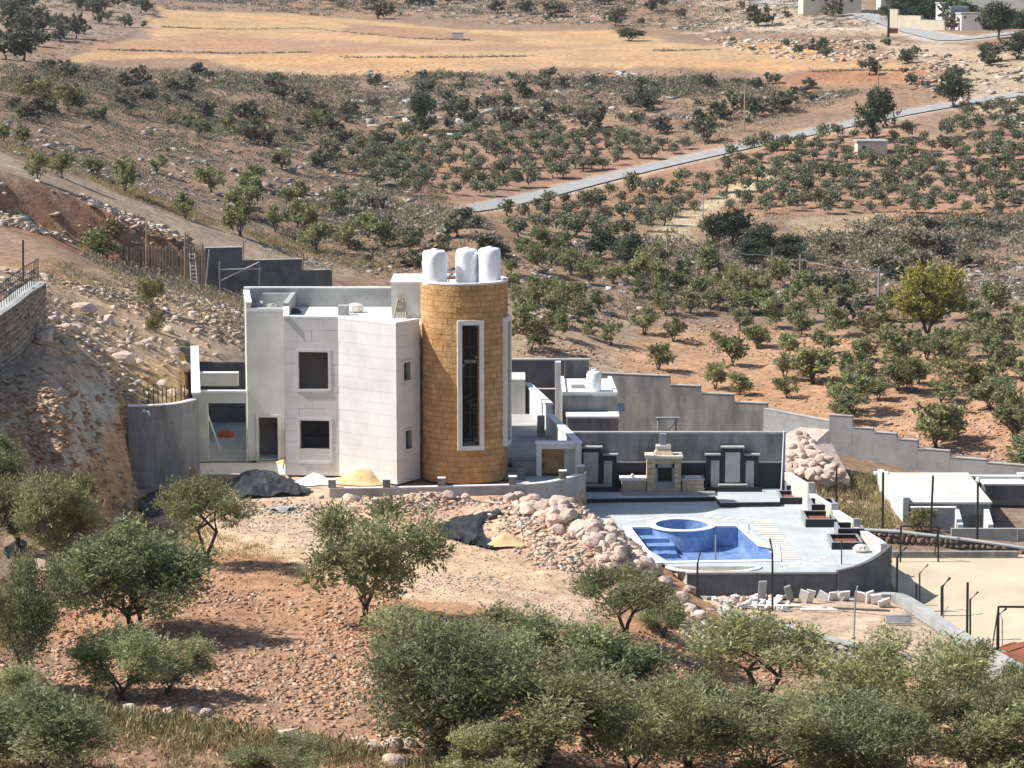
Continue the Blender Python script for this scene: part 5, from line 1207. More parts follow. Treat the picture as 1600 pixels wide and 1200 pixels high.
def heap(px, py, z, rx_, ry_, h, m, lab, sd=0):
    q = at_z(px,py,z); vs = []; fs = []; n, k = 12, 24
    for i in range(n+1):
        r = i/n
        for j in range(k):
            a = 2*math.pi*j/k; e = 1+0.12*math.sin(3*a+sd)+0.08*math.sin(5*a+2*sd); X_, Y_ = q.x+rx_*r*e*math.cos(a), q.y+ry_*r*e*math.sin(a); vs.append((X_,Y_,z-0.05+h*(0.5+0.5*math.cos(math.pi*min(r,1)))**1.1*(1+0.6*float(fbm(np.array(X_*1.3+sd),np.array(Y_*1.3),3)))+0.10*float(fbm(np.array(X_*3),np.array(Y_*3+sd),2))*(1-r)))
    for i in range(n):
        for j in range(k): fs.append((i*k+j,(i+1)*k+j,(i+1)*k+(j+1)%k,i*k+(j+1)%k))
    mb = MB(); mb.add(vs,fs); return tag(mb.build('sand_heap',m,smooth=True),lab,'heap')
heap(572,750,0.0,1.9,1.2,0.62,M_brown,'yellow sand heap against the white facade',1)
heap(492,752,0.0,1.3,0.9,0.42,M_whitep,'white gravel heap at the corner of the shaded facade',2)
heap(792,846,hit(792,846).z,1.2,1.0,0.42,M_brown,'yellowish sand heap beside the trailing black sheet',3)
heap(448,722,0.0,0.9,0.8,0.2,M_brown,'low sand patch beside the entrance door',5)

# ------------------------------------------------------------------ dark block wall, shoring and ladder on the left slope
stepped('block_wall','tall dark concrete block wall cut into the left slope, stepping down',[(320,378,386),(378,473,405),(473,518,421),(518,592,448)],200,203,-2,M_concd,0.4)
def plank(name, a, b, Y, r, lab, m=M_wood, Yb=None, grp=None, cat='pole'):
    p, q = at_y(*a,Y), at_y(*b,Yb or Y); mb = MB(); mb.tube([tuple(p),tuple(q)],r,5); return tag(mb.build(name,m),lab,cat,grp)
for k in range(30):
    px = 186+k*4.6+rb.uniform(-0.8,0.8); Y = 198.5; top = 383+(px-186)*0.045+rb.uniform(-3,3); bot = 405+(px-186)*0.36+rb.uniform(-3,5)
    plank('shoring_board',(px,bot+4),(px+rb.uniform(-1,1),top),Y,0.075,'upright timber shoring board in the row along the cut bank',grp='timber shoring boards')
for k,(px,y0,y1,lab) in enumerate(((228,412,345,'tall pale pole at the left part of the timber shoring'),(289,440,363,'tall pale pole in the middle of the timber shoring'),(291.5,442,366,'second pale pole close beside the middle shoring pole'),(316,452,380,'pale pole at the corner of the dark block wall'),(380,404,375,'short pole on top of the dark block wall, left of two'),(473,421,395,'short pole on top of the dark block wall, right of two'))):
    plank('pole',(px,y0),(px+rb.uniform(-1,2),y1),198,0.07,lab)
plank('pole',(321,456),(327,390),199.2,0.06,'thin pale pole leaning on the dark block wall',M_concl)
for a,b,lab in (((344,468),(343,408),'upright scaffold tube before the dark block wall, left of two'),((405,445),(405,408),'upright scaffold tube before the dark block wall, right of two'),((342,421),(408,420),'horizontal scaffold tube before the dark block wall'),((346,438),(404,410),'diagonal scaffold tube rising right before the dark block wall'),((348,450),(390,470),'diagonal scaffold tube falling right before the dark block wall')):
    plank('scaffold_tube',a,b,199.0,0.06,lab,M_gmetal,cat='scaffold')
ld = empty('ladder', tuple(at_y(303,447,197.5)), 'wooden ladder leaning on the timber shoring', 'ladder')
for s in (0,1):
    mb = MB(); mb.tube([tuple(at_y(299+s*10,448,197.2)),tuple(at_y(296+s*8,395,198.3))],0.045,5); mb.build('rail', M_concl, ld)
for k in range(9):
    f = (k+0.5)/9; a = at_y(299-3*f,448-53*f,197.2+1.1*f); b = at_y(309-5*f,448-53*f,197.2+1.1*f); mb = MB(); mb.tube([tuple(a),tuple(b)],0.03,4); mb.build('rung', M_concl, ld)
plank('pole',(345,706),(325,650),138.6,0.05,'thin prop leaning inside the garage opening',M_whitep)
p = at_z(352,681,0); mb = MB(); mb.lathe([(0.5,0),(0.42,0.2),(0.2,0.34),(0.03,0.38)],(p.x,p.y,-0.018),12,0.2,3); tag(mb.build('orange_sack', mat('orange sack',(0.55,0.13,0.05),0.8)),'orange sack lying on the garage court floor','sack')
t = empty('step_ladder', tuple(at_z(448,733,0)), 'small dark step ladder leaning at the shaded corner of the facade', 'ladder'); p = at_z(447,733,0)
for s in (-1,1):
    mb = MB(); mb.tube([(p.x+s*0.16,p.y,0),(p.x+s*0.1+0.12,p.y+0.5,1.05)],0.03,4); mb.build('rail', M_metal, t)
for z in (0.3,0.6,0.9):
    mb = MB(); mb.tube([(p.x-0.14+0.11*z,p.y+0.48*z,z),(p.x+0.14+0.11*z,p.y+0.48*z,z)],0.025,4); mb.build('rung', M_red, t)

# ------------------------------------------------------------------ stone bastion with railing at the left edge
BEXT = [(-25.6,117.0),(-26.2,111.0)]
P = [(62,500,132),(58,512,130.5),(45,535,128.5),(20,560,126),(-20,585,123),(-40,600,121.5)]
top = [(60,440),(52,446),(36,455),(14,473),(-20,496),(-40,508)]
bt = [at_y(a,b,Y) for (a,b),(_,_,Y) in zip(top,P)]
pl_ = [(p.x,p.y) for p in bt][::-1]; zt_ = [p.z for p in bt][::-1]; zb_ = [zy(b+14,Y) for _,b,Y in P][::-1]
ROCKT = [rock_mesh('stone', 90+k, mat('tan wall stone',(0.40,0.33,0.26),0.95,0.35,2.0,rnd=0.22,bump=0.7,bscale=4)) for k in range(4)]
bs = stone_wall('stone_bastion','tall curved rubble stone retaining wall with railing at the left edge',pl_,zb_,zt_,th=0.8,ss=(0.24,0.5),lib=ROCKT,core=M_conc)
mb = MB(); mb.wall([pl_[0]]+BEXT,0.7,2.0,[zt_[0],9.2,9.2]); mb.build('wall_extension', M_conc, bs)
rl = empty('railing', tuple(bt[1]), 'dark metal railing on top of the curved stone wall', 'railing')
for i in range(len(bt)-1):
    a, b = bt[i]+Vector((0,0.1,0)), bt[i+1]+Vector((0,0.1,0))
    for h in (0.35,0.75,1.15):
        mb = MB(); mb.tube([tuple(a+Vector((0,0,h))),tuple(b+Vector((0,0,h)))],0.022,4); mb.build('rail', M_metal, rl)
    nn = max(2,int((b-a).length/0.35))
    for k in range(nn):
        q = a+(b-a)*k/nn; mb = MB(); mb.tube([tuple(q),tuple(q+Vector((0,0,1.2)))],0.018,4); mb.build('baluster', M_metal, rl)
plank('fence_post',(36,440),(36,375),129.5,0.05,'dark bent post standing at the right end of the railing',M_metal,cat='post')
# ground of the neighbouring terrace behind the bastion
mb = MB(); q = [(p.x,p.y) for p in bt]+[(bt[-1].x-8,bt[-1].y+2),(bt[-1].x-8,bt[0].y+6),(bt[0].x-3,bt[0].y+3)]
mb.prism(q,5.5,min(zt_)-0.25); tag(mb.build('terrace_ground', M_ground if False else mat('terrace dust',(0.5,0.42,0.33),0.95,0.2,1.0)),'dusty ground of the neighbouring terrace',kind='structure')

# ------------------------------------------------------------------ far away: hut, houses, poles, sheds
def gp(px, py): return hit(px, py)
M_house = mat('house stone',(0.62,0.56,0.47),0.9,0.15,0.5); M_housew = mat('white house',(0.76,0.74,0.70),0.85,0.08,0.5)
def house(name, px0, px1, pyb, pyt, depth, lab, m, wins=(), cat='house', roofm=M_concl, Yat=None):
    b = at_y(px0,pyb,Yat) if Yat else gp((px0+px1)/2,pyb); Y = b.y; x0, x1 = xa(px0,Y,b.z), xa(px1,Y,b.z); zt = zy(pyt,Y); zb = b.z-2.5
    t = empty(name,((x0+x1)/2,Y,b.z),lab,cat); r0 = 0.35
    op = [(xa(a,Y,b.z)-x0, xa(c,Y,b.z)-x0, zy(e,Y), zy(d_,Y)) for a,c,d_,e in wins]
    mb = MB(); wall_open(mb,(x0,Y),(x1,Y),zb,zt,0.3,op); mb.build('front_wall',m,t)
    mb = MB(); mb.box(x0,x0+0.3,Y+0.3,Y+depth,zb,zt); mb.build('side_wall',m,t)
    mb = MB(); mb.box(x1-0.3,x1,Y+0.3,Y+depth,zb,zt); mb.build('side_wall',m,t)
    mb = MB(); mb.box(x0+0.3,x1-0.3,Y+depth-0.3,Y+depth,zb,zt); mb.build('rear_wall',m,t)
    mb = MB(); mb.box(x0-0.15,x1+0.15,Y-0.15,Y+depth+0.15,zt+0.002,zt+0.25); mb.build('roof',roofm,t)
    for o in op:
        mb = MB(); mb.box(x0+o[0],x0+o[1],Y+0.2,Y+0.26,o[2],o[3]); mb.build('window',M_dark,t)
    return t
house('stone_hut',1340,1386,243,223,3.0,'small ruined stone hut with one window among the olives below the road',M_house,[(1347,1353,228,235)],'hut')
house('house',1255,1312,8,-22,9,'pale house at the top edge beside the ridge road',M_house,[(1268,1273,-6,2),(1288,1294,-6,2)],Yat=500)
house('house',1316,1346,10,-22,9,'grey brown house at the top edge right of the white one',M_house,[(1328,1333,-4,3)],Yat=500)
house('house',1376,1390,16,-14,6,'narrow white house at the top edge above the road bend',M_housew,Yat=505)
house('house',1472,1500,24,6,7,'white two level house among trees near the top right corner',M_housew,[(1478,1481,10,15)],Yat=470)
house('house',1485,1512,32,12,6,'blue grey house below the white one near the top right corner',mat('bluish house',(0.40,0.44,0.50),0.9),Yat=462)
house('house',1502,1536,42,22,6,'white villa with small window at the top right among trees',M_housew,[(1506,1509,25,29),(1523,1526,29,34)],Yat=455)
t = stepped('roadside_wall','long cream garden wall beside the ridge road',[(1390,1404,14),(1404,1440,24),(1440,1478,31)],470,458,8,mat('cream wall',(0.52,0.45,0.35),0.9,0.15,0.5),0.4)
house('white_shed',707,723,62,53,3,'tiny white shed standing alone in the golden field',M_housew,cat='shed')
p = gp(1396,52); mb = MB(); sg = empty('road_sign', tuple(p), 'dark red rectangular sign beside the ridge road', 'sign')
x0, x1 = xa(1390,p.y,p.z), xa(1403,p.y,p.z)
mb.box(x0,x1,p.y,p.y+0.12,zy(52,p.y),zy(44,p.y)); mb.build('panel', M_red, sg)
for x in (x0+0.1,x1-0.1):
    mb = MB(); mb.tube([(x,p.y+0.18,p.z-0.5),(x,p.y+0.18,zy(46,p.y))],0.06,5); mb.build('leg', M_metal, sg)
def upole(px, pyb, pyt, lab, arms=True, m=M_wood, r=0.11):
    p = gp(px,pyb); zt = zy(pyt,p.y); t = empty('utility_pole', tuple(p), lab, 'pole')
    mb = MB(); mb.tube([(p.x,p.y,p.z-0.4),(p.x,p.y,zt)],[r*1.2,r*0.8],6); mb.build('pole', m, t)
    if arms: mb = MB(); mb.box(p.x-0.55,p.x+0.55,p.y-0.05,p.y+0.05,zt-0.5,zt-0.38); mb.build('cross_arm', m, t)
    return Vector((p.x,p.y,zt-0.4))
u1 = upole(1372,150,98,'utility pole behind the big pines by the valley road')
u2 = upole(1163,205,130,'thin utility pole on the slope above the valley road',True)
u3 = upole(1098,345,300,'thin pale pole among the olives below the road',False,M_concl,0.08)
u4 = upole(1372,492,416,'grey lamp pole standing left of the yellow pine',True,M_gmetal)
u5 = upole(1042,428,370,'dark power pole among the pines right of the tower tanks',True)
u6 = upole(1206,425,392,'short power pole in front of the pine grove',True)
u7 = upole(1250,432,398,'second short power pole in front of the pine grove',True)
u8 = upole(1388,58,15,'post pair beside the ridge road',False,M_metal,0.2)
def wire(a, b, lab, off=0.0):
    pts = []
    for i in range(13):
        f = i/12; q = a.lerp(b,f); q.z -= 0.25*4*f*(1-f); q.x += off; pts.append(tuple(q))
    mb = MB(); mb.tube(pts,0.022,3); tag(mb.build('power_line',M_gmetal),lab,'wire')
wire(u5,u6,'power line between the pines and the short poles'); wire(u6,u7,'power line between the two short poles'); wire(u7,u4,'power line running to the grey lamp pole')
wire(u5+Vector((0.45,0,0)),u6+Vector((0.45,0,-0.7)),'lower power line between the pines and the short poles')
wire(u4,Vector((xa(1640,225,8),225,zy(455,225))),'power line leaving the lamp pole to the right')
# ------------------------------------------------------------------ foliage
def leaf_cloud(nl, sd, w, h, n, L, Wd, flat=0.85, spread=0.72, lobe=0.42, up=0.25, twig=0.26):
    """many small leaf-shaped faces gathered on lobes and on short twigs through an ellipsoid w x w x h, base at z=0"""
    g = np.random.default_rng(sd)
    d = g.normal(size=(nl,3)); d /= np.linalg.norm(d,axis=1)[:,None]
    rad = g.uniform(0.2,1.0,nl)[:,None]**0.6
    ctr = d*rad*spread*np.array([w/2,w/2,h/2])*np.array([g.uniform(0.8,1.15),g.uniform(0.8,1.15),1])+np.array([0,0,h/2])
    lr = lobe*g.uniform(0.45,1.25,nl)*min(w,h)/2
    n1 = n//2; k = g.integers(0,nl,n1); e = g.normal(size=(n1,3)); e /= np.linalg.norm(e,axis=1)[:,None]
    rr = lr[k]*g.uniform(0.2,1.15,n1)**0.6
    P1 = ctr[k]+e*rr[:,None]*np.array([1,1,flat]); a1 = e*0.6+g.normal(size=(n1,3))*0.8+np.array([0,0,up])
    nt = max(4,(n-n1)//9); kt = g.integers(0,nl,nt); et = g.normal(size=(nt,3)); et /= np.linalg.norm(et,axis=1)[:,None]
    B = ctr[kt]+et*(lr[kt]*g.uniform(0.5,0.95,nt))[:,None]; D = et*0.9+np.array([0,0,0.55])+g.normal(size=(nt,3))*0.4; D /= np.linalg.norm(D,axis=1)[:,None]
    TLn = twig*g.uniform(0.5,1.5,nt)*w/3.4; q = np.repeat(np.arange(nt),9); u = np.tile(np.linspace(0.05,1,9),nt)
    P2 = B[q]+D[q]*(u*TLn[q])[:,None]+g.normal(size=(len(q),3))*0.035*w/3.4; a2 = D[q]+g.normal(size=(len(q),3))*0.55
    P = np.concatenate([P1,P2]); a = np.concatenate([a1,a2]); kk = np.concatenate([k,kt[q]]); n = len(P)
    a /= np.linalg.norm(a,axis=1)[:,None]; b = np.cross(a,g.normal(size=(n,3))); b /= np.linalg.norm(b,axis=1)[:,None]
    ls = L*g.uniform(0.6,1.35,n)[:,None]; ws = Wd*g.uniform(0.6,1.3,n)[:,None]
    P[:,2] = np.maximum(P[:,2],0.02)
    V = np.stack([P-a*ls/2,P+b*ws/2,P+a*ls/2,P-b*ws/2],1).reshape(-1,3)
    tint = np.clip(g.beta(1.5,2.4,n)*0.85+0.40*g.random(nl)[kk]-0.12,0,1)
    return V, tint, ctr, lr
def leaf_mesh(name, V, tint, m):
    F = np.arange(len(V)).reshape(-1,4); me = np_mesh(name, V, F, m, smooth=False)
    at = me.attributes.new('tint','FLOAT','FACE'); at.data.foreach_set('value', tint.astype(np.float32)); return me
def trunk_mesh(name, ctr, base_r, sd, nb=6, fork=0.4, m=M_bark, lean=0.12):
    r_ = random.Random(sd); mb = MB(); stems = r_.choice((2,3,3,4)) if nb > 3 else 1; order = list(np.argsort([c[2] for c in ctr])); use = order[:max(1,nb*2)]; r_.shuffle(use)
    stump = Vector((0,0,fork*0.3)); mb.tube([(0,0,-0.35),(0.02,0,0),tuple(stump)],[base_r*1.5,base_r*1.25,base_r*1.05],8)
    for s in range(stems):
        a = 6.28*s/stems+r_.uniform(-0.5,0.5); sp_ = r_.uniform(0.15,0.42)*fork; top = Vector((math.cos(a)*sp_,math.sin(a)*sp_,fork*r_.uniform(0.9,1.2)))
        mid = stump.lerp(top,0.5)+Vector((r_.uniform(-.05,.05),r_.uniform(-.05,.05),0)); rs = base_r*(0.95/stems**0.5)
        mb.tube([tuple(stump-Vector((0,0,0.06))),tuple(mid),tuple(top)],[rs,rs*0.85,rs*0.75],6)
        for i in use[s::stems][:3]:
            c = Vector(ctr[i]); m2 = top.lerp(c,0.5)+Vector((r_.uniform(-.12,.12),r_.uniform(-.12,.12),0.06))
            mb.tube([tuple(top-(top-mid)*0.1),tuple(m2),tuple(c)],[rs*0.68,rs*0.45,rs*0.18],5)
    return mb.mesh(name, m)
class Kind: pass
def kind(w, h, lift, nl, n, L, Wd, m, sd, base_r=0.11, nb=6, **kw):
    k = Kind(); V, t, ctr, lr = leaf_cloud(nl, sd, w, h, n, L, Wd, **kw); off = np.array([0,0,lift]); k.crown = leaf_mesh('crown', V+off, t, m)
    k.trunk = trunk_mesh('trunk', ctr+off, base_r, sd, nb, max(0.25, lift*0.9+h*0.1))
    q = np.percentile(V, [0.8,99.2], axis=0); k.w = (q[1][0]-q[0][0]+q[1][1]-q[0][1])/2; k.h = q[1][2]+lift; return k
NEAR = [kind(3.4,2.3,0.42,24,14748,0.12,0.036,M_olive,100+i,0.085,7,spread=0.8,lobe=0.36) for i in range(4)]
NEARD = [kind(3.5,2.4,0.30,30,16301,0.12,0.036,M_olived,120+i,0.09,7,spread=0.8,lobe=0.36) for i in range(3)]
OPEN = [kind(3.4,2.0,0.95,20,10091,0.12,0.036,M_olive,126+i,0.085,7) for i in range(2)]
DENSE = [kind(3.5,3.2,0.05,36,21735,0.12,0.036,M_olived,130+i,0.10,4,spread=0.7,lobe=0.45) for i in range(2)]
MID = [kind(2.6,1.9,0.38,16,1700,0.25,0.09,M_olive,140+i,0.08,5,spread=0.78,lobe=0.37) for i in range(4)]+[kind(2.6,1.9,0.38,16,1700,0.25,0.09,M_olived,150+i,0.08,5,spread=0.78,lobe=0.37) for i in range(3)]
FAR = [kind(2.4,1.9,0.30,14,640,0.30,0.14,M_farol,160+i,0.08,3,spread=0.55,lobe=0.6,twig=0.15) for i in range(6)]
SHRUB = [kind(2.0,1.4,0.0,11,520,0.28,0.12,M_bush,170+i,0.05,0) for i in range(3)]
SHRUBG = [kind(2.0,1.2,0.0,9,460,0.32,0.11,M_scrub,180+i,0.05,0) for i in range(3)]
PINE = [kind(4.2,4.6,0.4,26,3000,0.34,0.12,M_pine,190+i,0.14,5,lobe=0.36) for i in range(3)]
YELL = [kind(6.0,6.6,0.5,36,6000,0.38,0.13,M_yellow,200,0.2,6,lobe=0.32)]
YSH = [kind(3.0,2.0,0.0,12,1400,0.28,0.08,M_greeng,205+i,0.05,0) for i in range(2)]
def tree(name, k, p, w, h, lab, cat, grp=None, rz=None, trunk=True):
    """w, h: wanted crown width and full height in metres"""
    s, sz = w/k.w, h/k.h; t = bpy.data.objects.new(name, None); C.objects.link(t); t.location = p; t.rotation_euler = (0,0,random.uniform(0,6.28) if rz is None else rz); t.scale = (s,s,sz); t.empty_display_size = 0.3
    tag(t, lab, cat, grp)
    c = bpy.data.objects.new('crown', k.crown); C.objects.link(c); c.parent = t
    if trunk: q = bpy.data.objects.new('trunk', k.trunk); C.objects.link(q); q.parent = t
    return t
TREEPX = []
def ptree(name, lib, px, py, wpx, hpx, lab, cat='olive tree', grp=None, trunk=True):
    if 1328 < px < 1398 and 226 < py < 258: return None
    p = hit(px, py)
    if p is None: return None
    TREEPX.append((px,py,wpx)); f = p.y*cp-(p.z-CAMZ)*sp; s = FPX/f
    return tree(name, random.choice(lib) if isinstance(lib, list) else lib, (p.x,p.y,p.z-0.05), wpx/s*1.02, hpx/s*1.02, lab, cat, grp, trunk=trunk)

# foreground olives: base pixel, crown width, full height
FG = [
 (NEARD,-4,775,85,95,'dark olive tree cut by the left edge beside the dirt track'),
 (NEAR,28,858,105,112,'olive tree in front of the dirt track, second from the left edge'),
 (NEAR[1],95,900,118,160,'tall olive tree with visible dark trunk before the rubble bank'),
 (OPEN[0],322,882,122,138,'small open olive tree with forked bare trunk before the villa'),
 (NEARD[0],208,990,215,170,'large dark spreading olive tree left of the clearing'),
 (NEARD[1],40,1075,150,205,'tall dark olive mass at the left edge of the foreground'),
 (NEAR,190,1095,150,110,'low scruffy olive bush with thin stems below the large dark tree'),
 (NEAR,262,1085,130,90,'grey green low olive bush right of the scruffy one'),
 (NEAR[2],570,975,225,180,'wide olive tree at the edge of the clearing before the garden wall'),
 (DENSE[0],690,1180,222,205,'dense round dark olive tree in the middle of the foreground'),
 (OPEN[1],977,1003,150,118,'small open olive tree with bare forked trunk below the rubble heap'),
 (NEAR[1],1036,995,75,55,'little olive bush just right of the small open olive'),
 (OPEN[0],1190,1110,215,152,'olive tree with several dark trunks below the slab terrace'),
 (NEAR[0],1440,1160,215,165,'broad olive tree below the court path on the right'),
 (NEAR[2],740,1065,230,112,'broad olive behind the dense round tree'),
 (NEAR[3],640,1035,140,90,'loose olive left behind the dense round tree'),
 (NEAR[0],860,1110,200,130,'olive in the thicket right of the dense round tree'),
 (NEARD[0],955,1115,190,125,'olive in the thicket below the small open olive'),
 (NEAR[1],850,1205,230,170,'olive at the bottom edge right of the dense round tree'),
 (NEAR[2],985,1215,230,150,'olive at the bottom edge in the centre right thicket'),
 (NEARD[1],1075,1200,210,140,'darker olive at the bottom edge below the many trunked tree'),
 (NEAR[3],1290,1190,200,130,'olive in the thicket between the two right hand trees'),
 (NEAR[0],1190,1230,220,140,'olive at the bottom edge below the red soil gap'),
 (NEARD[2],1340,1240,220,140,'olive at the bottom edge left of the lower right corner'),
 (NEAR[1],1520,1210,200,140,'olive at the bottom edge in the right corner thicket'),
 (NEAR[2],1590,1150,130,110,'olive cut by the right edge below the earth heap'),
 (NEAR[3],1600,1230,190,130,'olive in the lower right corner'),
 (NEAR[0],1330,1120,110,80,'small olive left of the broad right hand tree'),
 (NEARD[0],70,1215,210,140,'olive in the lower left corner'),
 (NEAR[2],430,1225,150,70,'low olive scrub at the bottom edge near the boulders'),
 (NEAR[3],30,1130,110,90,'scruffy olive under the tall dark mass at the left edge'),
 (NEAR[3],760,1225,150,90,'olive scrub at the bottom edge under the dense round tree'),
]
for lib, px, py, w, h, lab in FG: ptree('olive_tree', lib, px, py, w, h, lab)

# orchard behind the villa and on the right: read off the photograph
MIDT = [(300,640,120),(180,640,110),(520,740,150),(640,680,130),(900,810,150),(710,870,130),(1060,850,140),(1020,700,130),(850,600,130),(975,630,120),(1160,690,140),(1270,665,120),(1400,700,170),(1560,690,120),(1440,790,130),(1540,890,130),(980,1010,150),(1300,1120,150),(1440,1150,130),(1300,860,70),(1400,990,170),(140,470,90),(480,470,110),(370,410,100),(470,440,120),(600,460,110),(720,520,100),(1220,600,120),(1480,560,110),(1100,560,110)]
RT = [(330,820,140),(260,940,140),(395,1075,150),(110,690,140),(60,540,110),(350,590,140),(610,1040,160),(690,1110,160),(880,1130,170),(1050,960,150),(480,920,140),(240,1060,150),(250,1170,120),(80,880,110),(580,620,100),(660,600,110),(1140,900,130),(1260,950,180),(1400,980,170),(1520,990,120),(1590,1070,110),(1350,1130,160),(1480,1190,150),(430,690,150),(820,640,90),(1410,800,120),(1570,740,100),(1290,710,100),(1130,1200,150),(700,960,140),(960,900,120),(1350,780,110),(190,700,110),(540,560,90),(40,680,120),(770,1180,130),(1000,1090,140)]
n_ol = len(FG)
for x, y, w in MIDT:
    ptree('olive_tree', MID, 760+x/3.636, 300+y/3.636, w/3.636*1.05, w/3.636*1.02, 'young olive tree on the slope between tower and pine grove', grp='olives behind the villa'); n_ol += 1
for x, y, w in RT:
    ptree('olive_tree', MID, 1160+x/3.636, 300+y/3.636, w/3.636*1.05, w/3.636*1.02, 'olive tree on the orange soil of the right hand orchard', grp='olives of the right orchard'); n_ol += 1
for px,py,w in ((1462,700,75),(1330,645,70),(1480,688,60),(1585,690,60),(1270,600,60),(1545,640,60),(1600,735,60),(1420,615,62),(1330,660,55)):
    ptree('olive_tree', MID, px, py, w, w*0.95, 'larger olive tree just above the light stepped wall', grp='olives above the stepped wall'); n_ol += 1
LT = [(195,302,38,55),(60,283,36,45),(97,278,34,40),(290,342,36,42),(37,228,26,36),(5,222,24,30),(375,368,46,60),(390,325,40,50),(330,302,40,42),(370,335,45,45),(430,362,36,42),(465,355,36,45),(455,325,44,42),(395,292,38,36),(495,395,46,48),(545,388,42,45),(600,385,46,42),(575,372,40,40),(480,362,42,45),(520,330,40,38),(440,265,34,36),(310,215,30,36),(355,205,28,30),(395,215,28,34),(420,222,26,30),(500,205,30,34),(245,272,30,32),(145,275,30,28),(640,395,38,40)]
for px,py,w,h in LT:
    ptree('olive_tree', MID, px, py, w, h, 'olive tree on the dry slope above the cut bank', grp='olives above the cut bank'); n_ol += 1
# orchards on the far valley side: planted in loose rows
rf = random.Random(3)
def orchard(poly, dx, dy, wpx, lab, grp, lib=FAR, jit=0.2, name='olive_tree', cat='olive tree', hr=0.95, maxn=200, skip=0.1):
    global n_ol
    x0 = min(p[0] for p in poly); x1 = max(p[0] for p in poly); y0 = min(p[1] for p in poly); y1 = max(p[1] for p in poly); c = 0; r = 0
    y = y0
    while y < y1 and c < maxn:
        f = 0.75+0.5*(y-y0)/max(1,y1-y0); x = x0+(r%2)*dx*0.5
        while x < x1 and c < maxn:
            a, b = x+rf.gauss(0,dx*jit), y+rf.gauss(0,dy*jit)
            if rf.random() > skip and bool(inpoly(a,b,poly)):
                p = hit(a,b)
                if p is not None and min(float(pdist(p.x,p.y,L,closed=False)) for L in (ROAD1,ROAD2)) > 3.5:
                    w = wpx*f*(rf.uniform(0.75,1.2) if cat == 'olive tree' else rf.choice((0.45,0.6,0.8,1.0,1.25,1.5))); ptree(name, lib, a, b, w, w*hr*rf.uniform(0.9,1.1), lab, cat, grp); c += 1
                    if cat == 'olive tree': n_ol += 1
            x += dx
        y += dy*f; r += 1
    return c
orchard([(560,250),(660,225),(760,215),(900,225),(1090,235),(1050,250),(900,285),(760,318),(700,318),(560,300)],28,14,25,'small olive tree in the orchard above the valley road','olives above the road',maxn=66)
orchard([(1130,235),(1330,205),(1440,225),(1600,250),(1600,330),(1480,340),(1330,335),(1200,340),(1120,330)],32,15,25,'small olive tree around the ruined hut','olives around the hut',maxn=66)
orchard([(790,335),(900,315),(1060,290),(1130,290),(1090,330),(1010,365),(950,390),(800,385)],32,15,26,'small olive tree just below the valley road','olives below the road',maxn=44)
print('olives', n_ol)
GROVES = []
# pines and singled-out trees
for px,py,w,h,lab in ((1362,222,52,82,'tall dark pine on the valley road right of the utility pole'),(1380,200,40,60,'dark pine behind the tall pine on the road'),(1490,168,48,50,'round dark pine standing beside the road on the right'),(935,405,55,50,'dark green pine right of the tower tanks'),(985,420,58,55,'second dark green pine right of the tower tanks'),(1145,390,62,62,'tallest pine of the grove below the road'),(1115,385,40,50,'left pine of the grove below the road'),(1190,400,56,50,'low right pine of the grove below the road'),(1230,408,50,42,'last pine on the right of the grove'),(1170,415,60,40,'low pine at the front of the grove'),(658,205,36,60,'light green pine among rocks on the far slope'),(985,64,42,20,'dark round tree at the right end of the golden field'),(1590,92,60,42,'dark tree at the right edge below the ridge'),(1545,95,34,28,'dark bushy tree near the ridge on the right'),(1560,60,40,55,'dark cypress like tree beside the ridge houses')):
    ptree('pine_tree', PINE, px, py, w, h, lab, 'pine tree')
ptree('yellow_pine', YELL, 1450, 532, 98, 118, 'big yellowish green tree standing above the right orchard', 'tree')
for px,py,w,h,lab in ((1490,613,80,55,'yellow green shrub in the right orchard below the big yellow tree'),(1370,540,75,55,'pale yellow green shrub left in the right orchard'),(830,548,85,60,'leafy green bush right beside the tower'),(55,168,70,48,'yellow green bush clump at the left edge of the far slope'),(105,172,50,42,'yellow green bush right of the left edge clump'),(237,485,48,55,'leafy green shrub on the rubble slope'),(150,405,60,48,'dark green bush under the cut bank'),(172,380,36,40,'bright green bush at the cut bank'),(245,520,30,36,'small green shrub below the leafy one on the slope'),(1000,672,50,38,'dry green bush behind the deck back wall'),(1440,828,48,36,'dry bush before the screen wall of the low building'),(1480,690,60,40,'grey green bush above the stepped wall')):
    ptree('shrub', YSH, px, py, w, h, lab, 'shrub')
ptree('grey_shrub', SHRUBG, 1325, 505, 52, 42, 'grey leafless round shrub in the right orchard', 'shrub')
# bushes
orchard([(560,120),(1180,120),(1330,140),(1100,225),(620,215),(420,190)],44,17,27,'dark evergreen bush on the brown slope below the golden field','bushes below the golden field',SHRUB,0.5,'bush','bush',0.75,110,0.25)
orchard([(0,0),(250,0),(230,50),(120,60),(90,95),(0,100)],30,15,30,'dark olive like bush in the grove at the top left','grove at the top left',SHRUB,0.45,'bush','bush',0.85,62,0.1)
orchard([(70,100),(440,125),(640,230),(560,300),(420,240),(180,190),(0,190)],42,16,28,'bush among the rocks of the left slope','bushes of the left slope',SHRUB+SHRUBG,0.5,'bush','bush',0.7,110,0.2)
orchard([(1080,60),(1380,70),(1600,110),(1600,230),(1500,170),(1340,110),(1200,90)],48,15,26,'bush on the rocky ground near the ridge road','bushes near the ridge road',SHRUB,0.5,'bush','bush',0.75,48,0.3)
orchard([(1240,385),(1400,345),(1600,345),(1600,470),(1480,470),(1330,480),(1240,430)],52,19,32,'grey bush on the dry slope above the right orchard','bushes above the right orchard',SHRUBG+SHRUB,0.5,'bush','bush',0.65,44,0.25)
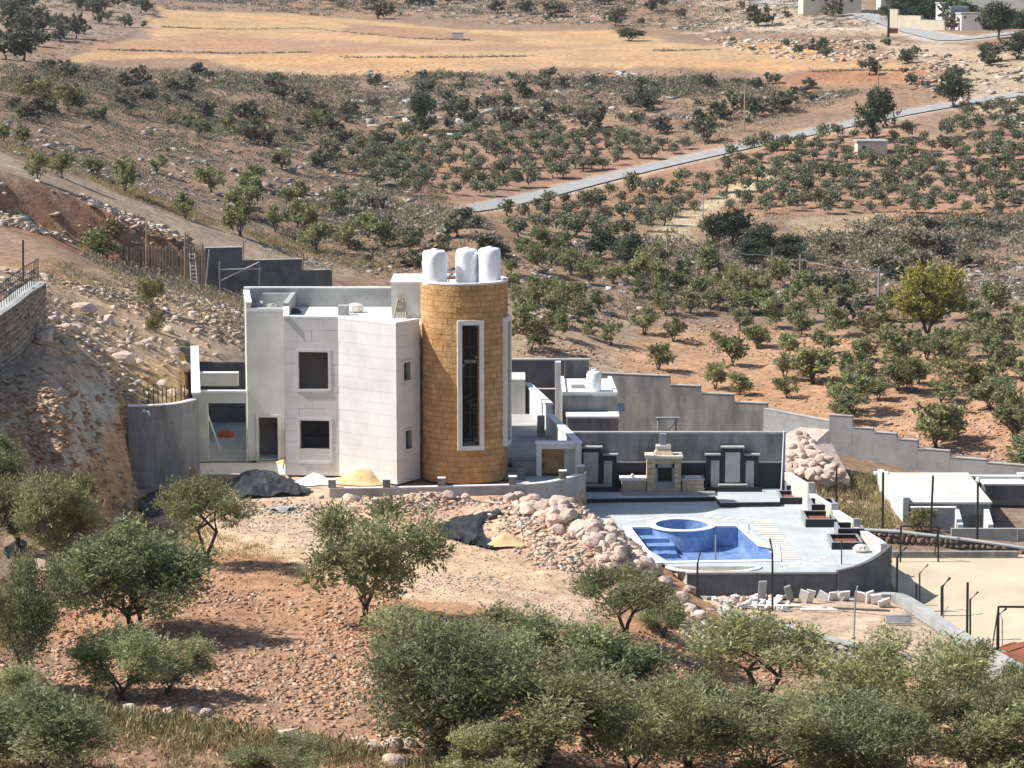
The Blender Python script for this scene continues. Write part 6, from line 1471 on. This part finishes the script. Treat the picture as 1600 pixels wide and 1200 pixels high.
orchard([(1395,-10),(1600,-10),(1600,60),(1520,62),(1440,30),(1395,12)],26,11,30,'dark tree among the ridge houses at the top right','trees among the ridge houses',SHRUB,0.45,'bush','bush',1.1,34,0.05)
orchard([(900,-10),(1250,-10),(1330,40),(1100,45),(880,40),(500,30),(480,-10)],52,14,24,'small bush on the rocky ridge along the top','bushes on the top ridge',SHRUB+SHRUBG,0.5,'bush','bush',0.7,40,0.3)

# ------------------------------------------------------------------ scatter nobody could count
def zone_points(poly, n, sd, near=None):
    g = np.random.default_rng(sd); x0 = min(p[0] for p in poly); x1 = max(p[0] for p in poly); y0 = min(p[1] for p in poly); y1 = max(p[1] for p in poly)
    # candidates on the terrain itself, kept where they fall inside the zone
    idx_ = np.nonzero(inpoly(PXJ, PYJ, poly) & ~BUILT)[0]
    if len(idx_) == 0: return np.zeros((0,3))
    gxx, gyy = GX.ravel()[idx_], GY.ravel()[idx_]; area = CELL[idx_]*((0.6 if sd == 1 else 0.12)+smooth01((fbm(gxx/11+sd,gyy/11,4,0.6)+0.16)/0.3))*clump(gxx,gyy); pr = area/area.sum(); k = g.choice(idx_, size=n, p=pr)
    x = GX.ravel()[k]+g.normal(0,1,n)*0.5*GY.ravel()[k]*0.0012; y = GY.ravel()[k]*(1+g.uniform(-0.5,0.5,n)*0.003); return np.stack([x,y,grid_h(ZF,x,y)],1)
PXF, PYF = [a.ravel() for a in proj(GX, GY, ZF)]
clump = lambda x, y: 0.25+smooth01((fbm(x/3.0,y/3.0+7,3,0.6)+0.2)/0.35)
PXJ = PXF+(70*fbm(GX/14+5,GY/14,4,0.6)).ravel(); PYJ = PYF+(np.clip(9000/GY,18,60)*fbm(GX/14+50,GY/14,4,0.6)).ravel()
CELL = (np.gradient(GX,axis=1)*np.gradient(GY,axis=0)).ravel()
BUILT = (inpoly(GX,GY,DECK)|inpoly(GX,GY,COURT)|inpoly(GX,GY,YARD)).ravel()
def scatter(name, pts, base, smin, smax, m, lab, cat, sd, sink=0.05, power=2.0, flat=(0.5,0.9)):
    g = np.random.default_rng(sd); me = []; Vs = []; Fs = []; off = 0; n = len(pts)
    libs = []
    for b in base:
        v = np.array([x.co[:] for x in b.vertices]); f = np.array([list(p.vertices) for p in b.polygons]); libs.append((v,f))
    k = g.integers(0,len(libs),n); s = smin+(smax-smin)*g.random(n)**power
    for i in range(len(libs)):
        sel = np.nonzero(k == i)[0]
        if len(sel) == 0: continue
        v, f = libs[i]; a = g.uniform(0,6.28,len(sel)); ca_, sa_ = np.cos(a), np.sin(a); sc = s[sel]
        st = g.uniform(0.7,1.4,len(sel)); fl_ = g.uniform(*flat,len(sel))
        X = (v[None,:,0]*ca_[:,None]*st[:,None]-v[None,:,1]*sa_[:,None])*sc[:,None]+pts[sel,0][:,None]
        Y = (v[None,:,0]*sa_[:,None]*st[:,None]+v[None,:,1]*ca_[:,None])*sc[:,None]+pts[sel,1][:,None]
        Z = v[None,:,2]*(sc*fl_)[:,None]+pts[sel,2][:,None]+(sc*sink)[:,None]
        Vs.append(np.stack([X,Y,Z],-1).reshape(-1,3)); Fs.append((f[None]+(np.arange(len(sel))*len(v))[:,None,None]+off).reshape(-1,f.shape[1])); off += len(sel)*len(v)
    o = bpy.data.objects.new(name, np_mesh(name, np.concatenate(Vs), np.concatenate(Fs), m, smooth=False)); C.objects.link(o); return tag(o, lab, cat, kind='stuff')
def chip_mesh(name, sd):
    r_ = random.Random(sd); bm = bmesh.new()
    for _ in range(9): bm.verts.new((r_.uniform(-1,1)*1.1, r_.uniform(-1,1)*0.8, r_.uniform(-1,1)*0.75))
    bmesh.ops.convex_hull(bm, input=bm.verts[:]); loose = [v for v in bm.verts if not v.link_faces]
    bmesh.ops.delete(bm, geom=loose, context='VERTS'); bmesh.ops.triangulate(bm, faces=bm.faces[:])
    me = bpy.data.meshes.new(name); bm.to_mesh(me); bm.free(); return me
CLOD = [chip_mesh('clod', 300+k) for k in range(10)]
def stones_mat(name, c1, c2, c3, sc):
    m = bpy.data.materials.new(name); m.use_nodes = True; n = m.node_tree.nodes; l = m.node_tree.links; p = n['Principled BSDF']; p.inputs['Roughness'].default_value = 0.95; p.inputs['Specular IOR Level'].default_value = 0.1
    g = n.new('ShaderNodeNewGeometry'); r = n.new('ShaderNodeValToRGB'); e = r.color_ramp.elements; e[0].color = (*c1,1); e[1].color = (*c3,1); q = e.new(0.5); q.color = (*c2,1)
    l.new(g.outputs['Random Per Island'], r.inputs[0]); nz = n.new('ShaderNodeTexNoise'); nz.inputs['Scale'].default_value = sc; l.new(g.outputs['Position'], nz.inputs['Vector'])
    hs = n.new('ShaderNodeHueSaturation'); mr = n.new('ShaderNodeMapRange'); mr.inputs['To Min'].default_value = 0.6; mr.inputs['To Max'].default_value = 1.3; l.new(nz.outputs['Fac'], mr.inputs['Value']); l.new(mr.outputs[0], hs.inputs['Value']); l.new(r.outputs[0], hs.inputs['Color']); l.new(hs.outputs[0], p.inputs['Base Color']); return m
M_clod = stones_mat('soil clods and stones',(0.34,0.18,0.10),(0.43,0.26,0.16),(0.58,0.44,0.33),2.0)
M_rub = stones_mat('pale rubble',(0.40,0.28,0.19),(0.50,0.39,0.29),(0.64,0.57,0.50),2.0)
M_out = stones_mat('grey outcrop',(0.28,0.24,0.21),(0.38,0.34,0.31),(0.52,0.49,0.46),1.0)
fgp = [(-60,1230),(-60,940),(60,880),(300,850),(430,890),(640,945),(900,985),(1100,960),(1330,1030),(1660,1110),(1660,1230)]
scatter('soil_clods', zone_points(fgp,52000,1), CLOD, 0.025, 0.16, M_clod, 'stony red soil clods covering the foreground', 'soil', 1, power=3.2, flat=(0.6,1.2))
scatter('rubble', zone_points([(-20,430),(60,420),(330,460),(600,480),(380,560),(300,560),(210,640),(215,800),(120,860),(60,870),(100,700),(170,580),(80,560)],8000,2), CLOD, 0.03, 0.38, M_rub, 'rubble strewn over the slope left of the villa', 'rubble', 2, power=3)
scatter('rubble', zone_points([(540,775),(700,770),(930,785),(1020,900),(960,900),(850,870),(760,800),(640,810),(560,800)],15000,3), CLOD, 0.02, 0.22, M_rub, 'pink rubble on the earth bank below the garden wall', 'rubble', 3, power=4)
scatter('gravel', zone_points([(235,790),(470,770),(900,800),(985,890),(900,985),(640,935),(420,870),(235,830)],9000,4), CLOD, 0.02, 0.10, M_rub, 'loose gravel on the sandy clearing', 'gravel', 4)
scatter('rubble', zone_points([(1020,900),(1100,960),(1330,1030),(1100,1010),(1000,940)],900,5), CLOD, 0.06, 0.3, M_rub, 'rubble below the terrace wall', 'rubble', 5, power=3)
scatter('stones', zone_points([(800,420),(1000,480),(1600,560),(1660,760),(1200,660),(960,600),(800,600)],9000,6), CLOD, 0.03, 0.20, M_clod, 'stones on the orange orchard soil', 'stones', 6, power=2.5)
scatter('outcrops', zone_points([(0,190),(300,200),(560,230),(700,340),(760,360),(560,380),(300,300),(0,240)],2200,7), CLOD, 0.05, 0.8, M_out, 'grey rock outcrops on the left slope', 'outcrop', 7, power=4.5, flat=(0.35,0.8))
scatter('outcrops', zone_points([(1090,60),(1340,62),(1620,110),(1620,260),(1480,160),(1380,104),(1180,90)],1500,8), CLOD, 0.08, 1.0, M_rub, 'pale rocks below the ridge road', 'outcrop', 8, power=2.5, flat=(0.4,0.8))
scatter('outcrops', zone_points([(560,110),(1000,110),(1180,130),(1330,150),(1050,225),(600,220)],1600,9), CLOD, 0.05, 0.9, M_out, 'grey rocks on the brown slope below the field', 'outcrop', 9, power=4.5, flat=(0.35,0.8))
scatter('outcrops', zone_points([(530,150),(760,160),(760,200),(560,205)],130,10), CLOD, 0.2, 1.3, M_out, 'cluster of grey rocks around the light green pine', 'outcrop', 10, power=2.0)
scatter('outcrops', zone_points([(480,-20),(1250,-20),(1400,40),(1060,48),(760,34),(560,22)],2200,11), CLOD, 0.06, 1.0, M_out, 'rocky ground along the top ridge', 'outcrop', 11, power=2.5, flat=(0.35,0.8))
scatter('outcrops', zone_points([(1240,385),(1600,340),(1620,480),(1330,480)],1000,12), CLOD, 0.08, 0.6, M_out, 'grey rocks on the dry slope above the right orchard', 'outcrop', 12, power=3)
scatter('outcrops', zone_points([(1000,380),(1240,400),(1240,470),(800,520),(800,380)],900,13), CLOD, 0.08, 0.55, M_out, 'rocks around the pine grove', 'outcrop', 13, power=3)
scatter('outcrops', zone_points([(-40,270),(60,285),(320,390),(320,440),(180,400),(-40,350)],2200,14), CLOD, 0.06, 0.55, M_rub, 'broken rock showing in the cut bank', 'outcrop', 14, power=3.5)

def tufts(name, pts, nb, L, Wd, r, m, lab, cat, sd, up=1.0, hgt=0.25):
    g = np.random.default_rng(sd); n = len(pts)*nb; P = np.repeat(pts,nb,0); s = np.repeat(g.uniform(0.5,1.4,len(pts)),nb)[:,None]
    o_ = g.normal(size=(n,3))*np.array([r,r,0.0]); o_[:,2] = np.abs(g.normal(size=n))*hgt; P = P+o_*s
    a = g.normal(size=(n,3))*0.6+np.array([0,0,up]); a /= np.linalg.norm(a,axis=1)[:,None]; b = np.cross(a,g.normal(size=(n,3))); b /= np.linalg.norm(b,axis=1)[:,None]
    ls = L*s*g.uniform(0.6,1.3,n)[:,None]; ws = Wd*s*g.uniform(0.6,1.3,n)[:,None]
    V = np.stack([P-a*ls*0.4,P+b*ws/2,P+a*ls*0.6,P-b*ws/2],1).reshape(-1,3)
    o = bpy.data.objects.new(name, leaf_mesh(name, V, np.clip(g.random(n),0,1), m)); C.objects.link(o); return tag(o, lab, cat, kind='stuff')
tufts('scrub', zone_points([(0,100),(640,125),(1180,125),(1340,145),(1080,235),(640,225),(720,340),(640,420),(300,320),(0,230)],9000,21), 10, 0.36, 0.12, 0.36, M_scrub, 'low grey scrub covering the far slopes', 'scrub', 21, 0.25, 0.2)
tufts('scrub', zone_points([(1230,380),(1400,340),(1640,330),(1640,500),(1240,470),(800,520),(800,400),(1000,370)],2600,22), 14, 0.36, 0.14, 0.36, M_scrub, 'low grey scrub on the slope behind the orchard', 'scrub', 22, 0.25, 0.2)
tufts('scrub', zone_points([(60,400),(330,450),(640,480),(380,560),(300,560),(200,600),(60,520)],700,23), 20, 0.30, 0.08, 0.26, M_scrub, 'dry scrub on the rubble slope', 'scrub', 23)
tufts('scrub', zone_points([(0,0),(250,0),(500,-10),(1250,-10),(1400,40),(1060,48),(560,26),(260,14),(80,100),(0,100)],2200,24), 12, 0.5, 0.2, 0.5, M_scrub, 'dark scrub along the top ridge', 'scrub', 24, 0.25, 0.2)
tufts('dry_grass', zone_points([(-40,1230),(-40,1100),(200,1120),(420,1140),(620,1180),(900,1230)],900,25), 14, 0.34, 0.035, 0.16, M_dry, 'dry yellow grass along the bottom edge', 'grass', 25, 1.4, 0.1)
tufts('dry_grass', zone_points([(230,800),(430,870),(470,900),(340,900),(240,840)],260,26), 10, 0.26, 0.03, 0.14, M_dry, 'dry grass at the edge of the clearing', 'grass', 26, 1.4, 0.08)
tufts('weeds', zone_points([(-40,1230),(-40,1080),(150,1110),(430,1160),(640,1190),(900,1230)],1500,27), 12, 0.3, 0.05, 0.2, M_greeng, 'green weeds along the bottom edge', 'weeds', 27, 1.2, 0.12)
bankp = zone_points([(1262,748),(1400,760),(1400,830),(1340,825),(1270,770)],900,28)
tufts('dry_grass', bankp[:420], 14, 0.45, 0.05, 0.2, M_greeng, 'green weeds on the bank behind the deck', 'grass', 28, 1.5, 0.15)
tufts('dry_grass', bankp[420:], 14, 0.4, 0.05, 0.2, M_dry, 'dry straw grass on the bank behind the deck', 'grass', 281, 1.5, 0.12)
tufts('dry_grass', zone_points([(700,330),(1060,280),(1240,240),(1400,340),(1240,400),(1000,420),(760,350)],900,29), 10, 0.4, 0.08, 0.3, M_dry, 'dry grass between the orchards', 'grass', 29, 1.2, 0.1)

def line_tufts(name, pix, sd, lab, n=90, m=M_scrub):
    g = np.random.default_rng(sd); pts = []
    L = [hit(a,b) for a,b in pix]
    for a,b in zip(L[:-1],L[1:]):
        for k in range(n):
            f = g.random(); q = a.lerp(b,f); pts.append((q.x+g.normal(0,0.3),q.y+g.normal(0,0.5),0))
    pts = np.array(pts); pts[:,2] = grid_h(ZF,pts[:,0],pts[:,1]); return tufts(name, pts, 6, 0.34, 0.13, 0.25, m, lab, 'scrub', sd, 0.4, 0.08)
line_tufts('field_edge',[(150,77),(250,80),(360,84),(480,82)],41,'dark weedy edge across the left of the golden field')
line_tufts('field_edge',[(250,42),(330,46),(480,44),(640,60),(740,64)],42,'dark weedy edge across the middle of the golden field')
line_tufts('field_edge',[(540,90),(700,90),(830,88)],43,'dark weedy edge low in the golden field')
line_tufts('field_edge',[(1020,80),(1120,78)],44,'short dark weedy edge at the right of the field')
line_tufts('field_edge',[(1270,112),(1340,110),(1440,108)],45,'dark weedy edge above the red field')

tufts('dry_grass', zone_points([(60,400),(330,450),(640,480),(380,560),(300,560),(200,640),(205,780),(120,800),(150,600),(60,520)],2600,51), 12, 0.30, 0.03, 0.2, M_dry, 'dry straw coloured grass on the rubble slope', 'grass', 51, 1.0, 0.08)
tufts('dry_grass', zone_points([(-60,210),(60,255),(320,360),(560,430),(640,420),(420,370),(240,300),(100,250),(-60,190)],1800,52), 10, 0.34, 0.05, 0.25, M_dry, 'dry grass above the cut bank', 'grass', 52, 1.0, 0.08)

# ------------------------------------------------------------------ the dusty air over the valley
hz = MB(); hz.box(-6500,6500,-200,6500,-140,165)
M_haze = bpy.data.materials.new('valley haze'); M_haze.use_nodes = True; hn = M_haze.node_tree.nodes; hl = M_haze.node_tree.links
hn.remove(hn['Principled BSDF']); pv = hn.new('ShaderNodeVolumePrincipled'); pv.inputs['Color'].default_value = (0.85,0.91,1.0,1); pv.inputs['Density'].default_value = 0.000085; pv.inputs['Anisotropy'].default_value = 0.2
hl.new(pv.outputs[0], hn['Material Output'].inputs['Volume'])
tag(hz.build('haze', M_haze, origin=(0,0,0)), 'thin dusty haze over the valley', 'haze', kind='stuff')

# the rest of the olive orchards, joined
def grove(polys, lab, lib, sd):
    g = random.Random(sd); Vs = []; Ts = []; Fs = None
    cache = {}
    for poly, n, wpx in polys:
        x0 = min(p[0] for p in poly); x1 = max(p[0] for p in poly); y0 = min(p[1] for p in poly); y1 = max(p[1] for p in poly); c = 0; tr = 0
        while c < n and tr < n*40:
            tr += 1; a, b = g.uniform(x0,x1), g.uniform(y0,y1)
            if not bool(inpoly(a,b,poly)): continue
            if 1328 < a < 1398 and 226 < b < 258: continue
            if any(((a-q[0])/(0.45*(wpx+q[2])))**2+((b-q[1])/(0.24*(wpx+q[2])))**2 < 1 for q in TREEPX): continue
            p = hit(a,b)
            if p is None or min(float(pdist(p.x,p.y,L,closed=False)) for L in (ROAD1,ROAD2)) < 3.5: continue
            k = g.choice(lib)
            if id(k) not in cache:
                v = np.empty(len(k.crown.vertices)*3); k.crown.vertices.foreach_get('co', v); t = np.empty(len(k.crown.polygons)); k.crown.attributes['tint'].data.foreach_get('value', t); cache[id(k)] = (v.reshape(-1,3), t)
            v, t = cache[id(k)]; s_ = FPX/(p.y*cp-(p.z-CAMZ)*sp); sc = wpx/s_/k.w*g.uniform(0.75,1.25); an = g.uniform(0,6.28); ca_, sa_ = math.cos(an), math.sin(an)
            Vs.append(np.stack([(v[:,0]*ca_-v[:,1]*sa_)*sc+p.x,(v[:,0]*sa_+v[:,1]*ca_)*sc+p.y,v[:,2]*sc+p.z-0.1],1)); Ts.append(t*g.uniform(0.7,1.2)); TREEPX.append((a,b,wpx)); c += 1
    o = bpy.data.objects.new('olive_grove', leaf_mesh('olive_grove', np.concatenate(Vs), np.clip(np.concatenate(Ts),0,1), lib[0].crown.materials[0])); C.objects.link(o); return tag(o, lab, 'olive grove', kind='stuff')
grove([([(560,225),(700,205),(900,215),(1080,232),(1000,262),(800,310),(640,305),(540,270)],85,22),([(1130,235),(1330,205),(1600,245),(1600,335),(1130,335)],105,23),([(800,330),(1100,285),(1140,300),(1010,370),(810,385)],36,25),([(1500,165),(1600,170),(1600,240),(1480,220)],24,25)],'the remaining small olives of the far orchards',FAR,5)
grove([([(800,380),(900,400),(1060,430),(1240,440),(1240,500),(1060,480),(900,440),(800,430)],40,36),([(1180,440),(1300,450),(1420,500),(1600,490),(1600,560),(1380,560),(1180,510)],40,40),([(1330,570),(1600,560),(1600,680),(1480,640)],14,46),([(790,440),(900,470),(960,560),(820,520)],10,34)],'the remaining olives behind the villa and right orchard',MID,6)

scatter('rubble', zone_points([(-20,590),(60,575),(160,560),(215,640),(215,800),(120,860),(-20,760)],3500,61), CLOD, 0.03, 0.32, M_clod, 'stones along the dirt track', 'rubble', 61, power=4.5)

scatter('rubble', zone_points([(340,735),(545,735),(600,775),(540,800),(360,800)],900,62), CLOD, 0.03, 0.22, M_rub, 'building rubble in front of the villa', 'rubble', 62, power=4)

tufts('scrub', zone_points([(380,350),(560,290),(700,330),(770,350),(800,440),(640,450),(480,425)],1900,71), 14, 0.34, 0.11, 0.34, M_scrub, 'grey scrub on the spur behind the villa roof', 'scrub', 71, 0.3, 0.18)
scatter('outcrops', zone_points([(500,290),(700,330),(790,360),(800,430),(640,440),(520,400)],650,72), CLOD, 0.06, 0.6, M_out, 'grey rocks on the spur behind the villa roof', 'outcrop', 72, power=3.5)
scatter('outcrops', zone_points([(-40,200),(100,250),(320,350),(520,425),(640,430),(420,340),(200,260),(-40,180)],700,73), CLOD, 0.05, 0.4, M_out, 'stones above the cut bank', 'outcrop', 73, power=3.5)
orchard([(520,300),(700,335),(790,370),(800,440),(680,440),(540,400),(470,340)],48,22,32,'grey green bush on the spur behind the villa roof','bushes on the spur',SHRUB+SHRUBG,0.4,'bush','bush',0.7,30,0.2)

tufts('scrub', zone_points([(-20,105),(450,130),(640,230),(720,330),(540,310),(300,290),(-20,235)],3200,81), 16, 0.30, 0.13, 0.40, M_bush, 'dark low scrub on the left slope', 'scrub', 81, 0.3, 0.22)
tufts('scrub', zone_points([(1230,380),(1400,345),(1640,335),(1640,480),(1400,490),(1240,440)],1100,82), 16, 0.28, 0.12, 0.36, M_bush, 'dark low scrub on the slope above the right orchard', 'scrub', 82, 0.3, 0.2)
tufts('scrub', zone_points([(480,-20),(1250,-20),(1400,60),(1600,120),(1600,230),(1480,160),(1180,95),(1060,48),(560,26)],1700,83), 14, 0.34, 0.15, 0.45, M_bush, 'dark low scrub along the ridge', 'scrub', 83, 0.3, 0.25)
tufts('scrub', zone_points([(640,115),(1180,125),(1330,150),(1050,225),(620,220)],1800,84), 14, 0.32, 0.14, 0.42, M_bush, 'dark low scrub below the golden field', 'scrub', 84, 0.3, 0.22)

# trees behind the ridge houses
rt = random.Random(12)
for px in range(1392,1625,13):
    for Y in (478,505,545,590):
        Yv = Y+rt.uniform(-10,10); pxv = px+rt.uniform(-6,6); x = xa(pxv,Yv,14); z = gz(x,Yv); q = proj(x,Yv,z)
        if -12 < q[1] < 62 and rt.random() < 0.75:
            k = rt.choice(PINE); h = rt.uniform(3.0,5.5); tree('ridge_tree', k, (x,Yv,z-0.1), h*rt.uniform(0.8,1.1), h, 'dark tree in the belt behind the ridge houses', 'tree', 'trees behind the ridge houses', rz=rt.uniform(0,6))
scatter('rubble', zone_points([(1262,748),(1400,760),(1400,830),(1340,825),(1270,770)],260,91), CLOD, 0.05, 0.32, M_rub, 'stones on the bank behind the deck', 'rubble', 91, power=3)

scatter('rubble', zone_points([(745,800),(850,768),(940,790),(1005,885),(930,905),(830,888),(755,850)],7000,92), CLOD, 0.025, 0.24, M_rub, 'broken stone over the pink earth mound beside the pool', 'rubble', 92, power=3.5, flat=(0.6,1.1))
scatter('rubble', zone_points([(540,772),(760,768),(760,800),(640,815),(550,812)],2500,93), CLOD, 0.025, 0.22, M_clod, 'broken stone on the earth bank before the garden wall', 'rubble', 93, power=3.5, flat=(0.6,1.1))
